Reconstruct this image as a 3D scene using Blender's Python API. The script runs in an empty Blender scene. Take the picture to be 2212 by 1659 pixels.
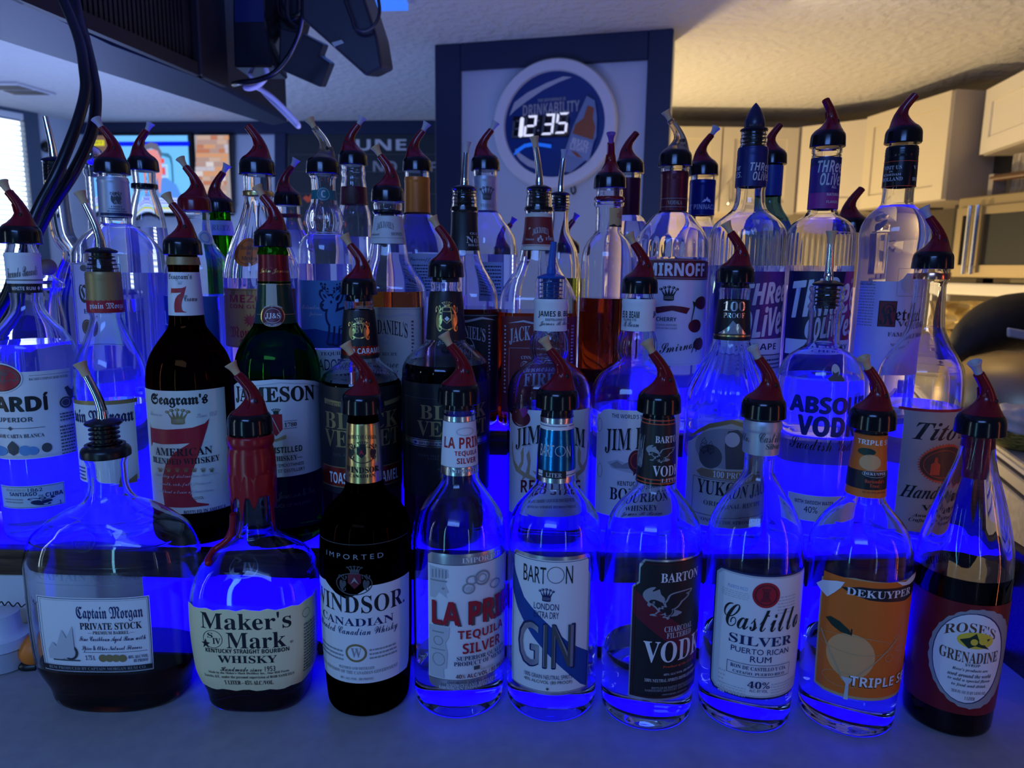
import bpy, bmesh, math, random
from mathutils import Vector, Matrix
from mathutils.geometry import tessellate_polygon

random.seed(4)
SC = bpy.context.scene
COL = SC.collection

# ------------------------------------------------------------------ camera
F, CX, CY = 1534.0, 1106.0, 829.5          # focal length and centre in pixels of the 2212x1659 frame
PITCH, ROLL, CAMZ = math.radians(9.3), math.radians(0.7), 0.41
fw = Vector((0, math.cos(PITCH), -math.sin(PITCH)))
_r0, _u0 = Vector((1, 0, 0)), Vector((0, math.sin(PITCH), math.cos(PITCH)))
rt = math.cos(ROLL) * _r0 + math.sin(ROLL) * _u0
up = -math.sin(ROLL) * _r0 + math.cos(ROLL) * _u0
EYE = Vector((0, 0, CAMZ))
cd = bpy.data.cameras.new('camera')
cam = bpy.data.objects.new('camera', cd)
COL.objects.link(cam)
cam.matrix_world = Matrix(((rt.x, up.x, -fw.x, 0), (rt.y, up.y, -fw.y, 0), (rt.z, up.z, -fw.z, CAMZ), (0, 0, 0, 1)))
cd.sensor_fit = 'HORIZONTAL'
cd.sensor_width = 36.0
cd.lens = F / 2212 * 36.0
cd.clip_start = 0.02
cd.dof.use_dof = True
cd.dof.focus_distance = 0.70
cd.dof.aperture_fstop = 8.0
SC.camera = cam

# ------------------------------------------------------------------ world, exposure, lights
SC.view_settings.view_transform = 'Standard'
SC.view_settings.look = 'None'
SC.view_settings.exposure = 0.0
SC.view_settings.gamma = 1.0
SC.view_settings.use_curve_mapping = False
cy = SC.cycles
cy.max_bounces = 26
cy.transmission_bounces = 26
cy.transparent_max_bounces = 40
cy.glossy_bounces = 5
cy.diffuse_bounces = 3
cy.sample_clamp_indirect = 2.5
cy.caustics_reflective = False
cy.caustics_refractive = True
cy.blur_glossy = 1.0
cy.use_denoising = True
cy.use_adaptive_sampling = True
cy.adaptive_threshold = 0.02
wd = bpy.data.worlds.new('room_glow')
SC.world = wd
wd.use_nodes = True
wd.node_tree.nodes['Background'].inputs[0].default_value = (0.16, 0.30, 1.0, 1)
wd.node_tree.nodes['Background'].inputs[1].default_value = 0.085


def area_light(name, loc, target, sx, sy, col, energy, spread=180):
    l = bpy.data.lights.new(name, 'AREA')
    l.shape = 'RECTANGLE'
    l.size, l.size_y, l.color, l.energy = sx, sy, col, energy
    l.spread = math.radians(spread)
    o = bpy.data.objects.new(name, l)
    COL.objects.link(o)
    o.location = loc
    o.rotation_euler = (Vector(target) - Vector(loc)).to_track_quat('-Z', 'Y').to_euler()
    return o


def point_light(name, loc, col, energy, r=0.06):
    l = bpy.data.lights.new(name, 'POINT')
    l.color, l.energy, l.shadow_soft_size = col, energy, r
    o = bpy.data.objects.new(name, l)
    COL.objects.link(o)
    o.location = loc
    return o


area_light('bar_lamp', (-0.35, -0.75, 1.15), (0, 0.75, 0.15), 0.9, 0.35, (0.15, 0.33, 1.0), 15.0)
area_light('bar_tube_lamp', (-0.62, -0.30, 0.16), (0.0, 0.7, 0.16), 0.035, 0.9, (0.22, 0.68, 1.0), 1.3)
area_light('window_strip_lamp', (-1.15, 0.22, 0.20), (0.0, 0.65, 0.20), 0.03, 0.9, (0.62, 0.85, 1.0), 1.1)
area_light('bar_tube_lamp', (0.50, -0.42, 0.14), (0.1, 0.65, 0.14), 0.018, 0.8, (0.60, 0.82, 1.0), 0.45)
area_light('doorway_neon', (1.15, 0.10, 0.16), (0.1, 0.65, 0.16), 0.020, 0.9, (1.0, 0.24, 0.09), 0.85)
point_light('kitchen_lamp', (0.40, 3.38, -0.05), (1.0, 0.70, 0.34), 74.0, 0.08)
area_light('kitchen_downlight', (1.0, 2.1, 1.18), (1.7, 2.9, 0.4), 0.5, 0.4, (1.0, 0.78, 0.46), 2.2)
area_light('kitchen_fill', (1.35, 2.6, 0.2), (1.5, 2.8, 1.2), 0.5, 0.5, (1.0, 0.76, 0.40), 1.2)  # added fill, aimed up to brighten the kitchen ceiling
area_light('lounge_fill', (-1.9, 2.9, 0.0), (-1.6, 3.1, 1.2), 0.6, 0.6, (0.30, 0.44, 1.0), 22.0)  # added bluish fill for the ceiling and side wall, not a lamp in the room
area_light('bar_fill', (0.0, 1.35, 0.25), (-0.3, 2.6, 1.2), 0.9, 0.2, (0.50, 0.58, 1.0), 4.5)  # added fill that lifts the ceiling and partition, no fixture behind it


# ------------------------------------------------------------------ pixel rays (used to read real positions off the photograph)
def ray(px, py):
    return (fw + rt * ((px - CX) / F) - up * ((py - CY) / F)).normalized()


def at(px, py, Y):
    d = ray(px, py)
    return EYE + d * (Y / d.y)


def atz(px, py, z):
    d = ray(px, py)
    return EYE + d * ((z - CAMZ) / d.z)


def proj(p):
    d = p - EYE
    k = d.dot(fw)
    return CX + F * d.dot(rt) / k, CY - F * d.dot(up) / k


def depth(p):
    return (p - EYE).dot(fw)


# ------------------------------------------------------------------ materials
MATS = {}


def bsdf(name, col=(0.8, 0.8, 0.8), rough=0.5, metal=0.0, spec=0.5, coat=0.0, emit=None, es=1.0, alpha=1.0, trans=0.0, ior=1.45):
    if name in MATS:
        return MATS[name]
    m = bpy.data.materials.new(name)
    m.use_nodes = True
    b = m.node_tree.nodes['Principled BSDF']
    I = b.inputs
    I['Base Color'].default_value = (*col, 1)
    I['Roughness'].default_value = rough
    I['Metallic'].default_value = metal
    I['Specular IOR Level'].default_value = spec
    I['Coat Weight'].default_value = coat
    I['Coat Roughness'].default_value = 0.05
    I['Alpha'].default_value = alpha
    I['Transmission Weight'].default_value = trans
    I['IOR'].default_value = ior
    if emit:
        I['Emission Color'].default_value = (*emit, 1)
        I['Emission Strength'].default_value = es
    MATS[name] = m
    return m


def bump(m, scale, strength, detail=4.0, dist=0.01, stretch=(1, 1, 1)):
    nt = m.node_tree
    tc = nt.nodes.new('ShaderNodeTexCoord')
    mp = nt.nodes.new('ShaderNodeMapping')
    mp.inputs['Scale'].default_value = stretch
    nz = nt.nodes.new('ShaderNodeTexNoise')
    nz.inputs['Scale'].default_value = scale
    nz.inputs['Detail'].default_value = detail
    bp = nt.nodes.new('ShaderNodeBump')
    bp.inputs['Strength'].default_value = strength
    bp.inputs['Distance'].default_value = dist
    L = nt.links.new
    L(tc.outputs['Object'], mp.inputs['Vector'])
    L(mp.outputs['Vector'], nz.inputs['Vector'])
    L(nz.outputs['Fac'], bp.inputs['Height'])
    L(bp.outputs['Normal'], nt.nodes['Principled BSDF'].inputs['Normal'])
    return nz


def noise_col(m, scale, c0, c1, detail=4.0, stretch=(1, 1, 1), lo=0.35, hi=0.65):
    nt = m.node_tree
    tc = nt.nodes.new('ShaderNodeTexCoord')
    mp = nt.nodes.new('ShaderNodeMapping')
    mp.inputs['Scale'].default_value = stretch
    nz = nt.nodes.new('ShaderNodeTexNoise')
    nz.inputs['Scale'].default_value = scale
    nz.inputs['Detail'].default_value = detail
    cr = nt.nodes.new('ShaderNodeValToRGB')
    cr.color_ramp.elements[0].position, cr.color_ramp.elements[1].position = lo, hi
    cr.color_ramp.elements[0].color = (*c0, 1)
    cr.color_ramp.elements[1].color = (*c1, 1)
    L = nt.links.new
    L(tc.outputs['Object'], mp.inputs['Vector'])
    L(mp.outputs['Vector'], nz.inputs['Vector'])
    L(nz.outputs['Fac'], cr.inputs['Fac'])
    L(cr.outputs['Color'], nt.nodes['Principled BSDF'].inputs['Base Color'])
    return m


def glass_mat(name, col=(0.97, 0.985, 1.0), ior=1.40, rough=0.0):
    if name in MATS:
        return MATS[name]
    m = bpy.data.materials.new(name)
    m.use_nodes = True
    nt = m.node_tree
    nt.nodes.clear()
    o = nt.nodes.new('ShaderNodeOutputMaterial')
    g = nt.nodes.new('ShaderNodeBsdfGlass')
    g.inputs['Color'].default_value = (*col, 1)
    g.inputs['IOR'].default_value = ior
    g.inputs['Roughness'].default_value = rough
    nt.links.new(g.outputs[0], o.inputs[0])
    MATS[name] = m
    return m


def tint_mat(name, col):
    """liquid: shares its index with the glass around it, so only its colour shows"""
    if name in MATS:
        return MATS[name]
    m = bpy.data.materials.new(name)
    m.use_nodes = True
    nt = m.node_tree
    nt.nodes.clear()
    o = nt.nodes.new('ShaderNodeOutputMaterial')
    g = nt.nodes.new('ShaderNodeBsdfTransparent')
    g.inputs['Color'].default_value = (*col, 1)
    nt.links.new(g.outputs[0], o.inputs[0])
    MATS[name] = m
    return m


def cloudy_mat(name, col, f):
    """clear liquor that scatters a little of the light shining up through it"""
    if name in MATS:
        return MATS[name]
    m = bpy.data.materials.new(name)
    m.use_nodes = True
    nt = m.node_tree
    nt.nodes.clear()
    N = nt.nodes.new
    o, t, d, l, a, x = N('ShaderNodeOutputMaterial'), N('ShaderNodeBsdfTransparent'), N('ShaderNodeBsdfDiffuse'), N('ShaderNodeBsdfTranslucent'), N('ShaderNodeMixShader'), N('ShaderNodeMixShader')
    t.inputs[0].default_value = (0.99, 0.995, 1.0, 1)
    d.inputs[0].default_value = l.inputs[0].default_value = (*col, 1)
    a.inputs[0].default_value = 0.6
    x.inputs[0].default_value = f
    L = nt.links.new
    L(d.outputs[0], a.inputs[1])
    L(l.outputs[0], a.inputs[2])
    L(t.outputs[0], x.inputs[1])
    L(a.outputs[0], x.inputs[2])
    L(x.outputs[0], o.inputs[0])
    MATS[name] = m
    return m


def emboss_mat():
    if 'embossed_glass' in MATS:
        return MATS['embossed_glass']
    m = bpy.data.materials.new('embossed_glass')
    m.use_nodes = True
    nt = m.node_tree
    nt.nodes.clear()
    o = nt.nodes.new('ShaderNodeOutputMaterial')
    t = nt.nodes.new('ShaderNodeBsdfTransparent')
    t.inputs['Color'].default_value = (0.72, 0.8, 0.9, 1)
    g = nt.nodes.new('ShaderNodeBsdfGlossy')
    g.inputs['Roughness'].default_value = 0.25
    mx = nt.nodes.new('ShaderNodeMixShader')
    mx.inputs[0].default_value = 0.09
    nt.links.new(t.outputs[0], mx.inputs[1])
    nt.links.new(g.outputs[0], mx.inputs[2])
    nt.links.new(mx.outputs[0], o.inputs[0])
    MATS['embossed_glass'] = m
    return m


INK = {
    'black': (0.012, 0.012, 0.016), 'white': (0.80, 0.80, 0.80), 'cream': (0.88, 0.76, 0.42), 'red': (0.42, 0.015, 0.03),
    'navy': (0.01, 0.02, 0.10), 'blue': (0.01, 0.06, 0.30), 'sky': (0.12, 0.32, 0.62), 'grey': (0.30, 0.31, 0.33),
    'lgrey': (0.55, 0.56, 0.58), 'dgrey': (0.08, 0.085, 0.095), 'maroon': (0.13, 0.01, 0.025), 'orange': (0.75, 0.16, 0.015),
    'tan': (0.50, 0.36, 0.18), 'green': (0.03, 0.15, 0.03), 'dgreen': (0.008, 0.035, 0.02), 'yellow': (0.8, 0.6, 0.05),
    'brown': (0.12, 0.055, 0.03), 'purple': (0.14, 0.03, 0.30), 'teal': (0.01, 0.16, 0.18), 'copper': (0.80, 0.10, 0.03),
    'peach': (0.75, 0.38, 0.14), 'skin': (0.6, 0.35, 0.26), 'violet': (0.30, 0.03, 0.22),
}


def ink(c):
    if c == 'emb':
        return emboss_mat()
    if c == 'gold':
        return bsdf('gold_foil', (0.75, 0.55, 0.22), 0.28, 1.0)
    if c == 'silver':
        return bsdf('silver_foil', (0.72, 0.74, 0.78), 0.25, 1.0)
    if c == 'satin':
        return bsdf('satin_silver', (0.50, 0.52, 0.60), 0.42, 0.55)
    if c == 'bluefoil':
        return bsdf('blue_foil', (0.02, 0.22, 0.55), 0.24, 1.0)
    if c == 'blackfoil':
        return bsdf('black_foil', (0.035, 0.035, 0.04), 0.22, 0.6)
    if c == 'goldpaint':
        return bsdf('gold_paint', (0.36, 0.26, 0.11), 0.45, 0.5)
    return bsdf('ink_' + c, INK[c], 0.42)


M = dict(
    black=bsdf('black_plastic', (0.006, 0.006, 0.008), 0.16, 0, 0.5),
    rubber=bsdf('black_rubber', (0.008, 0.008, 0.010), 0.32),
    red=bsdf('red_plastic', (0.17, 0.004, 0.010), 0.20, 0, 0.5),
    plug=bsdf('tan_rubber', (0.62, 0.41, 0.21), 0.55),
    pale_plug=bsdf('pale_rubber', (0.50, 0.45, 0.44), 0.55),
    purple_plug=bsdf('purple_rubber', (0.22, 0.08, 0.34), 0.45),
    hole=bsdf('dark_hole', (0.012, 0.002, 0.003), 0.5),
    chrome=bsdf('chrome', (0.86, 0.87, 0.88), 0.10, 1.0),
    amber=bsdf('smoky_plastic', (0.62, 0.50, 0.36), 0.08, 0, 0.5, 0, None, 1, 1, 0.85, 1.35),
    bluep=bsdf('blue_plastic', (0.012, 0.09, 0.42), 0.22),
    navyp=bsdf('navy_plastic', (0.012, 0.016, 0.05), 0.3),
    wax=bsdf('red_wax', (0.30, 0.008, 0.014), 0.25, 0, 0.5),
    ring=bsdf('black_collar', (0.008, 0.008, 0.01), 0.2),
)


# ------------------------------------------------------------------ object helpers
def link(name, me, parent=None, mats=None):
    o = bpy.data.objects.new(name, me)
    COL.objects.link(o)
    if parent:
        o.parent = parent
    if mats is not None:
        for m in (mats if isinstance(mats, (list, tuple)) else [mats]):
            me.materials.append(m)
    return o


def obj(name, bm, mats, parent=None, smooth=True, sharp=38):
    me = bpy.data.meshes.new(name)
    if smooth:
        ang = math.radians(sharp)
        for e in bm.edges:
            if len(e.link_faces) == 2 and e.calc_face_angle(0) > ang:
                e.smooth = False
    bm.normal_update()
    bm.to_mesh(me)
    bm.free()
    if smooth:
        for p in me.polygons:
            p.use_smooth = True
    return link(name, me, parent, mats)


def tag(o, label, cat, group=None):
    o['label'], o['category'] = label, cat
    if group:
        o['group'] = group
    return o


def struct(o, label=None):
    o['kind'] = 'structure'
    if label:
        o['label'] = label
    return o


def empty(name, loc, label=None, cat=None, group=None):
    o = bpy.data.objects.new(name, None)
    o.empty_display_size = 0.02
    COL.objects.link(o)
    o.location = loc
    if label:
        tag(o, label, cat, group)
    return o


def rings_bm(bm, rings, cap0=True, cap1=True, mat=0):
    """loft closed rings (lists of Vectors, equal counts)"""
    vs = [[bm.verts.new(p) for p in r] for r in rings]
    n = len(vs[0])
    for a, b in zip(vs[:-1], vs[1:]):
        for i in range(n):
            f = bm.faces.new((a[i], a[(i + 1) % n], b[(i + 1) % n], b[i]))
            f.material_index = mat
    if cap0:
        bm.faces.new(vs[0][::-1]).material_index = mat
    if cap1:
        bm.faces.new(vs[-1]).material_index = mat
    return vs


def circ(c, r, n=24, ax=None, ry=None):
    ry = r if ry is None else ry
    if ax is None:
        return [c + Vector((r * math.cos(2 * math.pi * i / n), ry * math.sin(2 * math.pi * i / n), 0)) for i in range(n)]
    q = Vector(ax).normalized().to_track_quat('Z', 'Y')
    return [c + q @ Vector((r * math.cos(2 * math.pi * i / n), ry * math.sin(2 * math.pi * i / n), 0)) for i in range(n)]


def lathe(bm, prof, n=32, c=Vector((0, 0, 0)), cap0=True, cap1=True, mat=0):
    return rings_bm(bm, [circ(c + Vector((0, 0, z)), max(r, 1e-5), n) for z, r in prof], cap0, cap1, mat)


def tube(bm, pts, r, n=12, mat=0, caps=True):
    pts = [Vector(p) for p in pts]
    rr = r if isinstance(r, (list, tuple)) else [r] * len(pts)
    rings, ref = [], None
    for i, p in enumerate(pts):
        t = (pts[min(i + 1, len(pts) - 1)] - pts[max(i - 1, 0)]).normalized()
        if ref is None:
            ref = t.orthogonal().normalized()
        ref = (ref - t * ref.dot(t)).normalized()
        s = t.cross(ref)
        rings.append([p + rr[i] * (math.cos(2 * math.pi * k / n) * ref + math.sin(2 * math.pi * k / n) * s) for k in range(n)])
    return rings_bm(bm, rings, caps, caps, mat)


def smooth_path(pts, k=8):
    pts = [Vector(p) for p in pts]
    out = []
    for i in range(len(pts) - 1):
        p0, p1, p2, p3 = pts[max(i - 1, 0)], pts[i], pts[i + 1], pts[min(i + 2, len(pts) - 1)]
        for j in range(k):
            t = j / k
            out.append(0.5 * ((2 * p1) + (p2 - p0) * t + (2 * p0 - 5 * p1 + 4 * p2 - p3) * t * t + (3 * p1 - p0 - 3 * p2 + p3) * t ** 3))
    return out + [pts[-1]]


def box(bm, lo, hi, mat=0):
    lo, hi = Vector(lo), Vector(hi)
    v = [bm.verts.new((x, y, z)) for z in (lo.z, hi.z) for y in (lo.y, hi.y) for x in (lo.x, hi.x)]
    for q in ((0, 2, 3, 1), (4, 5, 7, 6), (0, 1, 5, 4), (2, 6, 7, 3), (0, 4, 6, 2), (1, 3, 7, 5)):
        bm.faces.new([v[i] for i in q]).material_index = mat
    return v


def slab(bm, pts, ext, mat=0):
    """prism: planar outline pts pushed along ext"""
    a = [bm.verts.new(p) for p in pts]
    b = [bm.verts.new(Vector(p) + Vector(ext)) for p in pts]
    n = len(a)
    bm.faces.new(a).material_index = mat
    bm.faces.new(b[::-1]).material_index = mat
    for i in range(n):
        bm.faces.new((a[i], b[i], b[(i + 1) % n], a[(i + 1) % n])).material_index = mat
    return a + b


def fix(bm):
    bmesh.ops.recalc_face_normals(bm, faces=bm.faces)
    return bm


def bev(bm, w, seg=2):
    bmesh.ops.bevel(bm, geom=list(bm.edges), offset=w, segments=seg, affect='EDGES', profile=0.6)
    return bm


# ------------------------------------------------------------------ lettering
_RANGES = {  # upper, lower, digits of the Unicode letter styles the default font falls back to
    's': (0x1D400, 0x1D41A, 0x1D7CE), 'i': (0x1D468, 0x1D482, None), 'c': (0x1D4D0, 0x1D4EA, None),
    'f': (0x1D56C, 0x1D586, 0x1D7CE), 'b': (0x1D5D4, 0x1D5EE, 0x1D7EC), 'o': (0x1D63C, 0x1D656, 0x1D7EC),
}


def styled(s, st):
    if st not in _RANGES:
        return s
    U, L, D = _RANGES[st]
    out = ''
    for ch in s:
        if 'A' <= ch <= 'Z':
            out += chr(U + ord(ch) - 65)
        elif 'a' <= ch <= 'z':
            out += chr(L + ord(ch) - 97)
        elif D and '0' <= ch <= '9':
            out += chr(D + ord(ch) - 48)
        else:
            out += ch
    return out


_TC = {}


def glyphs(s, st='n'):
    """text -> (verts 0..1 x 0..1, faces)"""
    key = (s, st)
    if key in _TC:
        return _TC[key]
    c = bpy.data.curves.new('lettering', 'FONT')
    c.body = styled(s, st)
    c.resolution_u = 3
    o = bpy.data.objects.new('lettering', c)
    me = bpy.data.meshes.new_from_object(o)
    vs = [v.co.copy() for v in me.vertices]
    fs = [tuple(p.vertices) for p in me.polygons]
    bpy.data.objects.remove(o)
    bpy.data.curves.remove(c)
    bpy.data.meshes.remove(me)
    if not vs:
        _TC[key] = ([], [])
        return _TC[key]
    x0, x1 = min(v.x for v in vs), max(v.x for v in vs)
    y0, y1 = min(v.y for v in vs), max(v.y for v in vs)
    vs = [((v.x - x0) / max(x1 - x0, 1e-6), (v.y - y0) / max(y1 - y0, 1e-6)) for v in vs]
    _TC[key] = (vs, fs)
    return _TC[key]


class Flat:
    """collects flat artwork in (u, v) metres with a layer height, one material slot per colour"""

    def __init__(s):
        s.faces = []                                     # (points, slot, height)
        s.mats, s.idx, s.layer = [], {}, 0

    def mi(s, c):
        m = c if isinstance(c, bpy.types.Material) else ink(c)
        if m.name not in s.idx:
            s.idx[m.name] = len(s.mats)
            s.mats.append(m)
        return s.idx[m.name]

    def up(s):
        s.layer += 1
        return s.layer * 6e-5

    def add(s, vs, fs, c):
        k, z = s.mi(c), s.up()
        for f in fs:
            s.faces.append(([vs[i] for i in f], k, z))

    def poly(s, pts, c):
        k, z = s.mi(c), s.up()
        if len(pts) <= 3:
            s.faces.append((list(pts), k, z))
            return
        for t in tessellate_polygon([[Vector((x, y, 0)) for x, y in pts]]):
            s.faces.append(([pts[i] for i in t], k, z))

    def ring(s, u0, v0, u1, v1, w, c, n=36):
        k, z = s.mi(c), s.up()
        cu, cv, a, b = (u0 + u1) / 2, (v0 + v1) / 2, abs(u1 - u0) / 2, abs(v1 - v0) / 2
        o = [(cu + a * math.cos(2 * math.pi * i / n), cv + b * math.sin(2 * math.pi * i / n)) for i in range(n)]
        q = [(cu + (a - w) * math.cos(2 * math.pi * i / n), cv + (b - w) * math.sin(2 * math.pi * i / n)) for i in range(n)]
        for i in range(n):
            s.faces.append(([o[i], o[(i + 1) % n], q[(i + 1) % n], q[i]], k, z))

    def cut(s, step, axis=0):
        """slice every face along lines u (or v) = n * step so it can follow a curved surface"""
        out = []
        for pts, k, z in s.faces:
            lo = min(p[axis] for p in pts)
            hi = max(p[axis] for p in pts)
            i0, i1 = math.floor(lo / step + 1e-9), math.ceil(hi / step - 1e-9)
            if i1 - i0 <= 1:
                out.append((pts, k, z))
                continue
            for i in range(i0, i1):
                a, b = i * step, (i + 1) * step
                q = pts
                for lim, sg in ((a, 1), (b, -1)):
                    r = []
                    for j in range(len(q)):
                        p0, p1 = q[j - 1], q[j]
                        d0, d1 = (p0[axis] - lim) * sg, (p1[axis] - lim) * sg
                        if (d0 < 0) != (d1 < 0):
                            t = d0 / (d0 - d1)
                            c = [p0[0] + (p1[0] - p0[0]) * t, p0[1] + (p1[1] - p0[1]) * t]
                            c[axis] = lim
                            r.append(tuple(c))
                        if d1 >= 0:
                            r.append(p1)
                    q = r
                    if len(q) < 3:
                        break
                if len(q) >= 3:
                    out.append((q, k, z))
        s.faces = out

    def mesh(s, fn):
        """fn(u, v, height) -> Vector"""
        bm = bmesh.new()
        cache = {}
        for pts, k, z in s.faces:
            a = 0.0
            for j in range(len(pts)):
                a += pts[j - 1][0] * pts[j][1] - pts[j][0] * pts[j - 1][1]
            if a < 0:
                pts = pts[::-1]
            vs = []
            for p in pts:
                key = (round(p[0], 7), round(p[1], 7), z)
                v = cache.get(key)
                if v is None:
                    v = cache[key] = bm.verts.new(fn(p[0], p[1], z))
                if v not in vs:
                    vs.append(v)
            if len(vs) >= 3:
                try:
                    bm.faces.new(vs).material_index = k
                except ValueError:
                    pass
        return bm

    def text(s, t, st, u0, v0, u1, v1, c, arc=0.0, rise=0.0, shear=0.0, fat=0.0):
        vs, fs = glyphs(t, st)
        W, H = u1 - u0, v1 - v0
        out = []
        for x, y in vs:
            a = 4 * x * (1 - x)
            out.append((u0 + x * W + shear * (y - 0.5) * H, v0 + y * H + arc * H * (a - 0.5) + rise * H * (x - 0.5)))
        if fat:                                          # heavier strokes: the same letters shifted a hair to each side
            for dx, dy in ((-fat, 0), (fat, 0), (0, fat * .8), (0, -fat * .8)):
                s.add([(x + dx, y + dy) for x, y in out], fs, c)
        s.add(out, fs, c)

    def item(s, it, cu):
        """cu(x0,y0,x1,y1) -> u0,v0,u1,v1 with v0 the lower edge"""
        k = it[0]
        if k == 't':
            u0, v0, u1, v1 = cu(*it[2:6])
            s.text(it[1], it[6], u0, v0, u1, v1, it[7], **(it[8] if len(it) > 8 else {}))
        elif k == 'r':
            u0, v0, u1, v1 = cu(*it[1:5])
            s.poly([(u0, v0), (u1, v0), (u1, v1), (u0, v1)], it[5])
        elif k == 'f':                                   # frame: thin outline
            u0, v0, u1, v1 = cu(*it[1:5])
            w = it[6]
            for q in ((u0, v0, u1, v0 + w), (u0, v1 - w, u1, v1), (u0, v0, u0 + w, v1), (u1 - w, v0, u1, v1)):
                s.poly([(q[0], q[1]), (q[2], q[1]), (q[2], q[3]), (q[0], q[3])], it[5])
        elif k == 'e':
            u0, v0, u1, v1 = cu(*it[1:5])
            s.poly([((u0 + u1) / 2 + (u1 - u0) / 2 * math.cos(a * math.pi / 16), (v0 + v1) / 2 + (v1 - v0) / 2 * math.sin(a * math.pi / 16)) for a in range(32)], it[5])
        elif k == 'o':
            u0, v0, u1, v1 = cu(*it[1:5])
            s.ring(u0, v0, u1, v1, it[6], it[5])
        elif k == 'p':                                   # polygon, points 0..1, y downwards
            u0, v0, u1, v1 = cu(*it[1:5])
            s.poly([(u0 + x * (u1 - u0), v1 - y * (v1 - v0)) for x, y in it[6]], it[5])
        elif k == 'l':                                   # block of fine print: n thin rules
            u0, v0, u1, v1 = cu(*it[1:5])
            n = it[6]
            rr = random.Random(int(it[1] * 7 + it[2]))
            for i in range(n):
                v = v1 - (v1 - v0) * (i + 0.3) / n
                x = u0
                while x < u1 - 0.0008:
                    e = min(x + rr.uniform(0.0012, 0.0036), u1)
                    h = (v1 - v0) / n * 0.42
                    s.poly([(x, v - h), (e, v - h), (e, v), (x, v)], it[5])
                    s.layer -= 1
                    x = e + 0.0007
                s.layer += 0
            s.layer += 1


# ------------------------------------------------------------------ bottles
def pchip(pts):
    xs = [p[0] for p in pts]
    ys = [p[1] for p in pts]
    n = len(xs)
    h = [xs[i + 1] - xs[i] for i in range(n - 1)]
    d = [(ys[i + 1] - ys[i]) / h[i] for i in range(n - 1)]
    m = [d[0]] + [0.0] * (n - 2) + [d[-1]]
    for i in range(1, n - 1):
        if d[i - 1] * d[i] > 0:
            w1, w2 = 2 * h[i] + h[i - 1], h[i] + 2 * h[i - 1]
            m[i] = (w1 + w2) / (w1 / d[i - 1] + w2 / d[i])

    def f(x):
        if x <= xs[0]:
            return ys[0]
        if x >= xs[-1]:
            return ys[-1]
        i = 0
        while xs[i + 1] < x:
            i += 1
        t = (x - xs[i]) / h[i]
        return ((1 + 2 * t) * (1 - t) ** 2 * ys[i] + t * (1 - t) ** 2 * h[i] * m[i] + t * t * (3 - 2 * t) * ys[i + 1] + t * t * (t - 1) * h[i] * m[i + 1])
    return f


def sup_tab(p, dr, n=180):
    """arc-length table of a superellipse of unit half-width: list of (fraction, theta), theta 0 at the front"""
    pts = []
    for i in range(-n, n + 1):
        th = math.pi * i / n
        pts.append((th, sup_xy(p, dr, th)))
    s, acc = [0.0], 0.0
    for a, b in zip(pts[:-1], pts[1:]):
        acc += math.hypot(a[1][0] - b[1][0], a[1][1] - b[1][1])
        s.append(acc)
    return [(x / acc - 0.5) for x in s], [q[0] for q in pts], acc


def sup_xy(p, dr, th):
    c, s = math.sin(th), -math.cos(th)
    r = (abs(c) ** p + (abs(s) / dr) ** p) ** (-1.0 / p)
    return c * r, s * r


_TAB = {}
GROUP = 'liquor bottles standing on the lit bar display'


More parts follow.
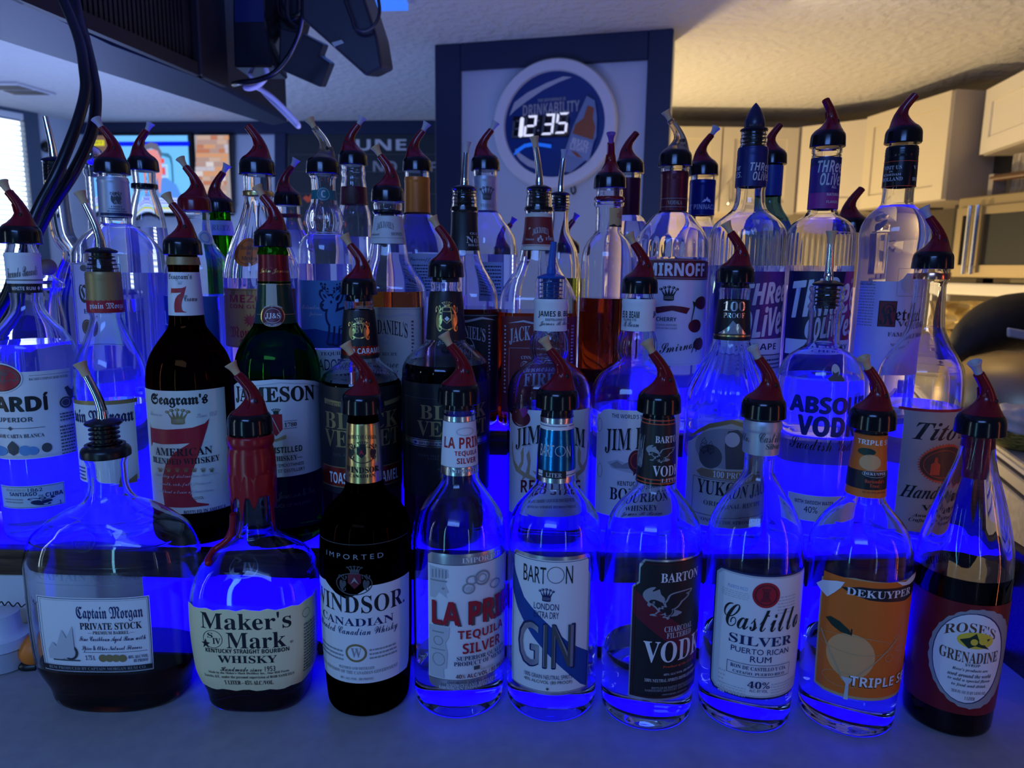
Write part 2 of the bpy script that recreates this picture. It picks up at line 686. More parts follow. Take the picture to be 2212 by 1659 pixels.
class Bottle:
    def __init__(s, name, label, prof, px, py, zb, Y=None, yb=None, p=2.0, dr=1.0, rot=0.0, mat=None, liq=None, liqcol=None,
                 solid=False, ribs=(), seg=64, cat='bottle', wall=0.0026, skew=0.0):
        s.p, s.dr, s.rot, s.zb = p, dr, math.radians(rot), zb
        if Y is None:                                     # stand the bottle where its foot meets the counter
            Y = 0.6
            for _ in range(6):
                bx = s_axis_px(px, py, Y, zb)
                pt = atz(bx, yb, zb)
                r = prof[-1][1] * depth(Vector((pt.x, Y, zb))) / F / math.sqrt(1 + ((px - CX) / F) ** 2)
                Y = pt.y + r * 0.86 * (dr if dr < 1 else 1)
        ax = at(px, py, Y)
        s.X, s.Y = ax.x, Y
        s.base = Vector((s.X, s.Y, zb))
        k = 1.0 / math.sqrt(1 + ((px - CX) / F) ** 2)
        pts = []
        for yy, hw in prof:
            z = s.z_of(yy)
            pts.append((z - zb, hw * depth(Vector((s.X, s.Y, z))) / F * k))
        pts.sort()
        rb = pts[0][1]
        z0 = max(pts[0][0], 0.012)
        foot = [(0.0, rb * 0.86), (0.0022, rb * 0.94), (0.0065, rb * 0.985)]
        pts = [q for q in pts if q[0] > 0.010]
        if not pts or pts[0][1] != rb:
            pts = [(z0, rb)] + [q for q in pts if q[0] > z0 + 1e-4]
        s.pts = foot + pts
        s.rf = pchip(s.pts)
        s.top = s.pts[-1][0]
        s.rmax = max(q[1] for q in s.pts)
        s.rneck = min(q[1] for q in s.pts[-5:])
        s.ribs, s.seg = [(s.z_of(r[1]) - zb, s.z_of(r[0]) - zb, r[2], r[3]) for r in ribs], seg
        s.root = empty(name, s.base, label, cat, GROUP)
        s.root.rotation_euler.z = s.rot
        zl = None if liq is None else s.z_of(liq) - zb
        mat = mat or M_GLASS
        s.build_glass(mat, zl, solid, wall)
        if liq is not None and not solid:
            s.build_liquid(zl, liqcol or (cloudy_mat('clear_liquor_shelf', (0.8, 0.85, 1.0), 0.20) if s.zb > 0.05 else tint_mat('clear_liquor', (0.995, 0.998, 1.0))), wall)

    def z_of(s, yy):
        px = proj(Vector((s.X, s.Y, s.zb + 0.15)))[0]
        for _ in range(3):
            z = at(px, yy, s.Y).z
            px = proj(Vector((s.X, s.Y, z)))[0]
        return z

    def w(s, r):
        a = min(max((r - s.rneck) / max(s.rmax - s.rneck, 1e-6), 0), 1)
        a = min(a * 1.25, 1)
        return a * a * (3 - 2 * a)

    def pd(s, r):
        w = s.w(r)
        return 2 + (s.p - 2) * w, 1 + (s.dr - 1) * w

    def xy(s, r, th, z=0):
        p, d = s.pd(r)
        x, y = sup_xy(p, d, th) if (p != 2 or d != 1) else (math.sin(th), -math.cos(th))
        m = 1.0
        for z0, z1, n, amp in s.ribs:
            if z0 < z < z1:
                m += amp * math.cos(n * th) * math.sin(math.pi * (z - z0) / (z1 - z0)) ** 0.5
        return x * r * m, y * r * m

    def ring(s, z, r):
        n = s.seg
        return [Vector((*s.xy(r, 2 * math.pi * i / n, z), z)) for i in range(n)]

    def zs(s, lo, hi, step=0.0042):
        n = max(2, int((hi - lo) / step))
        a = {round(lo + (hi - lo) * i / n, 5) for i in range(n + 1)}
        a |= {round(q[0], 5) for q in s.pts if lo < q[0] < hi}
        return sorted(a)

    def build_glass(s, mat, zl, solid, t):
        bm = bmesh.new()
        rings = [s.ring(0.0045, s.rf(0) * 0.1), s.ring(0.004, s.rf(0) * 0.6), s.ring(0.0005, s.rf(0) * 0.9)]
        rings += [s.ring(z, s.rf(z)) for z in s.zs(0, s.top)]
        if not solid:
            lo = zl if zl is not None else 0.008
            inner = [z for z in s.zs(lo, s.top)][::-1]
            sv = s.ribs
            s.ribs = ()
            for z in inner:
                r = s.rf(z)
                rings.append(s.ring(z, max(r - t, r * 0.5)))
            r = max(s.rf(lo) - t, 0.002)
            rings += [s.ring(lo, r * 0.5), s.ring(lo, r * 0.02)]
            s.ribs = sv
        rings_bm(bm, rings)
        s.glass = obj('glass_bottle', fix(bm), mat, s.root, sharp=50)

    def build_liquid(s, zl, mat, t):
        bm = bmesh.new()
        sv, s.ribs = s.ribs, ()
        rings = [s.ring(0.0075, s.rf(0.0075) * 0.3)]
        for z in s.zs(0.0075, max(zl - 0.0004, 0.01)):
            rings.append(s.ring(z, max(s.rf(z) - t, 0.002)))
        s.ribs = sv
        rings_bm(bm, rings)
        s.liquid = obj('liquid', fix(bm), mat, s.root, sharp=50)

    # ---- surface addressing: fraction of the girth from the front, height above the foot
    def tab(s, r):
        p, d = s.pd(r)
        key = (round(p, 1), round(d, 2))
        if key not in _TAB:
            _TAB[key] = sup_tab(*key)
        return _TAB[key]

    def theta(s, f, r):
        fr, th, _ = s.tab(r)
        n = len(fr)
        f = min(max(f, -0.5), 0.5)
        lo, hi = 0, n - 1
        while hi - lo > 1:
            m = (lo + hi) // 2
            if fr[m] <= f:
                lo = m
            else:
                hi = m
        t = (f - fr[lo]) / max(fr[hi] - fr[lo], 1e-9)
        return th[lo] + t * (th[hi] - th[lo])

    def girth(s, z):
        r = s.rf(z)
        return s.tab(r)[2] * r

    def surf(s, f, z, off=0.0):
        r = s.rf(z)
        th = s.theta(f, r)
        sv, s.ribs = s.ribs, ()
        x, y = s.xy(r + off, th, z)
        s.ribs = sv
        return Vector((x, y, z))

    def world(s, v):
        c, q = math.cos(s.rot), math.sin(s.rot)
        return Vector((s.X + v.x * c - v.y * q, s.Y + v.x * q + v.y * c, s.zb + v.z))

    def find(s, px, py):
        fc = (math.atan2(-s.X, s.Y) * -1 - s.rot) / (2 * math.pi) * -1
        fc = (math.atan2(-s.X, s.Y) - s.rot) / (2 * math.pi)
        z = s.z_of(py) - s.zb
        f = fc
        for _ in range(4):
            z = min(max(z, 0.003), s.top)
            lo, hi = fc - 0.235, fc + 0.235
            for _ in range(24):
                f = (lo + hi) / 2
                if proj(s.world(s.surf(f, z)))[0] < px:
                    lo = f
                else:
                    hi = f
            y = proj(s.world(s.surf(f, z)))[1]
            z += (y - py) * depth(s.world(s.surf(f, z))) / F * 1.05
        return f, min(max(z, 0.002), s.top)

    def label(s, name, base, rect, items=(), wrap=False, mat='white', shape=None, off=0.00025, step=0.0045, lab=None, vcut=None):
        """rect and items are read in pixels on the visible face; artwork is wrapped round the glass"""
        fl = Flat()
        xm = (rect[0] + rect[2]) / 2
        fm, zm = s.find(xm, (rect[1] + rect[3]) / 2)
        P = s.girth(zm)

        def cu(x0, y0, x1, y1):
            xc, yc = (x0 + x1) / 2, (y0 + y1) / 2
            return (s.find(x0, yc)[0] * P, s.find(xc, y1)[1], s.find(x1, yc)[0] * P, s.find(xc, y0)[1])
        u0, v0, u1, v1 = cu(*rect)
        if base:
            if wrap:
                fl.poly([(-0.5 * P, v0), (0.5 * P, v0), (0.5 * P, v1), (-0.5 * P, v1)], mat)
            elif shape:
                fl.poly([(u0 + x * (u1 - u0), v1 - y * (v1 - v0)) for x, y in shape], mat)
            else:
                fl.poly([(u0, v0), (u1, v0), (u1, v1), (u0, v1)], mat)
        for it in items:
            fl.item(it, cu)
        fl.cut(step)
        vs = [p[1] for q in fl.faces for p in q[0]]
        lo, hi = min(vs), max(vs)
        n = 1
        while n < 40:                                    # enough rows to follow the bottle's profile
            h = (hi - lo) / n
            if max(abs(s.rf(lo + (i + .5) * h) - 0.5 * (s.rf(lo + i * h) + s.rf(lo + (i + 1) * h))) for i in range(n)) < 3e-5:
                break
            n += 1
        if n > 1:
            fl.cut((hi - lo) / n, 1)
        bm = fl.mesh(lambda u, v, z: s.surf(u / P, v, off + z))
        o = obj(name, bm, fl.mats, s.root, sharp=60)
        if lab:
            o['label'] = lab
        return o

    def band(s, name, y0, y1, mat, extra=0.0008, beads=()):
        """a sleeve round the bottle from pixel y0 (top) to y1"""
        bm = bmesh.new()
        z1, z0 = s.z_of(y0) - s.zb, s.z_of(y1) - s.zb
        n = max(4, int((z1 - z0) / 0.0015))
        rr = []
        for i in range(n + 1):
            z = z0 + (z1 - z0) * i / n
            e = extra + sum(h * math.exp(-((z - (s.z_of(yb_) - s.zb)) / 0.0011) ** 2) for yb_, h in beads)
            rr.append(s.ring_r(z, s.rf(z) + e))
        rr = [s.ring_r(z0, s.rf(z0) - 0.0004)] + rr + [s.ring_r(z1, s.rf(z1) - 0.0004)]
        rings_bm(bm, rr, False, False)
        return obj(name, fix(bm), mat, s.root, sharp=50)

    def ring_r(s, z, r):
        return [Vector((*s.xy(r, 2 * math.pi * i / 48), z)) for i in range(48)]


def s_axis_px(px, py, Y, zb):
    a = at(px, py, Y)
    return proj(Vector((a.x, Y, zb)))[0]


M_GLASS = glass_mat('clear_glass', (0.975, 0.985, 1.0), 1.38)
M_GREEN = glass_mat('green_glass', (0.10, 0.42, 0.035), 1.45)
M_BROWN = glass_mat('brown_glass', (0.16, 0.045, 0.010), 1.5)
M_DARK = glass_mat('dark_glass', (0.03, 0.012, 0.006), 1.5)
M_TEAL = glass_mat('teal_glass', (0.40, 0.55, 0.66), 1.42)
L_BROWN = tint_mat('dark_rum', (0.30, 0.09, 0.03))
L_BOURBON = tint_mat('bourbon', (0.42, 0.15, 0.05))
L_HONEY = tint_mat('honey_whiskey', (0.72, 0.36, 0.13))
L_RED = tint_mat('red_syrup', (0.20, 0.012, 0.012))
L_YELLOW = tint_mat('yellow_liqueur', (0.85, 0.72, 0.10))
L_CHERRY = tint_mat('cherry_bourbon', (0.55, 0.30, 0.42))

# ------------------------------------------------------------------ pourers (meshes shared between the bottles)
_PM = {}


def shared(key, fn, mats):
    if key not in _PM:
        bm = fn()
        me = bpy.data.meshes.new(key)
        ang = math.radians(40)
        for e in bm.edges:
            if len(e.link_faces) == 2 and e.calc_face_angle(0) > ang:
                e.smooth = False
        bm.normal_update()
        bm.to_mesh(me)
        bm.free()
        for p in me.polygons:
            p.use_smooth = True
        for m in mats:
            me.materials.append(m)
        _PM[key] = me
    return _PM[key]


def cap_bm():
    bm = bmesh.new()
    lathe(bm, [(0.0005, 0.0150), (0.0005, 0.0186), (0.0012, 0.0196), (0.012, 0.0190), (0.0150, 0.0183), (0.0176, 0.0166), (0.0186, 0.0150), (0.0186, 0.006)], 48)
    return fix(bm)


def horn_bm():
    bm = bmesh.new()
    rows = [(0, 0, 16.0, 16.0, 0), (1.5, 0.5, 15.0, 15.0, 0), (4, 2.0, 12.8, 12.0, 0), (7, 3.4, 10.8, 9.4, 2), (10, 4.3, 9.2, 7.4, 3), (14, 4.5, 7.4, 6.2, 0),
            (18, 3.4, 6.1, 5.5, -6), (22, 1.5, 5.3, 5.0, -14), (27, -2.0, 4.8, 4.7, -24), (31, -5.2, 4.5, 4.5, -30), (34.5, -8.0, 4.3, 4.3, -34), (35.2, -8.5, 3.2, 3.2, -34), (31, -5.6, 2.6, 2.6, -32)]
    rings = []
    for z, c, hx, hy, tilt in rows:
        q = Matrix.Rotation(math.radians(tilt), 4, 'Y')
        rings.append([Vector((c, 0, z)) * 0.001 + q @ (Vector((hx * math.cos(2 * math.pi * i / 28), hy * math.sin(2 * math.pi * i / 28), 0)) * 0.001) for i in range(28)])
    rings_bm(bm, rings)
    for sy in (-1, 1):                                   # vent hole and the raised rib beside it
        bmesh.ops.create_uvsphere(bm, u_segments=12, v_segments=8, radius=1, matrix=Matrix.Translation((0.0068, sy * 0.0062, 0.0112)) @ Matrix.Diagonal((0.0019, 0.0014, 0.0024, 1)))
        for f in bm.faces:
            if f.calc_center_median().y * sy > 0.0045 and abs(f.calc_center_median().x - 0.0068) < 0.002 and abs(f.calc_center_median().z - 0.0112) < 0.0026 and len(f.verts) <= 4 and f.calc_area() < 1.4e-6:
                f.material_index = 1
        tube(bm, smooth_path([(0.000, sy * 0.0098, 0.0055), (0.0015, sy * 0.0068, 0.0112), (0.0000, sy * 0.0055, 0.0165), (-0.002, sy * 0.0046, 0.0225)], 4), [0.0010] * 12 + [0.0004], 8)
    return fix(bm)


def plug_bm():
    bm = bmesh.new()
    d = Vector((-0.50, 0, 0.866))
    b = Vector((-0.0076, 0, 0.0338))
    rings = [circ(b + d * (t * 0.001), r * 0.001, 20, d) for t, r in ((-1, 2.6), (0, 3.0), (2, 3.1), (5, 3.3), (8, 3.9), (10.5, 4.9), (12.2, 5.7), (12.8, 5.6), (12.8, 4.6), (11.8, 3.4), (9, 1.6))]
    rings_bm(bm, rings)
    return fix(bm)


def stopper_bm():
    bm = bmesh.new()
    pr = [(-0.024, 0.0095)]
    for k in range(5):
        z = -0.022 + k * 0.0042
        pr += [(z, 0.0095), (z + 0.0006, 0.0128), (z + 0.0014, 0.0128), (z + 0.0020, 0.0095)]
    pr += [(-0.0005, 0.0095), (0.0, 0.0150), (0.0012, 0.0158), (0.0026, 0.0150), (0.0050, 0.0085), (0.0056, 0.006)]
    lathe(bm, pr, 36)
    return fix(bm)


def steel_bm(lean, h):
    bm = bmesh.new()
    pts = smooth_path([(0, 0, 0.004), (-0.0002, 0, 0.010), (-0.05 * lean, 0, 0.30 * h), (-0.33 * lean, 0, 0.58 * h), (-lean, 0, h)], 6)
    n = len(pts)
    rr = [0.0054 - 0.0020 * (i / (n - 1)) for i in range(n)]
    tube(bm, pts, rr, 18)
    return fix(bm)


def steel_plug_bm(lean, h):
    bm = bmesh.new()
    a, b = Vector((-lean, 0, h)), Vector((-0.33 * lean, 0, 0.58 * h))
    d = (a - b).normalized()
    rings_bm(bm, [circ(a + d * (t * 0.001), r * 0.001, 20, d) for t, r in ((-2, 3.7), (0, 3.8), (4, 4.0), (8, 4.9), (10.6, 6.0), (11.2, 5.8), (11.2, 4.4), (9, 2))])
    return fix(bm)


def pourer(b, kind, ycap, phi=0, plug='plug', col='red', scale=1.0, cap='black', collar=0, lean=0.010, h=0.048):
    """kind horn: black cap with a bent plastic spout; kind steel: rubber stopper with a bent metal tube.
    phi turns the spout, 0 = tip towards -X"""
    z = b.z_of(ycap) - b.zb
    if kind == 'horn':
        c = link('pourer_cap', shared('pourer_cap_' + cap, cap_bm, [M[cap]]), b.root)
        c.location = (0, 0, z)
        c.rotation_euler.z = math.radians(phi)
        c.scale = (scale,) * 3
        c['label'] = ('red' if cap == 'red' else 'black') + ' plastic pourer collar'
        h_ = link('spout', shared('spout_' + col, horn_bm, [M[col], M['hole']]), c)
        h_.location = (0, 0, 0.0182)
        if plug:
            p = link('spout_plug', shared('spout_plug_' + plug, plug_bm, [M[plug]]), c)
            p.location = (0, 0, 0.0182)
        if collar:
            bm = bmesh.new()
            r = b.rf(b.top) * 1.03
            lathe(bm, [(-collar, r * 0.9), (-collar, r), (-collar * 0.5, r * 1.03), (0.001, r), (0.001, r * 0.9)], 40)
            k = obj('pourer_collar', fix(bm), M['ring'], c)
    else:
        mat = 'bluep' if kind == 'bluesteel' else 'rubber'
        c = link('pourer_stopper', shared('pourer_stopper_' + mat, stopper_bm, [M[mat]]), b.root)
        c.location = (0, 0, z)
        c.rotation_euler.z = math.radians(phi)
        c.scale = (scale,) * 3
        key = 'steel_spout_%d_%d_%s' % (lean * 1e4, h * 1e4, kind)
        link('spout', shared(key, lambda: steel_bm(lean, h), [M['bluep'] if kind == 'bluesteel' else M['chrome']]), c)
        if plug:
            link('spout_plug', shared(key + plug, lambda: steel_plug_bm(lean, h), [M[plug]]), c)
    return c

# ------------------------------------------------------------------ the room
ZC, ZF = 1.21, -0.95


def onplane(px, py, p0, n):
    d = ray(px, py)
    return EYE + d * ((Vector(p0) - EYE).dot(n) / d.dot(n))


def wall(name, a, b, z0, z1, th, mat, bw=0):
    """upright slab from a to b (plan points), th thick, behind the line as seen from the bar"""
    a, b = Vector((a[0], a[1], 0)), Vector((b[0], b[1], 0))
    d = (b - a).normalized()
    n = Vector((-d.y, d.x, 0)) * th
    bm = bmesh.new()
    slab(bm, [a + Vector((0, 0, z0)), b + Vector((0, 0, z0)), b + Vector((0, 0, z1)), a + Vector((0, 0, z1))], n)
    fix(bm)
    if bw:
        bev(bm, bw)
    return obj(name, bm, mat, smooth=False)


m_ceil = bsdf('ceiling_plaster', (0.56, 0.55, 0.53), 0.75)
bump(m_ceil, 30, 0.9, 6, 0.014)
m_wall = bsdf('wall_paint', (0.46, 0.52, 0.60), 0.7)
m_warmwall = bsdf('kitchen_wall_paint', (0.42, 0.36, 0.25), 0.7)
m_navy = bsdf('navy_paint', (0.008, 0.016, 0.055), 0.45)
m_floor = bsdf('floor_boards', (0.10, 0.075, 0.055), 0.5)
noise_col(m_floor, 3, (0.07, 0.05, 0.035), (0.14, 0.10, 0.07), 5, (1, 12, 1))

bm = bmesh.new()
box(bm, (-4.2, -1.6, ZC), (3.2, 4.8, ZC + 0.05))
struct(obj('ceiling', fix(bm), m_ceil, smooth=False))
bm = bmesh.new()
box(bm, (-4.2, -1.6, ZF - 0.05), (3.2, 4.8, ZF))
struct(obj('floor', fix(bm), m_floor, smooth=False))
FA, FB = Vector((-2.518, 4.319, 0)), Vector((0.55, 4.053, 0))
struct(wall('wall_back', FA, FB, ZF, ZC, 0.1, m_wall))
LA = FA + Vector((-0.202, -0.390, 0)) * 5
struct(wall('wall_left', LA, FA, ZF, ZC, 0.1, m_wall))
fn = Vector((0.0864, 0.9963, 0))
ln = Vector((0.888, -0.460, 0))
# partition that carries the clock sign
PA, PB = Vector((-0.293, 2.777, 0)), Vector((0.534, 2.566, 0))
pd_ = (PB - PA).normalized()
pn = Vector((pd_.y, -pd_.x, 0))                     # towards the bar
struct(wall('wall_center', PA, PB, ZF, ZC, 0.12, m_wall))


struct(wall('wall_light_block', PA + pd_ * 0.03 - pn * 0.125, Vector((-0.29, 4.08, 0)), ZF, ZC, 0.05, m_wall))  # unseen wall added to keep the kitchen lamp off the far wall


def on_part(px, py, off=0.0):
    return onplane(px, py, PA + pn * off, pn)


def flat_board(name, quad, n, th, mat, parent=None):
    bm = bmesh.new()
    slab(bm, quad, n * th)
    return obj(name, bev(fix(bm), 0.003, 1), mat, parent, smooth=False)


def part_strip(name, a0, a1, z0, z1):
    q = [PA + pd_ * a0 + Vector((0, 0, z0)), PA + pd_ * a1 + Vector((0, 0, z0)), PA + pd_ * a1 + Vector((0, 0, z1)), PA + pd_ * a0 + Vector((0, 0, z1))]
    return struct(flat_board(name, q, pn, 0.02, m_navy))


LW = (PB - PA).length
s_in = (on_part(998, 300) - PA).dot(pd_)
s_out = (on_part(1393, 300) - PA).dot(pd_)
z_in = on_part(1198, 143).z
part_strip('trim_1', 0, s_in, ZF, ZC)
part_strip('trim_2', s_out, LW, ZF, ZC)
part_strip('trim_3', s_in, s_out, z_in, ZC)

# far wall trim
def on_far(px, py, off=0.0):
    return onplane(px, py, FA - fn * off, fn)


def far_board(name, x0, y0, x1, y1, th, mat, parent=None, off=0.0):
    q = [on_far(x0, y1, off), on_far(x1, y1, off), on_far(x1, y0, off), on_far(x0, y0, off)]
    return flat_board(name, q, -fn, th, mat, parent)


struct(far_board('trim_4', 176, 262, 960, 291, 0.03, m_navy))
struct(far_board('trim_5', 598, 289, 622, 640, 0.035, m_navy))


# window with blinds in the side wall
def on_left(px, py, off=0.0):
    return onplane(px, py, FA + ln * off, ln)


bm = bmesh.new()
w0, w1 = on_left(-140, 300), on_left(44, 300)
zt_, zb_ = on_left(30, 246).z, -0.05
for (a, b_, z0, z1) in ((w0, w1, zb_, zt_),):
    slab(bm, [Vector((a.x, a.y, z0)), Vector((b_.x, b_.y, z0)), Vector((b_.x, b_.y, z1)), Vector((a.x, a.y, z1))], ln * 0.006)
win = struct(obj('window_1', fix(bm), bsdf('daylight_pane', (0.8, 0.9, 1.0), 0.3, 0, 0.5, 0, (0.86, 0.95, 1.0), 2.6), smooth=False))
wd_ = (w1 - w0)
wd_.z = 0
wl, wd_ = wd_.length, wd_.normalized()
bm = bmesh.new()
for (a, b_, z0, z1) in ((-0.06, 0, zb_ - 0.05, zt_ + 0.05), (wl, wl + 0.075, zb_ - 0.05, zt_ + 0.05), (0, wl, zt_, zt_ + 0.05), (0, wl, zb_ - 0.05, zb_)):
    q = [w0 + wd_ * a, w0 + wd_ * b_]
    slab(bm, [Vector((q[0].x, q[0].y, z0)), Vector((q[1].x, q[1].y, z0)), Vector((q[1].x, q[1].y, z1)), Vector((q[0].x, q[0].y, z1))], ln * 0.05)
obj('window_frame', fix(bm), bsdf('grey_blue_frame', (0.06, 0.09, 0.14), 0.5), win, smooth=False)
bm = bmesh.new()
ns = 46
for i in range(ns):
    z = zt_ - 0.03 - (zt_ - zb_ - 0.03) * i / ns
    c0, c1 = w0 + wd_ * 0.01, w0 + wd_ * (wl - 0.004)
    slab(bm, [Vector((c0.x, c0.y, z)) + ln * 0.018, Vector((c1.x, c1.y, z)) + ln * 0.018, Vector((c1.x, c1.y, z - 0.012)) + ln * 0.034, Vector((c0.x, c0.y, z - 0.012)) + ln * 0.034], Vector((0, 0, 0.0012)))
slab(bm, [Vector((w0.x, w0.y, zt_ - 0.03)) + ln * 0.012, Vector((w1.x, w1.y, zt_ - 0.03)) + ln * 0.012, Vector((w1.x, w1.y, zt_)) + ln * 0.012, Vector((w0.x, w0.y, zt_)) + ln * 0.012], ln * 0.035)
blind = obj('window_blind', fix(bm), bsdf('white_slats', (0.72, 0.76, 0.78), 0.5), smooth=False)
tag(blind, 'white slatted blind half closed over the bright window', 'blind')
# round dark knob on the side wall
k = on_left(99, 318)
bm = bmesh.new()
rings_bm(bm, [circ(k + ln * t, r, 20, ln) for t, r in ((0, 0.03), (0.02, 0.03), (0.03, 0.02), (0.031, 0.002))])
tag(obj('wall_bumper', fix(bm), M['rubber']), 'round dark knob on the blue side wall beside the window', 'bumper')

# kitchen walls
K0, K1, K2 = Vector((0.50, 4.05, 0)), Vector((2.80, 4.05, 0)), Vector((2.95, 0.6, 0))
struct(wall('wall_kitchen', K0, K1, ZF, ZC, 0.1, m_warmwall))
struct(wall('wall_right', K1, K2, ZF, ZC, 0.1, m_warmwall))

# ceiling vent and ceiling light
def on_ceil(px, py, z=ZC):
    return atz(px, py, z)


q = [on_ceil(-40, 176), on_ceil(36, 176), on_ceil(122, 201), on_ceil(30, 201)]
vent = empty('ceiling_vent', sum(q, Vector()) / 4, 'white framed air vent in the textured ceiling near the window', 'vent')
o_ = vent.location
bm = bmesh.new()
slab(bm, [p - o_ for p in q], (0, 0, -0.012))
obj('vent_frame', bev(fix(bm), 0.002, 1), bsdf('white_metal', (0.55, 0.55, 0.58), 0.4), vent, smooth=False)
bm = bmesh.new()
cq = sum(q, Vector()) / 4
for t0, t1 in ((0.10, 0.46), (0.54, 0.90)):
    A, B, C_, D = q
    p = lambda u, v: (A * (1 - u) + B * u) * (1 - v) + (D * (1 - u) + C_ * u) * v
    slab(bm, [p(0.08, t0) - o_ - Vector((0, 0, 0.0122)), p(0.92, t0) - o_ - Vector((0, 0, 0.0122)), p(0.92, t1) - o_ - Vector((0, 0, 0.0122)), p(0.08, t1) - o_ - Vector((0, 0, 0.0122))], (0, 0, -0.002))
obj('vent_grille', fix(bm), bsdf('grille_brown', (0.10, 0.085, 0.07), 0.7), vent, smooth=False)  # two dark brown panels inside the vent frame

p0 = on_ceil(785, 10)
p1 = on_ceil(882, 8)
bm = bmesh.new()
slab(bm, [p0, p1, p1 + Vector((0, -0.5, 0)), p0 + Vector((0, -0.5, 0))], (0, 0, -0.02))
tag(obj('ceiling_light', fix(bm), bsdf('blue_light_panel', (0.1, 0.2, 0.5), 0.4, 0, 0.5, 0, (0.03, 0.17, 0.85), 1.0), smooth=False), 'rectangular blue light panel on the ceiling beyond the black equipment', 'ceiling light')


# ------------------------------------------------------------------ art on flat things
def plane_art(name, p0, ux, n, w_px, items, parent, origin, base=None):
    """flat print on the plane through p0 with horizontal axis ux; items in photo pixels"""
    fl = Flat()

    def uv(px, py):
        p = onplane(px, py, p0, n) - Vector(p0)
        return p.dot(ux), p.z

    def cu(x0, y0, x1, y1):
        xc, yc = (x0 + x1) / 2, (y0 + y1) / 2
        return uv(x0, yc)[0], uv(xc, y1)[1], uv(x1, yc)[0], uv(xc, y0)[1]
    for it in items:
        fl.item(it, cu)
    bm = fl.mesh(lambda u, v, z: Vector(p0) - Vector(origin) + ux * u + Vector((0, 0, v)) + n * (0.0006 + z * 12))
    return obj(name, bm, fl.mats, parent, smooth=False)


def glow(name, col, s):
    return bsdf(name, tuple(c * 0.3 for c in col), 0.4, 0, 0.3, 0, col, s)


# ------------------------------------------------------------------ wall screens, chalkboard
fux = (FB - FA).normalized()
fnn = -fn


def screen(name, label, x0, y0, x1, y1, bez, items, sid=(0.05, 0.05)):
    q = [on_far(x0 - bez, y1 + bez * 2.4, 0.06), on_far(x1 + bez, y1 + bez * 2.4, 0.06), on_far(x1 + bez, y0 - bez, 0.06), on_far(x0 - bez, y0 - bez, 0.06)]
    c = sum(q, Vector()) / 4
    r = empty(name, c, label, 'television')
    bm = bmesh.new()
    slab(bm, [p - c for p in q], fn * 0.045)
    obj('screen_housing', bev(fix(bm), 0.004, 1), M['black'], r, smooth=False)
    plane_art('screen_picture', on_far((x0 + x1) / 2, (y0 + y1) / 2, 0.062), fux, fnn, 0, items, r, c)
    return r


g_sky = glow('screen_pale_blue', (0.16, 0.52, 0.95), 1.0)
g_blue = glow('screen_deep_blue', (0.0, 0.01, 0.75), 1.0)
g_white = glow('screen_white', (0.55, 0.68, 0.95), 1.0)
g_skin = glow('screen_skin', (0.85, 0.30, 0.28), 0.9)
g_hair = glow('screen_grey_hair', (0.16, 0.16, 0.22), 0.8)
g_shirt = glow('screen_blue_shirt', (0.10, 0.30, 0.80), 0.9)
g_shirt2 = glow('screen_dark_shirt', (0.12, 0.26, 0.6), 0.8)
g_red = glow('screen_red', (0.85, 0.09, 0.08), 0.9)
g_yel = glow('screen_yellow', (0.75, 0.70, 0.02), 0.9)
g_br = glow('screen_brown', (0.20, 0.12, 0.08), 0.8)
g_teal = glow('screen_teal', (0.05, 0.22, 0.35), 0.8)
items = [('r', 196, 293, 410, 458, g_sky), ('r', 196, 293, 246, 350, g_br), ('r', 199, 303, 226, 315, g_yel), ('t', 'GOT IT', 203, 306, 222, 311, 'b', 'dgrey'), ('r', 246, 306, 410, 316, g_blue),
         ('p', 346, 330, 375, 395, g_teal, [(.1, 0), (.7, .02), (.95, .15), (1, .4), (1, 1), (.85, 1), (.85, .4), (.75, .18), (.1, .08)]), ('r', 336, 343, 356, 353, g_red), ('r', 352, 362, 358, 378, g_red), ('f', 345, 356, 364, 384, g_white, 0.008),
         ('p', 308, 335, 395, 432, g_shirt, [(.25, .55), (.6, .5), (.85, .66), (1, 1), (0, 1), (.05, .75)]), ('p', 300, 316, 360, 404, g_skin, [(.25, .1), (.7, .08), (.85, .3), (.88, .6), (.8, .9), (.75, 1.15), (.5, 1.1), (.2, .8), (.15, .4)]), ('p', 306, 308, 352, 345, g_hair, [(.1, .5), (.2, .15), (.5, 0), (.8, .1), (1, .6), (.95, 1), (.8, .5), (.5, .35), (.25, .45)]),
         ('p', 312, 378, 346, 432, g_shirt2, [(.2, .2), (.5, .75), (.95, .1), (1, 1), (0, 1)]), ('e', 318, 348, 323, 351, g_hair), ('e', 334, 347, 340, 350, g_hair), ('r', 322, 372, 336, 374, g_br),
         ('r', 196, 428, 410, 445, g_white), ('l', 230, 430, 405, 442, g_blue, 2), ('r', 196, 448, 410, 452, g_yel), ('r', 196, 452, 410, 458, g_white)]
screen('wall_television', 'wall television showing a grey-haired presenter in a blue shirt', 197, 294, 409, 456, 5, items)
bk = []
rb_ = random.Random(8)
cols = [glow('screen_brick_%d' % i, c, 0.85) for i, c in enumerate([(0.55, 0.20, 0.10), (0.62, 0.42, 0.30), (0.75, 0.66, 0.60), (0.48, 0.30, 0.24), (0.70, 0.34, 0.16), (0.58, 0.52, 0.55)])]
y = 293
while y < 452:
    x = 426
    h = rb_.uniform(9, 13)
    while x < 495:
        w = rb_.uniform(12, 30)
        bk.append(('r', x, y, min(x + w, 496) - 1, min(y + h, 456) - 1, rb_.choice(cols)))
        x += w
    y += h
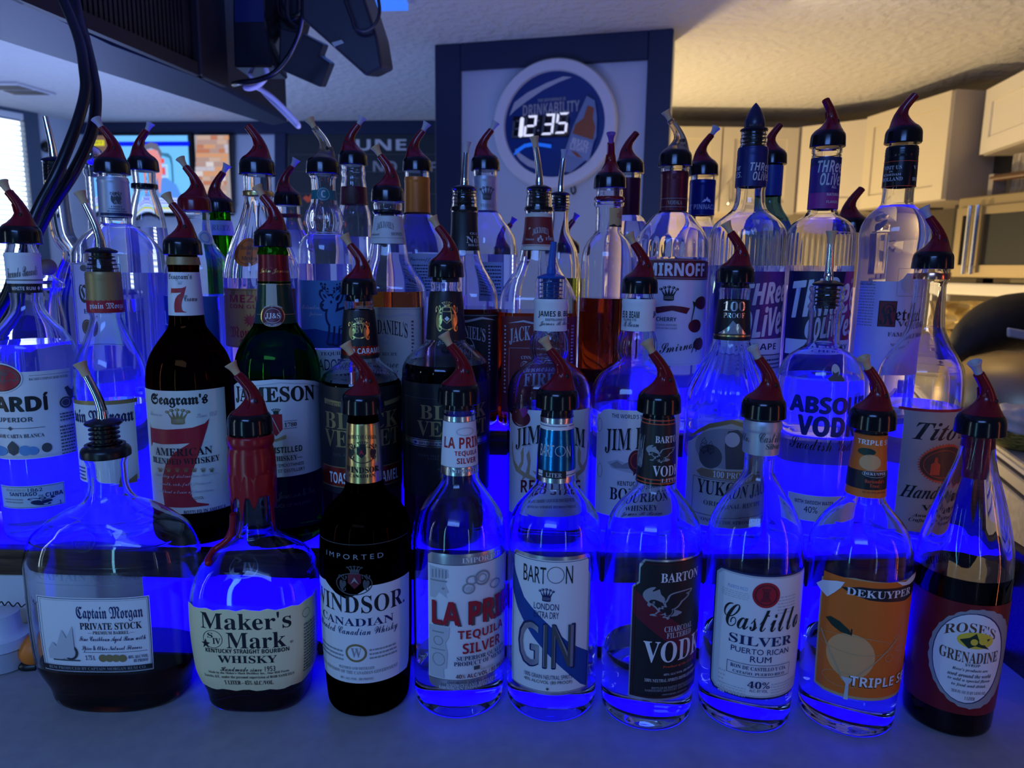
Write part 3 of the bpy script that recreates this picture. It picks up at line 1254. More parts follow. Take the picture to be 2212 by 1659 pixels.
bk = [('r', 425, 292, 497, 458, glow('screen_mortar', (0.42, 0.38, 0.38), 0.8))] + bk + [('p', 470, 440, 497, 458, glow('screen_green', (0.08, 0.28, 0.05), 0.8), [(.5, .2), (1, 0), (1, 1), (0, 1)])]
screen('wall_television', 'narrow wall screen showing a brick wall beside the larger television', 427, 294, 495, 456, 4, bk)

cbq = [on_far(624, 640, 0.02), on_far(960, 640, 0.02), on_far(960, 288, 0.02), on_far(624, 288, 0.02)]
cc = sum(cbq, Vector()) / 4
board = empty('letter_board', cc, 'dark letter board with white capitals hung on the far wall', 'letter board')
bm = bmesh.new()
slab(bm, [p - cc for p in cbq], fn * 0.02)
obj('board_panel', fix(bm), bsdf('dark_slate', (0.012, 0.02, 0.028), 0.55), board, smooth=False)
its = [('t', 'JUNE', 742, 301, 878, 332, 'b', 'lgrey'), ('t', 'ND', 806, 348, 858, 372, 'b', 'grey'), ('t', 'F', 930, 350, 942, 372, 'b', 'grey')]
for yy in (333, 370, 418, 465):
    its.append(('r', 626, yy, 958, yy + 1.5, 'dgrey'))
its += [('p', 655, 418, 680, 438, 'copper', [(0, .5), (.3, .2), (.5, .4), (.8, 0), (1, .5), (.7, .8), (.4, 1)]), ('p', 655, 470, 680, 492, 'copper', [(0, .5), (.3, .2), (.5, .4), (.8, 0), (1, .5), (.7, .8), (.4, 1)])]
plane_art('board_letters', on_far(780, 400, 0.022), fux, fnn, 0, its, board, cc)

# ------------------------------------------------------------------ clock sign on the partition
cp = on_part(1198, 270, 0.05)
clock = empty('wall_clock', cp - pn * 0.05, 'round white-rimmed digital bar clock reading 12:35 on a blue face', 'clock')
o_ = clock.location
bm = bmesh.new()
R0 = 0.222
rr = [(0.0, R0 * 0.90), (0.0, R0 * 0.96), (0.045, R0), (0.062, R0 * 0.99), (0.070, R0 * 0.965), (0.072, R0 * 0.81), (0.057, R0 * 0.80)]
rings_bm(bm, [circ(pn * t, r, 96, pn) for t, r in rr], True, False)
obj('clock_rim', fix(bm), bsdf('white_plastic', (0.62, 0.63, 0.66), 0.4), clock, sharp=40)
e_dig = glow('clock_digit', (0.72, 0.76, 1.0), 1.0)
cfp = on_part(1193, 270, 0.058)
bm = bmesh.new()
rings_bm(bm, [circ(pn * t, R0 * 0.81, 96, pn) for t in (0.050, 0.057)])
obj('clock_face', fix(bm), bsdf('clock_blue', (0.006, 0.03, 0.17), 0.3), clock, sharp=40)
def seg_digit(ch, x0, y0, x1, y1, sk, col_on, col_off):
    on = {'1': 'bc', '2': 'abged', '3': 'abgcd', '5': 'afgcd', '8': 'abcdefg'}[ch]
    t = 0.20
    S = {'a': [(t, 0), (1, 0), (.9, .1), (t + .1, .1)], 'd': [(.1, .9), (.9 - t * .2, .9), (.8, 1), (0, 1)], 'g': [(.15, .5), (.25, .45), (.78, .45), (.88, .5), (.78, .55), (.25, .55)],
         'b': [(1, .03), (1, .48), (.9, .5), (.8, .42), (.8, .12)], 'c': [(1, .52), (1, .97), (.8, .88), (.8, .58), (.9, .5)], 'f': [(0, .03), (.2, .12), (.2, .42), (.1, .5), (0, .48)], 'e': [(0, .52), (.1, .5), (.2, .58), (.2, .88), (0, .97)]}
    out = []
    for k_, pts in S.items():
        sk_ = [(px_ + sk * (0.5 - py_), py_) for px_, py_ in pts]
        out.append(('p', x0, y0, x1, y1, col_on if k_ in on else col_off, sk_))
    return out
silver_sw = bsdf('clock_swoosh', (0.42, 0.44, 0.48), 0.4)
dial = [('p', 1098, 168, 1235, 250, silver_sw, [(.02, .98), (.1, .62), (.3, .38), (.6, .15), (.86, 0), (1, .03), (.8, .14), (.55, .33), (.3, .60), (.12, .82)]), ('p', 1112, 320, 1160, 372, silver_sw, [(0, .0), (.3, .25), (.7, .5), (1, .6), (1, .9), (.6, .75), (.25, .5), (.05, .25)]),
        ('t', 'THE DIFFERENCE IS', 1162, 212, 1222, 219, 'b', 'grey', dict(rise=0.3)), ('t', 'DRINKABILITY', 1130, 222, 1252, 246, 'b', 'grey', dict(rise=0.25)), ('r', 1108, 250, 1230, 298, 'black'), ('r', 1110, 250, 1230, 297, M['black'])]
dial += seg_digit('8', 1108, 260, 1130, 298, 0.18, 'dgrey', 'dgrey')
dial += [('p', 1120, 254, 1134, 298, e_dig, [(.55, .0), (.95, .06), (.8, .95), (.4, 1), (.1, .92), (.35, .1)])]
dial += seg_digit('2', 1135, 251, 1160, 296, 0.18, e_dig, 'dgrey') + seg_digit('3', 1174, 248, 1199, 293, 0.18, e_dig, 'dgrey') + seg_digit('5', 1204, 246, 1229, 291, 0.18, e_dig, 'dgrey')
dial += [('e', 1164, 262, 1168, 266, 'grey'), ('e', 1164, 283, 1168, 287, 'grey'), ('p', 1112, 310, 1194, 338, glow('clock_blue_arc', (0.01, 0.12, 0.75), 0.9), [(0, 1), (.1, .5), (.3, .12), (.55, 0), (1, .22), (1, .5), (.6, .28), (.32, .4), (.15, .75)]),
         ('p', 1215, 205, 1291, 375, bsdf('clock_pale', (0.16, 0.22, 0.36), 0.4), [(.70, .04), (.92, .10), (1, .3), (1, .55), (.7, .85), (.3, 1), (.0, .98), (.1, .75), (.35, .4)]),
         ('p', 1240, 228, 1290, 306, bsdf('clock_amber', (0.26, 0.07, 0.015), 0.4), [(.62, .05), (.9, .12), (.86, .4), (.98, .65), (.9, 1), (.0, .8), (.12, .55), (.45, .4)]), ('p', 1228, 300, 1284, 352, bsdf('clock_label', (0.20, 0.26, 0.42), 0.4), [(.15, 0), (1, .25), (.85, 1), (0, .7)]),
         ('t', 'BUD', 1238, 304, 1274, 316, 'o', 'lgrey', dict(rise=-0.8)), ('t', 'LIGHT', 1234, 316, 1274, 330, 'o', 'lgrey', dict(rise=-0.8)), ('p', 1236, 326, 1262, 345, bsdf('clock_amber', (0.26, 0.07, 0.015), 0.4), [(0, .1), (.5, .3), (1, 1), (.5, .8)])]
plane_art('clock_print', cfp, pd_, pn, 0, dial, clock, o_)
bm = bmesh.new()
hp = [on_part(x, y, 0.02) - o_ for x, y in ((1231, 395), (1240, 402), (1243, 412), (1239, 419), (1234, 414), (1234, 402))]
tube(bm, smooth_path(hp, 5), 0.003, 8)
obj('pull_cord', fix(bm), M['rubber'], clock)

# ------------------------------------------------------------------ overhead bulkhead and the gear hung from it
ZB = 0.80
ol = [atz(x, y, ZB) for x, y in ((-140, 42), (590, 271), (620, 264), (430, 169), (240, 98), (120, 40), (-40, -38))]
root = empty('overhead_bulkhead', (ol[1].x, ol[1].y, ZB), 'long black and navy wooden bulkhead hanging from the ceiling over the bar', 'bulkhead')
o_ = root.location
m_blk = bsdf('black_paint', (0.010, 0.009, 0.010), 0.45)
noise_col(m_blk, 9, (0.006, 0.006, 0.007), (0.020, 0.015, 0.014), 6, (1, 1, 1), 0.4, 0.8)
m_nb = bsdf('navy_underside', (0.002, 0.013, 0.040), 0.5)
bm = bmesh.new()
slab(bm, [p - o_ for p in ol], (0, 0, 0.012))
obj('bottom_board', fix(bm), m_nb, root, smooth=False)['label'] = 'navy painted underside'
bm = bmesh.new()
slab(bm, [p - o_ + Vector((0, 0, 0.012)) for p in ol], (0, 0, ZC - ZB - 0.013))
obj('bulkhead_body', fix(bm), m_blk, root, smooth=False)
fd = (ol[3] - ol[5]).normalized()
fnrm = Vector((fd.y, -fd.x, 0))
bm = bmesh.new()
for a, b_ in ((ol[5], ol[3]),):
    q0 = a - fd * 0.25 - o_
    q1 = b_ - o_
    slab(bm, [q0, q1, q1 + Vector((0, 0, 0.026)), q0 + Vector((0, 0, 0.026))], fnrm * 0.014)
obj('bottom_rail', fix(bm), bsdf('dark_brown_rail', (0.012, 0.008, 0.008), 0.5), root, smooth=False)
bm = bmesh.new()
q0 = ol[3] - fd * 0.02 - o_
slab(bm, [q0, q0 + fd * 0.10, q0 + fd * 0.10 + Vector((0, 0, 0.39)), q0 + Vector((0, 0, 0.39))], fnrm * 0.02)
obj('corner_post', bev(fix(bm), 0.003, 1), bsdf('dark_brown_rail', (0.012, 0.008, 0.008), 0.5), root, smooth=False)
bm = bmesh.new()
for i in range(26):
    q0 = ol[3] - fd * (0.05 + 0.012 * i) - o_ + Vector((0, 0, 0.03))
    slab(bm, [q0, q0 + fd * 0.007, q0 + fd * 0.007 + Vector((0, 0, 0.34)), q0 + Vector((0, 0, 0.34))], fnrm * 0.004)
obj('ribbed_panel', fix(bm), m_blk, root, smooth=False)


def hang(name, label, cat, pts, Y, ext, mat, bw=0.004):
    P_ = [at(x, y, Y) for x, y in pts]
    c = P_[0].copy()
    bm = bmesh.new()
    slab(bm, [p - c for p in P_], ext)
    fix(bm)
    if bw:
        bev(bm, bw, 2)
    o = obj(name, bm, mat, smooth=False)
    o.location = c
    return tag(o, label, cat)


YG = 1.62
gloss = bsdf('gloss_black_box', (0.006, 0.007, 0.010), 0.12)
pb = [at(x, y, YG) for x, y in ((506, 145), (591, 145), (572, 40), (566, -160), (503, -160), (503, 40))]
root = empty('junction_box', pb[0], 'tall black box with a glossy blue front hanging on the bulkhead with white cables below', 'junction box')
bm = bmesh.new()
slab(bm, [p - pb[0] for p in (pb[0], pb[1], pb[2], pb[3], pb[4], pb[5])], (0, 0.10, 0))
obj('box_case', bev(fix(bm), 0.003, 1), gloss, root, smooth=False)
bm = bmesh.new()
q = [at(x, y, YG - 0.003) for x, y in ((507, 47), (570, 47), (564, -150), (505, -150))]
slab(bm, [p - pb[0] for p in q], (0, 0.0025, 0))
obj('front_panel', fix(bm), bsdf('gloss_navy_panel', (0.008, 0.018, 0.06), 0.08), root, smooth=False)
hang('steel_plate', 'dark stepped flap hanging in front of the ceiling', 'bracket', ((649, 70), (699, 95), (690, 120), (713, 136), (692, 189), (601, 149), (603, 60)), 1.66, (0.0, 0.05, 0.012), bsdf('dark_flap', (0.008, 0.009, 0.012), 0.35))
hang('mounting_arm', 'dark angled metal arm reaching out from the bulkhead', 'bracket', ((602, 60), (648, 100), (668, 30), (640, -90), (590, -90)), 1.72, (0.0, 0.03, 0.0), bsdf('dark_metal', (0.015, 0.015, 0.02), 0.4))
P_ = [at(x, y, 1.45) for x, y in ((650, -60), (650, 40), (790, 165), (827, 147), (816, 81), (770, -60))]
root = empty('projector', P_[2], 'black slanted projector hanging nose down from the ceiling', 'projector')
bm = bmesh.new()
slab(bm, [p - P_[2] for p in P_], (0.0, 0.13, 0.03))
obj('projector_case', bev(fix(bm), 0.006, 2), bsdf('matt_black_case', (0.010, 0.010, 0.013), 0.42), root, smooth=False)
bm = bmesh.new()
q = [at(x, y, 1.445) for x, y in ((716, 92), (738, 86), (743, 93), (722, 101))]
slab(bm, [p - P_[2] for p in q], (0, 0.01, 0))
obj('metal_clip', fix(bm), M['chrome'], root, smooth=False)
bm = bmesh.new()
tube(bm, smooth_path([at(x, y, 1.43) - P_[2] for x, y in ((812, -30), (820, 20), (812, 50), (790, 66), (768, 62), (760, 40), (745, 0), (742, -20))], 6), 0.0032, 10)
obj('power_cord', fix(bm), M['rubber'], root)


def cable(name, label, pts, r, mat, cat='cable'):
    P_ = [at(x, y, Y) for x, y, Y in pts]
    c = P_[-1].copy()
    bm = bmesh.new()
    tube(bm, smooth_path([p - c for p in P_], 7), r, 12)
    o = obj(name, fix(bm), mat)
    o.location = c
    return tag(o, label, cat)


blk = bsdf('cable_black', (0.006, 0.007, 0.010), 0.28)
wht = bsdf('cable_white', (0.62, 0.63, 0.70), 0.35)
cable('power_cable', 'thick black cable hanging from the bulkhead, outermost of the pair', [(110, -60, 1.02), (150, 30, 1.0), (172, 90, .98), (182, 150, .96), (184, 200, .95), (165, 270, .93), (125, 370, .91), (88, 440, .9), (62, 500, .89), (40, 560, .88), (14, 640, .87), (-40, 720, .87)], 0.0066, blk)
cable('power_cable', 'thick black cable hanging from the bulkhead, nearer the silver-sleeved tequila', [(150, -60, 1.07), (168, 30, 1.05), (184, 90, 1.02), (200, 160, 1.0), (207, 215, .98), (198, 285, .96), (160, 370, .94), (108, 450, .93), (78, 510, .925), (58, 570, .915), (32, 650, .905), (-20, 740, .90)], 0.0072, blk)
cable('white_cable', 'white cable looping down below the black junction box', [(534, 150, 1.68), (545, 168, 1.67), (575, 205, 1.66), (610, 240, 1.64), (638, 268, 1.63), (645, 273, 1.62), (640, 262, 1.62), (612, 232, 1.62), (582, 205, 1.62), (556, 190, 1.62), (536, 188, 1.62)], 0.0050, wht)
cable('white_cable', 'short white cable bunched under the junction box', [(575, 150, 1.60), (576, 164, 1.595), (560, 183, 1.59), (540, 191, 1.585), (530, 187, 1.59), (548, 176, 1.60)], 0.0056, wht)
cable('black_cable', 'thin black cable crossing in front of the junction box', [(662, -30, 1.50), (656, 20, 1.50), (648, 70, 1.52), (628, 115, 1.54), (596, 155, 1.54), (560, 172, 1.55), (522, 178, 1.56), (505, 182, 1.60)], 0.0058, blk)
for i, (x, y) in enumerate(((622, 22), (634, 10), (642, 34))):
    cable('black_cable', ['coiled black cable beside the junction box', 'middle loop of black cable above the stepped flap', 'black cable loop nearest the slanted projector'][i], [(x - 20, y - 60, 1.72 - .03 * i), (x - 22, y, 1.70 - .03 * i), (x, y + 24, 1.69 - .03 * i), (x + 22, y + 4, 1.69 - .03 * i), (x + 18, y - 60, 1.72 - .03 * i)], 0.0042, blk)

# ------------------------------------------------------------------ kitchen: wall cabinets, oven, shelf
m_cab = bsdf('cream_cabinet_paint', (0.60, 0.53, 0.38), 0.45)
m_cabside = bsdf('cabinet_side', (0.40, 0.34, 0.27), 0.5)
m_nickel = bsdf('brushed_nickel', (0.55, 0.52, 0.47), 0.3, 1.0)


def cabinet(label, a, b, z0, z1, dep, doors, hz=None, handles=(), mat=None, slab_door=True, thin=0.06):
    a, b = Vector((a[0], a[1], z0)), Vector((b[0], b[1], z0))
    d = (b - a)
    w = d.length
    d.normalize()
    n = Vector((d.y, -d.x, 0))
    r = empty('wall_cabinet', a, label, 'cabinet', 'cream kitchen wall cabinets')
    H = z1 - z0
    bm = bmesh.new()
    slab(bm, [Vector((0, 0, 0)), d * w, d * w + Vector((0, 0, H)), Vector((0, 0, H))], -n * dep)
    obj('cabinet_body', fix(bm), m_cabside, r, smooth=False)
    for i, (s0, s1) in enumerate(doors):
        bm = bmesh.new()
        q = lambda s, z: d * s + Vector((0, 0, z))
        slab(bm, [q(s0 + .004, .004), q(s1 - .004, .004), q(s1 - .004, H - .004), q(s0 + .004, H - .004)], n * 0.010)
        fr = min(thin, (s1 - s0) * 0.22)
        for (u0, v0, u1, v1) in ((s0 + .004, .004, s0 + fr, H - .004), (s1 - fr, .004, s1 - .004, H - .004), (s0 + fr, .004, s1 - fr, fr), (s0 + fr, H - fr, s1 - fr, H - .004)):
            slab(bm, [q(u0, v0) + n * .01, q(u1, v0) + n * .01, q(u1, v1) + n * .01, q(u0, v1) + n * .01], n * 0.008)
        dr = obj('cabinet_door', fix(bm), mat or m_cab, r, smooth=False)
        if i < len(handles) and handles[i] is not None:
            s = handles[i]
            bm = bmesh.new()
            p0_, p1_ = q(s, 0.05) + n * 0.018, q(s, 0.15) + n * 0.018
            tube(bm, smooth_path([p0_, p0_ + n * 0.022, (p0_ + p1_) / 2 + n * 0.026, p1_ + n * 0.022, p1_], 4), 0.006, 8)
            obj('door_handle', fix(bm), m_nickel, dr)
    return r


c1b = at(1712, 470, 3.7)
c0 = Vector((0.62, 3.7, 0))
w = c1b.x - 0.62
s1 = at(1562, 400, 3.7).x - 0.62
cabinet('two-door cream wall cabinet beside the navy partition', c0, (c1b.x, 3.7), 0.69, 1.115, 0.33, ((0, s1 - 0.02), (s1 - 0.02, w)), handles=(s1 - 0.06, s1 + 0.02))
c2 = atz(1880, 256, 1.118)
c3 = atz(2068, 191, 1.128)
wl_ = (Vector((c2.x, c2.y)) - Vector((c1b.x, 3.7))).length
cabinet('single-door cream wall cabinet in the kitchen corner', (c1b.x, 3.7), (c2.x, c2.y), 0.70, 1.118, 0.3, ((0.02, wl_),))
wl_ = (Vector((c3.x, c3.y)) - Vector((c2.x, c2.y))).length
cabinet('cream wall cabinet with its bare brown end panel facing the oven', (c2.x, c2.y), (c3.x, c3.y), 0.70, 1.126, 0.3, ((0, wl_),))
e0, e1 = at(2134, 260, 2.9), at(2330, 260, 2.28)
wl_ = (Vector((e1.x, e1.y)) - Vector((e0.x, e0.y))).length
cabinet('short cream cabinet hung above the steel oven', (e0.x, e0.y), (e1.x, e1.y), 0.865, 1.115, 0.28, ((0, wl_),), mat=bsdf('pale_cream_paint', (0.68, 0.63, 0.52), 0.45))

p = at(2020, 445, 3.30)
bm = bmesh.new()
box(bm, (p.x - 0.045, p.y - 0.01, p.z - 0.015), (p.x + 0.035, p.y + 0.4, p.z + 0.018))
tag(obj('under_cabinet_radio', bev(fix(bm), 0.003, 1), M['black'], smooth=False), 'small dark box fixed under the corner cabinets', 'radio')

# steel oven with two glazed doors
oa, ob = at(2062, 515, 2.80), at(2330, 515, 2.32)
A, B = Vector((oa.x, oa.y, 0.392)), Vector((ob.x, ob.y, 0.392))
d = (B - A)
w = d.length
d.normalize()
n = Vector((d.y, -d.x, 0))
m_steel = bsdf('warm_steel', (0.30, 0.235, 0.135), 0.4, 0.7)
oven = empty('countertop_oven', A, 'steel countertop oven with two glass doors and long vertical handles', 'oven')
q = lambda s, z: d * s + Vector((0, 0, z))
bm = bmesh.new()
slab(bm, [q(0, 0), q(w, 0), q(w, 0.30), q(0, 0.30)], -n * 0.32)
obj('oven_body', bev(fix(bm), 0.004, 1), m_steel, oven, smooth=False)
s_mid = (at(2100, 515, 2.72) - A).dot(d) + 0.02
for k_, (s0, s1) in enumerate(((0.015, s_mid), (s_mid + 0.006, s_mid + 0.26))):
    bm = bmesh.new()
    f_ = 0.028
    for (u0, v0, u1, v1) in ((s0, .02, s0 + f_, .26), (s1 - f_, .02, s1, .26), (s0 + f_, .02, s1 - f_, .02 + f_), (s0 + f_, .26 - f_, s1 - f_, .26)):
        slab(bm, [q(u0, v0) + n * .001, q(u1, v0) + n * .001, q(u1, v1) + n * .001, q(u0, v1) + n * .001], n * 0.014)
    dr = obj('oven_door', fix(bm), m_steel, oven, smooth=False)
    bm = bmesh.new()
    slab(bm, [q(s0 + f_, .02 + f_) + n * .001, q(s1 - f_, .02 + f_) + n * .001, q(s1 - f_, .26 - f_) + n * .001, q(s0 + f_, .26 - f_) + n * .001], n * 0.005)
    obj('door_glass', fix(bm), bsdf('smoked_oven_glass', (0.03, 0.028, 0.022), 0.06), dr, smooth=False)
    hs = s1 - 0.014 if k_ == 0 else s0 + 0.014
    bm = bmesh.new()
    h0, h1 = q(hs, 0.015) + n * 0.03, q(hs, 0.265) + n * 0.03
    tube(bm, [h0, h1], 0.008, 12)
    for zz in (0.04, 0.24):
        tube(bm, [q(hs, zz) + n * 0.012, q(hs, zz) + n * 0.032], 0.004, 8)
    obj('oven_handle', fix(bm), M['chrome'], dr)
bm = bmesh.new()
ws = s_mid + 0.27
slab(bm, [q(ws, .03) + n * .001, q(w - .01, .03) + n * .001, q(w - .01, .26) + n * .001, q(ws, .26) + n * .001], n * 0.006)
for zz in (.07, .14, .21):
    rings_bm(bm, [circ(q(ws + 0.04, zz) + n * t, r, 16, n) for t, r in ((0.006, 0.018), (0.022, 0.016))])
obj('control_panel', fix(bm), m_steel, oven, smooth=False)

# crate with a wooden handle on the oven
ca = A + d * 0.12 + Vector((0, 0, 0.30)) - n * 0.10
crate = empty('wooden_crate', ca, 'weathered plank crate with a brown handle rail standing on the oven', 'crate')
bm = bmesh.new()
for i in range(4):
    slab(bm, [d * (0.09 * i), d * (0.09 * i + 0.086), d * (0.09 * i + 0.086) + Vector((0, 0, 0.15)), d * (0.09 * i) + Vector((0, 0, 0.15))], -n * 0.015)
obj('plank_panel', fix(bm), noise_col(bsdf('weathered_plank', (0.3, 0.26, 0.2), 0.7), 20, (0.16, 0.13, 0.10), (0.42, 0.37, 0.28), 6, (6, 6, 1)), crate, smooth=False)
bm = bmesh.new()
tube(bm, [d * -0.03 + n * 0.05 + Vector((0, 0, 0.065)), d * 0.36 + n * 0.05 + Vector((0, 0, 0.065))], 0.012, 14)
obj('handle_rail', fix(bm), bsdf('brown_rail_wood', (0.10, 0.045, 0.02), 0.4), crate)
bm = bmesh.new()
slab(bm, [d * -0.035 + Vector((0, 0, 0)), d * -0.015, d * -0.015 + Vector((0, 0, .08)), d * -0.035 + Vector((0, 0, .08))], n * 0.06)
obj('rail_bracket', fix(bm), bsdf('grey_bracket', (0.25, 0.22, 0.19), 0.5), crate, smooth=False)
# panel coloured dark to stand in for shade in the gap behind the crate
struct(wall('recess_shade', (A - n * 0.27 - d * 0.3).xy, (A + d * (w + 0.2) - n * 0.27).xy, 0.39, 1.12, 0.01, bsdf('recess_shade_tone', (0.02, 0.018, 0.016), 0.6)))

# shelf below the oven with its bracket and a glowing strip light
sa = A + Vector((0, 0, -0.062)) - d * 0.04
shelf = empty('oven_shelf', sa, 'white shelf with a rounded rail carrying the oven', 'shelf')
bm = bmesh.new()
slab(bm, [Vector((0, 0, 0)) + n * 0.06, d * (w + 0.1) + n * 0.06, d * (w + 0.1) + n * 0.06 + Vector((0, 0, 0.044)), n * 0.06 + Vector((0, 0, 0.044))], -n * 0.42)
obj('shelf_board', bev(fix(bm), 0.008, 2), bsdf('off_white_paint', (0.55, 0.51, 0.42), 0.45), shelf, smooth=False)
bm = bmesh.new()
slab(bm, [d * 0.02 + n * 0.05, d * 0.085 + n * 0.05, d * 0.08 + n * 0.05 + Vector((0, 0, -0.135)), d * 0.005 + n * 0.05 + Vector((0, 0, -0.135))], -n * 0.02)
obj('shelf_bracket', bev(fix(bm), 0.004, 1), bsdf('off_white_paint', (0.55, 0.51, 0.42), 0.45), shelf, smooth=False)
for s in (0.06, 0.30):
    bm = bmesh.new()
    box(bm, (-0.02, -0.02, 0), (0.02, 0.02, 0.018))
    f_ = obj('oven_foot', fix(bm), M['rubber'], oven, smooth=False)
    f_.location = d * s - n * 0.1 + Vector((0, 0, -0.018))

# side counter with drawers along the kitchen wall
m_top = noise_col(bsdf('cream_worktop', (0.55, 0.5, 0.38), 0.4), 70, (0.44, 0.39, 0.28), (0.58, 0.52, 0.39), 3)
ZK = 0.06
k0, k1 = atz(2140, 950, ZK), atz(2230, 1014, ZK)
kd = (k1 - k0).normalized()
kn = Vector((kd.y, -kd.x, 0))
if kn.x > 0:
    kn = -kn
far_, near_ = k0 - kd * 1.6, k1 + kd * 0.75
sc_ = empty('side_counter', k0, 'cream speckled side counter with drawer fronts running along the kitchen wall', 'counter')
o_ = sc_.location
def prism(name, z0, z1, inset, mat, bw=0.003, depth_=0.42):
    bm = bmesh.new()
    a_, b_ = far_ - kn * inset - o_, near_ - kn * inset - o_
    a_.z = b_.z = z0 - o_.z
    slab(bm, [a_, b_, b_ - kn * depth_, a_ - kn * depth_], (0, 0, z1 - z0))
    fix(bm)
    if bw:
        bev(bm, bw, 1)
    return obj(name, bm, mat, sc_, smooth=False)
prism('worktop', ZK - 0.012, ZK, 0, m_top)
prism('worktop_edge', ZK - 0.026, ZK - 0.0125, 0.003, bsdf('white_edge', (0.62, 0.6, 0.55), 0.4))
prism('shadow_gap', ZK - 0.034, ZK - 0.0265, 0.02, M['rubber'], 0)
prism('drawer_front', ZK - 0.062, ZK - 0.0345, 0.004, bsdf('cream_drawer', (0.52, 0.46, 0.32), 0.45))
prism('shadow_gap', ZK - 0.072, ZK - 0.0625, 0.02, M['rubber'], 0)
prism('cabinet_side', ZF, ZK - 0.0725, 0.006, m_top)

# things on the side counter
def prop_at(px, py, z=ZK):
    return atz(px, py, z)

pc = prop_at(2206, 968)
bowl = empty('wicker_bowl', pc, 'yellow-green wicker bowl holding crumpled white paper on the side counter', 'bowl')
bm = bmesh.new()
lathe(bm, [(0.0, 0.03), (0.004, 0.045), (0.02, 0.066), (0.038, 0.080), (0.042, 0.083), (0.042, 0.078), (0.02, 0.060), (0.006, 0.03)], 40)
obj('woven_bowl', fix(bm), noise_col(bsdf('wicker', (0.4, 0.38, 0.05), 0.6), 90, (0.18, 0.17, 0.02), (0.62, 0.56, 0.12), 2, (1, 1, 3)), bowl)
bm = bmesh.new()
bmesh.ops.create_icosphere(bm, subdivisions=4, radius=0.068)
rr_ = random.Random(3)
for v in bm.verts:
    f_ = 1 + 0.13 * math.sin(v.co.x * 130 + 2) * math.cos(v.co.y * 110) + 0.1 * math.sin(v.co.z * 150 + v.co.x * 60)
    v.co = Vector((v.co.x * f_, v.co.y * f_, v.co.z * 0.55 * f_ + 0.05))
paper = tag(obj('crumpled_paper', bm, bsdf('tissue_paper', (0.62, 0.58, 0.50), 0.7)), 'crumpled white paper heaped in the wicker bowl', 'paper')
paper.location = pc

pc = prop_at(2215, 905)
pc = pc + Vector((0.02, 0.06, 0))
pot = empty('steel_dome', pc, 'large brushed steel dome catching warm light on the side counter', 'food cover')
bm = bmesh.new()
lathe(bm, [(0.0, 0.175), (0.004, 0.178), (0.012, 0.172), (0.05, 0.168), (0.10, 0.15), (0.135, 0.115), (0.155, 0.06), (0.160, 0.002)], 64)
obj('dome_shell', fix(bm), bsdf('brushed_brass_steel', (0.42, 0.33, 0.18), 0.42, 1.0), pot, sharp=50)
bm = bmesh.new()
tube(bm, smooth_path([(-0.165, -0.03, 0.025), (-0.195, -0.035, 0.03), (-0.198, -0.055, 0.028), (-0.160, -0.065, 0.022)], 5), 0.006, 10)
obj('dome_handle', fix(bm), bsdf('brushed_brass_steel', (0.42, 0.33, 0.18), 0.42, 1.0), pot)

bm = bmesh.new()
pth = [at(x, y, Y) for x, y, Y in ((2048, 778, 1.95), (2075, 758, 1.95), (2110, 726, 1.96), (2165, 700, 1.97), (2235, 694, 2.0), (2310, 694, 2.02))]
tube(bm, smooth_path([p_ - pth[0] for p_ in pth], 6), [0.012] + [0.02 + 0.066 * (1 - math.exp(-(i / 11) ** 1.6)) for i in range(30)], 24)
bag = tag(obj('black_bag', fix(bm), bsdf('black_fabric', (0.012, 0.012, 0.013), 0.6)), 'stuffed black bag leaning across the side counter below the oven shelf', 'bag')
bag.location = pth[0]
bump(bsdf('black_fabric'), 25, 0.4)
pp = [at(x, y, 1.85) for x, y in ((2180, 708), (2240, 718), (2240, 738), (2180, 728))]
bm = bmesh.new()
slab(bm, [p_ - pp[0] for p_ in pp], (0, 0.012, 0.0))
sp = tag(obj('white_box', bev(fix(bm), 0.003, 1), bsdf('white_card', (0.55, 0.57, 0.6), 0.5), smooth=False), 'small white box on top of the stuffed black bag', 'box')
sp.location = pp[0]
# crumpled brown paper glowing under the shelf
bm = bmesh.new()
g0 = [at(2030, 760, 2.35), at(2240, 720, 2.35), at(2240, 652, 2.40), at(2030, 650, 2.40)]
N_ = 22
vs = [[None] * (N_ + 1) for _ in range(N_ + 1)]
for i in range(N_ + 1):
    for j in range(N_ + 1):
        u, v = i / N_, j / N_
        p_ = (g0[0] * (1 - u) + g0[1] * u) * (1 - v) + (g0[3] * (1 - u) + g0[2] * u) * v
        p_ = p_ + Vector((0, 0.03 * math.sin(u * 19 + v * 14) + 0.02 * math.sin(u * 31 - v * 17), 0))
        vs[i][j] = bm.verts.new(p_ - g0[0])
for i in range(N_):
    for j in range(N_):
        bm.faces.new((vs[i][j], vs[i + 1][j], vs[i + 1][j + 1], vs[i][j + 1]))
bmesh.ops.solidify(bm, geom=bm.faces[:], thickness=0.004)
pb_ = tag(obj('paper_sack', fix(bm), bsdf('kraft_sack', (0.50, 0.38, 0.17), 0.5)), 'creased brown paper sack lit up behind the shelf bracket', 'sack')
pb_.location = g0[0]
point_light('shelf_lamp', at(2180, 650, 2.22), (1.0, 0.72, 0.30), 2.2, 0.03)

# ------------------------------------------------------------------ counter and the lit step display
Z1, Z2 = 0.116, 0.221          # heights of the two steps above the counter
Y1, Y2, YB = 0.700, 0.806, 1.16
XL, XR = -0.78, 0.528

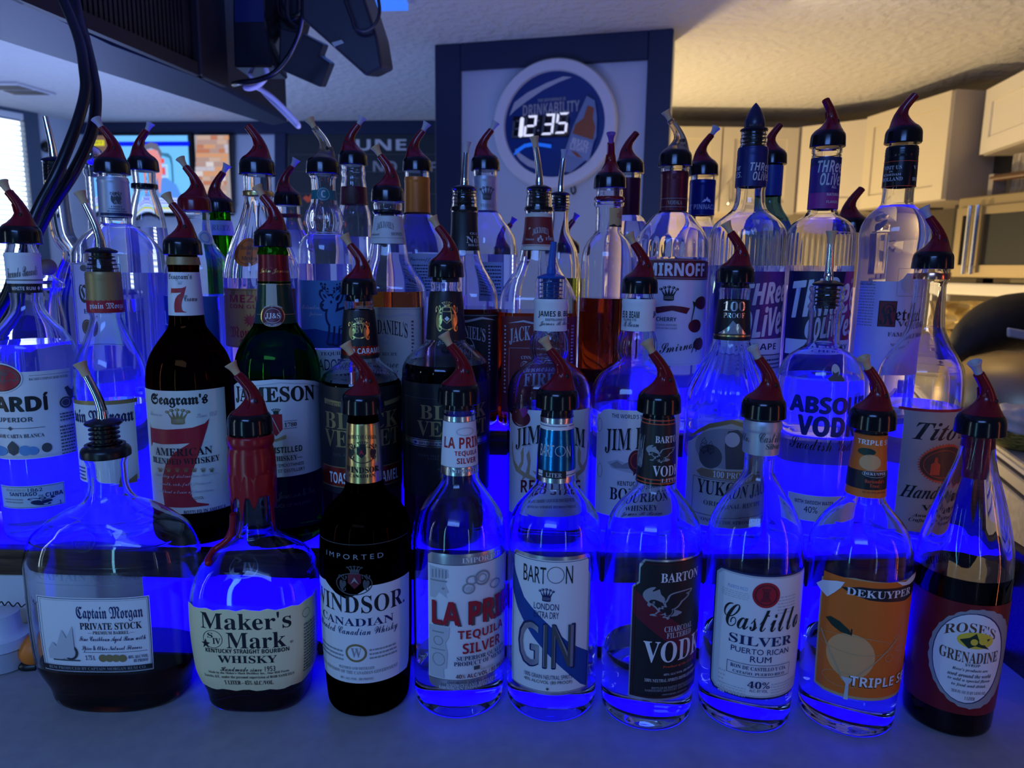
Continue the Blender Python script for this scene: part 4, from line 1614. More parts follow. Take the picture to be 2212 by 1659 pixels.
m_counter = bsdf('counter_laminate', (0.30, 0.30, 0.31), 0.38, 0, 0.4)
noise_col(m_counter, 60, (0.29, 0.29, 0.30), (0.33, 0.33, 0.335))
bm = bmesh.new()
box(bm, (-1.6, 0.02, -0.035), (0.60, 1.25, 0.0))
bev(bm, 0.004)
counter = obj('bar_counter', fix(bm), m_counter)
tag(counter, 'pale grey laminate bar counter under the front row of bottles', 'counter')

m_led = bsdf('blue_led_panel', (0.001, 0.001, 0.02), 0.6, 0, 0.15, 0, (0.002, 0.0, 1.0), 5.0)
m_ledtop = bsdf('blue_led_shelf', (0.02, 0.03, 0.10), 0.18, 0, 0.4, 0, (0.002, 0.0, 1.0), 5.0)
m_ledtop2 = bsdf('blue_led_top_shelf', (0.02, 0.03, 0.10), 0.18, 0, 0.4, 0, (0.002, 0.0, 1.0), 10.0)
m_wood = bsdf('dark_wood', (0.045, 0.022, 0.013), 0.32, 0, 0.5)
noise_col(m_wood, 30, (0.030, 0.014, 0.008), (0.075, 0.036, 0.020), 5, (1, 12, 12))
m_white_board = bsdf('white_board', (0.62, 0.63, 0.66), 0.45)

disp = empty('bottle_display', (0, Y1, 0), 'stepped wooden bottle display with glowing blue panels, standing on the bar counter', 'display shelf')


def dpart(name, lo, hi, mat, bw=0.0015, label=None):
    bm = bmesh.new()
    o = Vector((0, Y1, 0))
    box(bm, Vector(lo) - o, Vector(hi) - o)
    if bw:
        bev(bm, bw)
    ob = obj(name, fix(bm), mat, disp)
    if label:
        ob['label'] = label
    return ob


xr = at(310, 1300, Y1).x
# first riser: unlit white board at one end, blue panel along the rest
dpart('riser_board', (XL, Y1 + 0.004, 0.0), (xr, Y1 + 0.014, Z1 - 0.012), m_white_board, 0.001, 'plain white riser board')
dpart('light_panel', (xr, Y1 + 0.004, 0.012), (XR - 0.01, Y1 + 0.014, Z1 - 0.030), m_led, 0, 'glowing blue riser panel')
dpart('riser_rail', (xr, Y1 + 0.002, 0.0), (XR - 0.01, Y1 + 0.014, 0.012), m_wood, 0.001)
dpart('step_edge', (XL, Y1 - 0.004, Z1 - 0.011), (XR, Y1 + 0.012, Z1), m_wood, 0.002, 'dark wooden step edge')
dpart('step_trim', (XL, Y1 + 0.000, Z1 - 0.030), (XR, Y1 + 0.012, Z1 - 0.011), m_wood, 0.002)
dpart('step_top', (XL, Y1 + 0.012, Z1 - 0.010), (XR, Y2, Z1 - 0.0003), m_ledtop, 0, 'glowing blue step top')
# second riser
dpart('light_panel', (XL, Y2 + 0.004, Z1), (XR - 0.01, Y2 + 0.014, Z2 - 0.028), m_led, 0, 'glowing blue riser panel')
dpart('step_edge', (XL, Y2 - 0.004, Z2 - 0.010), (XR, Y2 + 0.012, Z2), m_wood, 0.002, 'dark wooden step edge')
dpart('step_trim', (XL, Y2 + 0.000, Z2 - 0.028), (XR, Y2 + 0.012, Z2 - 0.010), m_wood, 0.002)
dpart('step_top', (XL, Y2 + 0.012, Z2 - 0.010), (XR, YB, Z2 - 0.0003), m_ledtop2, 0, 'glowing blue step top')
dpart('back_board', (XL, YB, 0.0), (XR, YB + 0.012, Z2 + 0.02), m_wood, 0.001)
# scrolled wooden end panel
bm = bmesh.new()
out = [(0.60, 0.0), (0.60, 0.028), (0.625, 0.040), (0.652, 0.062), (0.668, 0.090), (0.680, Z1 + 0.008), (0.76, Z1 + 0.012), (0.775, 0.165), (0.79, Z2 + 0.008), (YB, Z2 + 0.008), (YB, 0)]
slab(bm, [Vector((XR, y - Y1, z)) for y, z in out], (0.016, 0, 0))
obj('end_panel', bev(fix(bm), 0.002), m_wood, disp, sharp=30)['label'] = 'scrolled dark wooden end panel'

# ================================================================== FRONT ROW (on the counter)
K = dict(zb=0.0)

# --- wide flask of dark rum
b = Bottle('rum_bottle', 'wide flask of dark rum with a plain white rectangular label and a metal pourer', [(962, 40), (968, 49), (980, 51), (992, 48), (1004, 44), (1040, 44), (1062, 49), (1080, 62), (1098, 104), (1118, 145), (1150, 184), (1200, 200), (1300, 198), (1400, 190), (1470, 176), (1505, 158)],
           229, 980, 0.0, yb=1536, p=2.7, dr=0.62, liq=1402, liqcol=L_BROWN, rot=0)
b.label('front_label', 1, (88, 1292, 328, 1452), [
    ('f', 90, 1294, 326, 1451, 'navy', 0.0006), ('f', 95, 1298, 322, 1446, 'grey', 0.0003),
    ('t', 'Captain Morgan', 165, 1310, 308, 1343, 'f', 'navy'), ('t', 'PRIVATE STOCK', 173, 1345, 306, 1360, 's', 'black'),
    ('t', '— PREMIUM BARREL —', 190, 1363, 290, 1370, 's', 'dgrey'),
    ('t', 'Fine Caribbean Aged Rum with', 172, 1374, 314, 1389, 'c', 'navy'), ('t', 'Spice & Other Natural Flavors', 178, 1394, 306, 1408, 'c', 'navy'),
    ('r', 180, 1408, 318, 1408.8, 'navy'), ('t', '1.75 L', 186, 1415, 207, 1425, 's', 'navy'),
    ('e', 214, 1413, 231, 1429, 'goldpaint'), ('e', 228, 1413, 245, 1429, 'goldpaint'), ('e', 242, 1413, 259, 1429, 'goldpaint'), ('e', 256, 1413, 273, 1429, 'goldpaint'),
    ('t', '40% ALC/VOL', 276, 1413, 319, 1420, 's', 'navy'), ('t', '80 PROOF', 288, 1421, 319, 1428, 's', 'navy'),
    ('e', 138, 1392, 170, 1424, 'dgrey'), ('e', 143, 1396, 165, 1420, 'lgrey'), ('o', 139, 1393, 169, 1423, 'black', 0.0006), ('r', 120, 1423, 175, 1426, 'dgrey'),
    ('p', 105, 1330, 160, 1422, 'lgrey', [(0, .8), (.2, .6), (.35, .7), (.6, .3), (.75, .5), (1, .2), (1, .9), (.5, 1), (0, 1)]),
    ('r', 100, 1438, 328, 1448, 'black'), ('t', 'RUM PRODUCED BY CAPTAIN MORGAN RUM CO.', 112, 1440, 315, 1446, 's', 'grey')])
b.label('embossing', 0, (85, 1235, 320, 1260), [('t', 'CAPTAIN MORGAN', 84, 1238, 316, 1256, 's', 'emb'), ('r', 80, 1228, 330, 1229.5, 'emb'), ('r', 80, 1264, 330, 1265.5, 'emb'),
                                               ('o', 156, 1148, 206, 1194, 'emb', 0.0014), ('t', 'CM', 164, 1158, 198, 1184, 'f', 'emb'), ('r', 110, 1176, 154, 1180, 'emb'), ('r', 208, 1176, 262, 1180, 'emb')], vcut=0.004)
b.band('neck_ring', 958, 984, M['rubber'], 0.0022)
pourer(b, 'steel', 916, 0, 'plug', scale=1.0, lean=0.0125, h=0.046)

# --- red wax bourbon
b = Bottle('bourbon_bottle', 'square bourbon bottle with red wax dripping down its neck', [(905, 38), (936, 42), (944, 45), (952, 45), (962, 41), (975, 44), (1000, 46), (1040, 46), (1080, 44), (1120, 44), (1148, 47), (1160, 58), (1180, 88), (1205, 114), (1235, 130), (1270, 137), (1310, 137), (1400, 130), (1470, 122), (1505, 108)],
           541, 935, 0.0, yb=1537, p=3.2, dr=0.86, liq=1392, liqcol=L_BOURBON)
torn = [(x / 22, 0.012 * math.sin(x * 2.3) + 0.01) for x in range(23)] + [(1 - x / 22, 0.985 + 0.012 * math.sin(x * 1.9)) for x in range(23)]
b.label('front_label', 1, (411, 1316, 684, 1493), [
    ('t', "Maker's", 434, 1324, 629, 1361, 's', 'black'), ('t', 'Mark', 489, 1367, 618, 1401, 's', 'black'), ('t', '®', 626, 1382, 633, 1388, 'n', 'black'),
    ('o', 440, 1361, 481, 1399, 'black', 0.0005), ('t', 'S', 449, 1366, 460, 1377, 's', 'black'), ('t', 'IV', 460, 1378, 477, 1391, 's', 'black'), ('t', '★', 437, 1378, 455, 1398, 'n', 'black'),
    ('t', 'KENTUCKY STRAIGHT BOURBON', 446, 1402, 624, 1411, 'b', 'black'), ('t', 'WHISKY', 472, 1416, 598, 1432, 's', 'black'),
    ('t', 'Handmade since 1953', 477, 1439, 594, 1450, 'c', 'black'), ("t", "Made by the Maker's Mark Distillery Inc., Star Hill Farm,", 453, 1451, 624, 1457, 's', 'black'),
    ('t', 'Loretto, KY., under the personal supervision of ROB SAMUELS', 447, 1459, 633, 1466, 's', 'black'), ('t', '1 LITER - 45% ALC./VOL.', 487, 1469, 591, 1478, 's', 'black'),
    ('o', 651, 1312, 667, 1332, 'black', 0.0004), ('l', 655, 1338, 677, 1440, 'dgrey', 16)], mat='cream', shape=torn)
b.label('embossing', 0, (490, 1190, 560, 1260), [('o', 498, 1190, 558, 1250, 'emb', 0.0012), ('t', 'S', 506, 1196, 524, 1214, 's', 'emb'), ('t', 'IV', 524, 1214, 552, 1236, 's', 'emb'), ('t', '★', 482, 1222, 520, 1256, 'n', 'emb')], vcut=0.003)
# wax: sleeve with runs
bm = bmesh.new()
n = 64
zt, zl = b.z_of(937) - b.zb, b.z_of(1060)
drips = [(-0.33, 1200, 0.02), (-0.215, 1165, 0.022), (-0.19, 1096, 0.03), (-0.03, 1114, 0.014), (0.06, 1084, 0.02), (0.20, 1142, 0.016), (0.36, 1105, 0.02), (-0.45, 1120, 0.02), (0.45, 1140, 0.018), (-0.11, 1078, 0.016)]
rings = []
for j in range(40):
    t = j / 39
    ring = []
    for i in range(n):
        f = i / n - 0.5
        low = b.z_of(1062)
        for fc, yd, wd_ in drips:
            d = min(abs(f - fc), 1 - abs(f - fc))
            low = min(low, b.z_of(1062) - (b.z_of(1062) - b.z_of(yd)) * math.exp(-(d / wd_ * 1.0) ** 4))
        z = zt + (low - zt) * t
        ring.append(b.surf(f, z, 0.0016 * (1 - 0.0 * t) + (0.0006 * math.sin(f * 40) if t > .6 else 0)))
    rings.append(ring)
rings_bm(bm, rings, False, False)
w_ = obj('wax_seal', fix(bm), M['wax'], b.root, sharp=70)
md = w_.modifiers.new('thickness', 'SOLIDIFY')
md.thickness, md.offset = 0.0016, 0.4
bm = bmesh.new()
pts = [b.surf(*b.find(x, y), 0.0012) for x, y in ((507, 1110), (499, 1150), (500, 1170), (494, 1184), (478, 1202), (463, 1217))]
tube(bm, smooth_path(pts, 6), [0.0034] * 20 + [0.0030, .0030, .0031, .0032, .0034, .0034, .0034, .0034, .0032, .0026, .0014], 12)
obj('wax_drip', fix(bm), M['wax'], b.root)
pourer(b, 'horn', 934, 12, 'plug', scale=1.02)

# --- black whisky
b = Bottle('whisky_bottle', 'near-black whisky bottle with a gold foil neck and a white label under a dark crest', [(862, 30), (905, 33), (912, 35), (985, 39), (1045, 42), (1056, 46), (1070, 57), (1090, 78), (1112, 92), (1145, 99), (1190, 100), (1350, 97), (1480, 92), (1520, 88)],
           784, 891, 0.0, yb=1547, mat=M_DARK, solid=True)
b.label('neck_foil', 1, (746, 917, 820, 1045), [
    ('t', 'PRODUCT OF CANADA', 752, 941, 812, 950, 's', 'black', dict(arc=0.3)), ('t', '♛', 771, 953, 795, 968, 'n', 'black'),
    ('t', '❦', 752, 958, 768, 992, 'n', 'black'), ('t', '❦', 797, 958, 813, 992, 'n', 'black'), ('o', 757, 964, 810, 1001, 'black', 0.0006),
    ('p', 771, 967, 791, 990, 'black', [(0, 0), (1, 0), (1, .6), (.5, 1), (0, .6)]), ('p', 775, 971, 787, 984, 'red', [(0, 1), (.5, 0), (1, 1), (.5, .6)]),
    ('t', 'WINDSOR.', 750, 1009, 819, 1022, 's', 'black'), ('t', 'CANADIAN', 756, 1025, 810, 1032, 's', 'black')], wrap=True, mat='gold', lab='gold foil neck label')
b.label('front_label', 1, (686, 1266, 883, 1476), [
    ('t', 'WINDSOR.', 690, 1287, 873, 1325, 's', 'black'), ('t', 'CANADIAN', 700, 1336, 850, 1353, 's', 'navy'), ('t', 'Blended Canadian Whisky', 697, 1356, 858, 1379, 'c', 'navy'),
    ('o', 747, 1391, 793, 1430, 'goldpaint', 0.0020), ('t', 'W', 758, 1400, 781, 1420, 's', 'grey'), ('l', 698, 1394, 742, 1420, 'grey', 3), ('l', 798, 1394, 856, 1420, 'grey', 3),
    ('t', 'BLENDED AND DISTILLED', 734, 1440, 808, 1446, 's', 'grey'), ('t', 'UNDER SUPERVISION OF THE CANADIAN GOVERNMENT', 700, 1449, 857, 1456, 's', 'grey'), ('t', '40% ALC./VOL. (80 PROOF)', 737, 1463, 807, 1470, 's', 'grey')],
    shape=[(0, 0.02), (.18, 0), (.22, .03), (.30, .09), (.39, .13), (.48, .09), (.56, .03), (.6, 0), (1, 0), (1, .94), (.97, 1), (.03, 1), (0, .94)])
b.label('crest_label', 0, (686, 1165, 883, 1300), [
    ('t', 'I M P O R T E D', 706, 1198, 828, 1209, 'n', 'grey'), ('t', '♛', 748, 1222, 784, 1240, 'n', 'dgrey'), ('o', 727, 1238, 805, 1286, 'dgrey', 0.0010), ('t', '❦', 732, 1240, 750, 1276, 'n', 'dgrey'), ('t', '❦', 782, 1240, 800, 1276, 'n', 'dgrey'),
    ('p', 752, 1240, 780, 1272, 'maroon', [(0, 0), (1, 0), (1, .6), (.5, 1), (0, .6)]), ('p', 757, 1247, 775, 1262, 'grey', [(0, 1), (.5, 0), (1, 1), (.5, .5)]), ('r', 690, 1176, 880, 1177, 'dgrey')])
pourer(b, 'horn', 891, 14, 'plug', collar=0.0075)

# --- silver tequila
b = Bottle('tequila_bottle', 'clear tequila bottle with red lettering and a carved stone figure on its white label', [(840, 30), (880, 34), (888, 37), (894, 34), (905, 35), (970, 39), (1030, 42), (1042, 47), (1060, 60), (1085, 78), (1112, 93), (1140, 99), (1170, 101), (1250, 100), (1400, 98), (1500, 95)],
           992, 871, 0.0, yb=1551, liq=1405)
b.label('neck_label', 1, (955, 901, 1032, 1029), [
    ('r', 955, 913, 1034, 1011, 'white'), ('r', 955, 912, 1034, 913, 'dgrey'), ('r', 955, 1010, 1034, 1011, 'dgrey'), ('o', 985, 923, 1022, 942, 'lgrey', 0.0012),
    ('t', 'LA PRIM', 961, 945, 1032, 969, 'b', 'red'), ('t', 'TEQUILA', 982, 974, 1028, 986, 'b', 'red'), ('t', 'SILVER', 987, 989, 1026, 1001, 'b', 'red'), ('t', 'IMPORTED', 970, 1014, 1032, 1021, 's', 'lgrey')], wrap=True, mat='silver')
g = 'lgrey'
b.label('front_label', 1, (926, 1197, 1092, 1488), [
    ('r', 926, 1221, 1092, 1468, 'white'), ('r', 926, 1220, 1092, 1221, 'dgrey'), ('r', 926, 1467, 1092, 1468, 'dgrey'), ('t', 'IMPORTED', 998, 1201, 1078, 1212, 's', 'white'),
    ('p', 930, 1224, 970, 1292, g, [(0, 0), (.95, .05), (1, .3), (.8, .36), (.85, .55), (1, .78), (.86, .82), (.92, .97), (.5, .8), (.3, 1), (0, 1)]), ('r', 934, 1228, 937, 1246, 'grey'), ('r', 941, 1228, 944, 1246, 'grey'), ('r', 948, 1229, 951, 1247, 'grey'), ('r', 955, 1230, 958, 1248, 'grey'), ('r', 962, 1231, 965, 1249, 'grey'), ('r', 931, 1252, 966, 1255, 'grey'), ('e', 955, 1268, 961, 1273, 'grey'),
    ('p', 929, 1352, 972, 1462, g, [(0, 0), (1, 0), (.95, .2), (.8, .3), (.9, .5), (.85, .8), (.7, .82), (.75, 1), (0, 1)]), ('r', 935, 1362, 960, 1365, 'grey'), ('o', 938, 1372, 958, 1392, 'grey', 0.0008), ('r', 934, 1400, 962, 1402, 'grey'), ('o', 936, 1408, 962, 1436, 'grey', 0.0007),
    ('o', 998, 1258, 1025, 1282, 'grey', 0.0013), ('o', 1006, 1242, 1030, 1262, 'grey', 0.0011), ('o', 1024, 1230, 1056, 1262, 'grey', 0.0016), ('o', 1031, 1237, 1049, 1255, 'grey', 0.0008), ('o', 1056, 1248, 1076, 1268, 'grey', 0.0011), ('e', 1005, 1265, 1018, 1276, g),
    ('t', 'LA PRIM', 938, 1300, 1092, 1350, 'b', 'dgrey'), ('t', 'LA PRIM', 936, 1298, 1090, 1347, 'b', 'red', dict(fat=0.0004)), ('t', 'TEQUILA', 989, 1355, 1080, 1377, 'b', 'red'), ('t', 'SILVER', 999, 1382, 1075, 1404, 'b', 'red'),
    ('t', 'SUPERIOR QUALITY', 987, 1410, 1082, 1421, 's', 'navy'), ('t', 'PRODUCT OF MEXICO', 981, 1422, 1083, 1431, 's', 'navy'), ('r', 1022, 1435, 1034, 1443, 'dgrey'), ('t', 'NOM 1143 CRT', 1036, 1436, 1062, 1441, 's', 'grey'),
    ('t', '40% ALC/VOL | 80 PROOF', 985, 1448, 1084, 1459, 'b', 'maroon'), ('t', 'IMPORTED AND BOTTLED BY', 965, 1472, 1070, 1478, 's', 'lgrey'), ('t', 'MEXICAN IMPORTERS', 950, 1480, 1060, 1486, 's', 'lgrey')],
    mat='silver', shape=[(.04, 0), (1, 0), (1, 1), (.08, 1), (.02, .985), (0, .96), (0, .025)])
pourer(b, 'horn', 871, 10, 'plug', collar=0.005)

# --- gin
b = Bottle('gin_bottle', 'clear gin bottle with a blue foil neck and a diagonal blue stripe on its label', [(850, 30), (893, 35), (900, 36), (905, 35), (970, 40), (1045, 44), (1055, 52), (1070, 64), (1095, 84), (1120, 96), (1150, 100), (1200, 101), (1350, 100), (1500, 95)],
           1204, 881, 0.0, yb=1558, liq=1425)
b.label('neck_foil', 1, (1164, 905, 1242, 1045), [
    ('r', 1164, 917, 1246, 930, 'white'), ('r', 1164, 921, 1246, 922.5, 'navy'), ('r', 1164, 1020, 1250, 1032, 'white'), ('r', 1164, 1027, 1250, 1028.5, 'navy'), ('r', 1164, 931, 1250, 1019, 'bluefoil'),
    ('t', 'BART', 1169, 960, 1197, 986, 'n', 'lgrey'), ('o', 1199, 963, 1221, 986, 'lgrey', 0.0005), ('t', 'N', 1223, 963, 1231, 986, 'n', 'lgrey'), ('r', 1173, 1018, 1222, 1034, 'black'), ('t', 'LITER', 1180, 1022, 1213, 1031, 's', 'lgrey')], wrap=True, mat='silver', lab='metallic blue foil neck label')
b.label('front_label', 1, (1106, 1203, 1273, 1502), [
    ('p', 1107, 1211, 1271, 1496, 'white', [(.06, 0), (.94, 0), (.97, .02), (.97, .1), (1, .13), (1, 1), (0, 1), (0, .13), (.03, .1), (.03, .02)]),
    ('p', 1107, 1213, 1271, 1496, 'blue', [(0, .03), (.06, .14), (.2, .30), (.48, .46), (.75, .62), (1, .72), (1, 1), (.9, .96), (.62, .78), (.32, .58), (.1, .4), (0, .27)]),
    ('f', 1109, 1213, 1269, 1495, 'navy', 0.0005),
    ('t', 'BART', 1132, 1222, 1180, 1258, 'n', 'black'), ('o', 1182, 1224, 1219, 1260, 'black', 0.0005), ('t', 'N', 1222, 1222, 1237, 1260, 'n', 'black'), ('t', '♛', 1164, 1270, 1198, 1299, 'n', 'navy'),
    ('t', 'LONDON', 1154, 1303, 1207, 1317, 'n', 'navy'), ('t', 'EXTRA DRY', 1154, 1321, 1207, 1335, 'n', 'navy'),
    ('t', 'GIN', 1122, 1346, 1240, 1444, 'n', 'navy', dict(fat=0.0006)), ('t', 'GIN', 1125, 1348, 1237, 1441, 'n', 'silver'), ('t', 'IN', 1176, 1349, 1231, 1440, 'n', 'dgrey'),
    ('t', '100% GRAIN NEUTRAL SPIRITS', 1134, 1457, 1234, 1466, 'n', 'navy'), ('t', '40% ALC/VOL (80 PROOF)', 1134, 1469, 1234, 1478, 'n', 'black'), ('t', '◆', 1179, 1483, 1186, 1490, 'n', 'dgrey')],
    mat='silver', shape=[(.06, 0), (.94, 0), (.98, .02), (.98, .1), (1, .13), (1, 1), (0, 1), (0, .13), (.02, .1), (.02, .02)])
pourer(b, 'horn', 881, 8, 'plug', collar=0.0065)

# --- vodka, black label
b = Bottle('vodka_bottle', 'clear vodka bottle with a black eagle label and a black and copper foil neck', [(860, 30), (900, 35), (906, 36), (975, 40), (1050, 45), (1060, 52), (1075, 65), (1095, 82), (1120, 97), (1150, 104), (1200, 106), (1350, 103), (1500, 98)],
           1423, 890, 0.0, yb=1577, liq=1392)
b.label('neck_foil', 1, (1378, 905, 1458, 1050), [
    ('r', 1375, 918, 1470, 1036, 'black'), ('r', 1375, 916, 1470, 918, 'copper'), ('r', 1375, 1036, 1470, 1038, 'copper'), ('r', 1375, 908, 1470, 910, 'copper'), ('r', 1375, 1044, 1470, 1046, 'copper'),
    ('t', 'BARTO', 1416, 942, 1457, 957, 's', 'white'), ('t', '🦅', 1396, 962, 1456, 1000, 'n', 'grey'), ('t', 'VODK', 1410, 1006, 1459, 1029, 's', 'white'), ('t', 'LITER', 1428, 1033, 1458, 1041, 's', 'lgrey'),
    ('t', 'VODKA', 1380, 935, 1392, 1010, 'c', 'lgrey')], wrap=True, mat='blackfoil', lab='black foil neck label with copper bands')
b.label('front_label', 1, (1362, 1210, 1506, 1513), [
    ('p', 1365, 1214, 1506, 1508, 'black', [(.12, 0), (1, 0), (1, 1), (0, 1), (0, .2), (.07, .16), (.07, .05)]),
    ('p', 1366, 1262, 1506, 1508, 'maroon', [(0, .06), (.25, .2), (.6, .40), (1, .58), (1, .82), (.6, .62), (.25, .42), (0, .28)]),
    ('t', 'BARTON', 1428, 1236, 1505, 1256, 's', 'white'), ('t', '🦅', 1388, 1268, 1492, 1338, 'n', 'grey'), ('t', 'CHARCOAL', 1435, 1350, 1492, 1362, 's', 'lgrey'), ('t', 'FILTERED', 1440, 1364, 1490, 1375, 's', 'lgrey'),
    ('t', 'VODK', 1389, 1384, 1502, 1430, 's', 'white'), ('t', 'Product of the U.S.A.', 1431, 1433, 1494, 1439, 'i', 'copper'), ('t', '40% ALC/VOL (80 PROOF)', 1433, 1449, 1494, 1455, 's', 'lgrey'), ('t', '100% NEUTRAL SPIRITS DISTILLED FROM GRAIN', 1392, 1464, 1498, 1471, 's', 'lgrey'),
    ('t', 'BOTTLED BY BARTON DISTILLING COMPANY', 1407, 1480, 1494, 1485, 's', 'grey'), ('t', 'BARDSTOWN, KENTUCKY  LOS ANGELES, CALIFORNIA', 1393, 1487, 1496, 1492, 's', 'grey'), ('t', 'OWENSBORO, KENTUCKY', 1430, 1494, 1480, 1498, 's', 'grey'), ('f', 1370, 1218, 1504, 1504, 'maroon', 0.0004)],
    mat='silver', shape=[(.12, 0), (1, 0), (1, 1), (0, 1), (0, .2), (.07, .16), (.07, .04)])
pourer(b, 'horn', 890, 6, 'plug', collar=0.006)

# --- silver rum
b = Bottle('rum_bottle', 'slender-necked clear rum bottle with a silver neck sleeve and a pale blue map label', [(868, 30), (903, 37), (925, 38), (975, 37), (985, 34), (1015, 34), (1030, 40), (1050, 54), (1075, 72), (1100, 87), (1130, 100), (1160, 106), (1200, 109), (1350, 107), (1500, 101)],
           1648, 902, 0.0, yb=1582, liq=1368)
b.band('neck_sleeve', 905, 976, ink('satin'), 0.0012, ((911, 0.0008), (917, 0.0008), (923, 0.0008)))['label'] = 'silver metal neck sleeve'
b.label('neck_print', 0, (1604, 932, 1684, 972), [('t', 'Castillo', 1640, 935, 1690, 956, 'c', 'dgrey'), ('t', 'Silver', 1654, 958, 1680, 970, 's', 'dgrey'), ('t', 'illo.', 1604, 935, 1622, 952, 'c', 'dgrey')], off=0.0016)
b.label('front_label', 1, (1538, 1241, 1733, 1511), [
    ('p', 1541, 1245, 1730, 1507, 'lgrey', [(.05, 0), (.95, 0), (1, .04), (1, .96), (.95, 1), (.05, 1), (0, .96), (0, .04)]), ('p', 1545, 1249, 1726, 1503, 'white', [(.05, 0), (.95, 0), (1, .04), (1, .96), (.95, 1), (.05, 1), (0, .96), (0, .04)]),
    ('t', 'PUERTO RICO', 1573, 1265, 1616, 1272, 'n', 'sky'), ('l', 1560, 1275, 1620, 1292, 'lgrey', 4), ('l', 1680, 1285, 1715, 1325, 'lgrey', 6), ('l', 1552, 1440, 1566, 1495, 'lgrey', 6), ('l', 1555, 1478, 1610, 1500, 'lgrey', 4), ('l', 1665, 1470, 1715, 1498, 'lgrey', 5),
    ('e', 1625, 1258, 1684, 1313, 'red'), ('o', 1630, 1263, 1679, 1308, 'maroon', 0.0012), ('t', '♜', 1643, 1271, 1666, 1300, 'n', 'maroon'),
    ('t', 'Castillo', 1564, 1312, 1720, 1364, 'c', 'black'), ('t', 'SILVER', 1575, 1376, 1706, 1396, 's', 'navy'), ('t', 'PUERTO RICAN', 1579, 1402, 1700, 1414, 'n', 'navy'), ('t', 'RUM', 1620, 1418, 1665, 1431, 'n', 'navy'),
    ('f', 1570, 1436, 1700, 1462, 'navy', 0.0004), ('t', 'RON DE CASTILLO Y CIA.', 1578, 1440, 1694, 1448, 's', 'navy'), ('t', 'CATAÑO, PUERTO RICO', 1583, 1451, 1690, 1459, 's', 'navy'), ('t', '40%', 1614, 1471, 1661, 1486, 's', 'navy'), ('t', 'ALC. BY VOL.', 1618, 1488, 1657, 1494, 'n', 'navy')],
    mat='navy', shape=[(.05, 0), (.95, 0), (1, .04), (1, .96), (.95, 1), (.05, 1), (0, .96), (0, .04)])
pourer(b, 'horn', 902, 6, 'pale_plug')

# --- orange liqueur
b = Bottle('liqueur_bottle', 'clear liqueur bottle with a torn orange label showing a fruit in a glass', [(888, 30), (928, 36), (936, 38), (942, 36), (1010, 42), (1076, 47), (1086, 54), (1100, 68), (1120, 88), (1145, 105), (1175, 115), (1210, 117), (1350, 114), (1500, 107)],
           1882, 925, 0.0, yb=1592, liq=1383)
b.label('neck_label', 1, (1832, 940, 1915, 1076), [
    ('t', 'TRIPLE SE', 1853, 951, 1917, 962, 'b', 'white'), ('e', 1853, 968, 1892, 984, 'dgreen'), ('e', 1856, 982, 1902, 1016, 'peach'), ('r', 1826, 1018, 1925, 1058, 'black'),
    ('o', 1862, 1016, 1914, 1032, 'lgrey', 0.0003), ('t', 'DEKUYPER', 1866, 1021, 1911, 1027, 's', 'white'), ("t", "Bartender's", 1868, 1036, 1908, 1044, 's', 'copper'), ('t', 'Trust', 1878, 1046, 1898, 1053, 's', 'copper'), ('t', '15% ALC./VOL. (30 PROOF)', 1862, 1062, 1910, 1067, 's', 'maroon')], wrap=True, mat='orange')
b.label('front_label', 1, (1765, 1252, 1972, 1513), [
    ('p', 1769, 1256, 1972, 1507, 'orange', [(0, 0), (1, 0), (1, 1), (.1, 1), (0, .98)]),
    ('p', 1815, 1268, 1972, 1303, 'black', [(0, .35), (.2, .1), (1, .05), (1, .8), (.75, 1), (.3, .85), (.1, .6)]), ('t', 'DEKUYPER', 1828, 1277, 1963, 1293, 's', 'white'),
    ('e', 1784, 1368, 1890, 1466, 'peach'), ('p', 1783, 1336, 1842, 1366, 'dgreen', [(0, .2), (.2, 0), (.55, .15), (.9, .6), (1, .95), (.6, .9), (.25, .6)]), ('r', 1838, 1358, 1841, 1372, 'black'),
    ('p', 1768, 1380, 1930, 1475, 'tan', [(0, 0), (.02, 0), (.36, 1), (.33, 1)]), ('p', 1768, 1380, 1930, 1475, 'tan', [(.98, 0), (1, 0), (.42, 1), (.40, 1)]), ('o', 1765, 1374, 1926, 1414, 'tan', 0.0004),
    ('p', 1806, 1462, 1850, 1510, 'lgrey', [(.2, 0), (.8, 0), (.6, .3), (.62, 1), (.4, 1), (.45, .3)]), ('o', 1776, 1450, 1860, 1482, 'tan', 0.0004), ('o', 1930, 1370, 1940, 1380, 'tan', 0.0004), ('o', 1932, 1392, 1944, 1404, 'tan', 0.0004), ('o', 1910, 1412, 1925, 1428, 'tan', 0.0004),
    ('t', 'TRIPLE SE', 1833, 1464, 1942, 1486, 'b', 'black'), ('t', 'TRIPLE SE', 1835, 1463, 1942, 1484, 'b', 'white'),
    ('p', 1763, 1246, 1825, 1292, 'white', [(.05, .55), (.3, .25), (.75, .05), (1, 0), (.9, .3), (.72, .62), (.5, .95), (.25, .75)]), ('p', 1935, 1246, 1978, 1262, 'white', [(0, .3), (.3, .5), (.6, .0), (1, .1), (1, .7), (.5, 1), (.2, .9)])],
    mat='tan', shape=[(0, .07), (.1, .03), (.3, 0), (.6, .012), (1, .0), (1, 1), (.1, 1), (0, .98)], off=0.0004)
pourer(b, 'horn', 925, 8, 'plug', collar=0.0035)

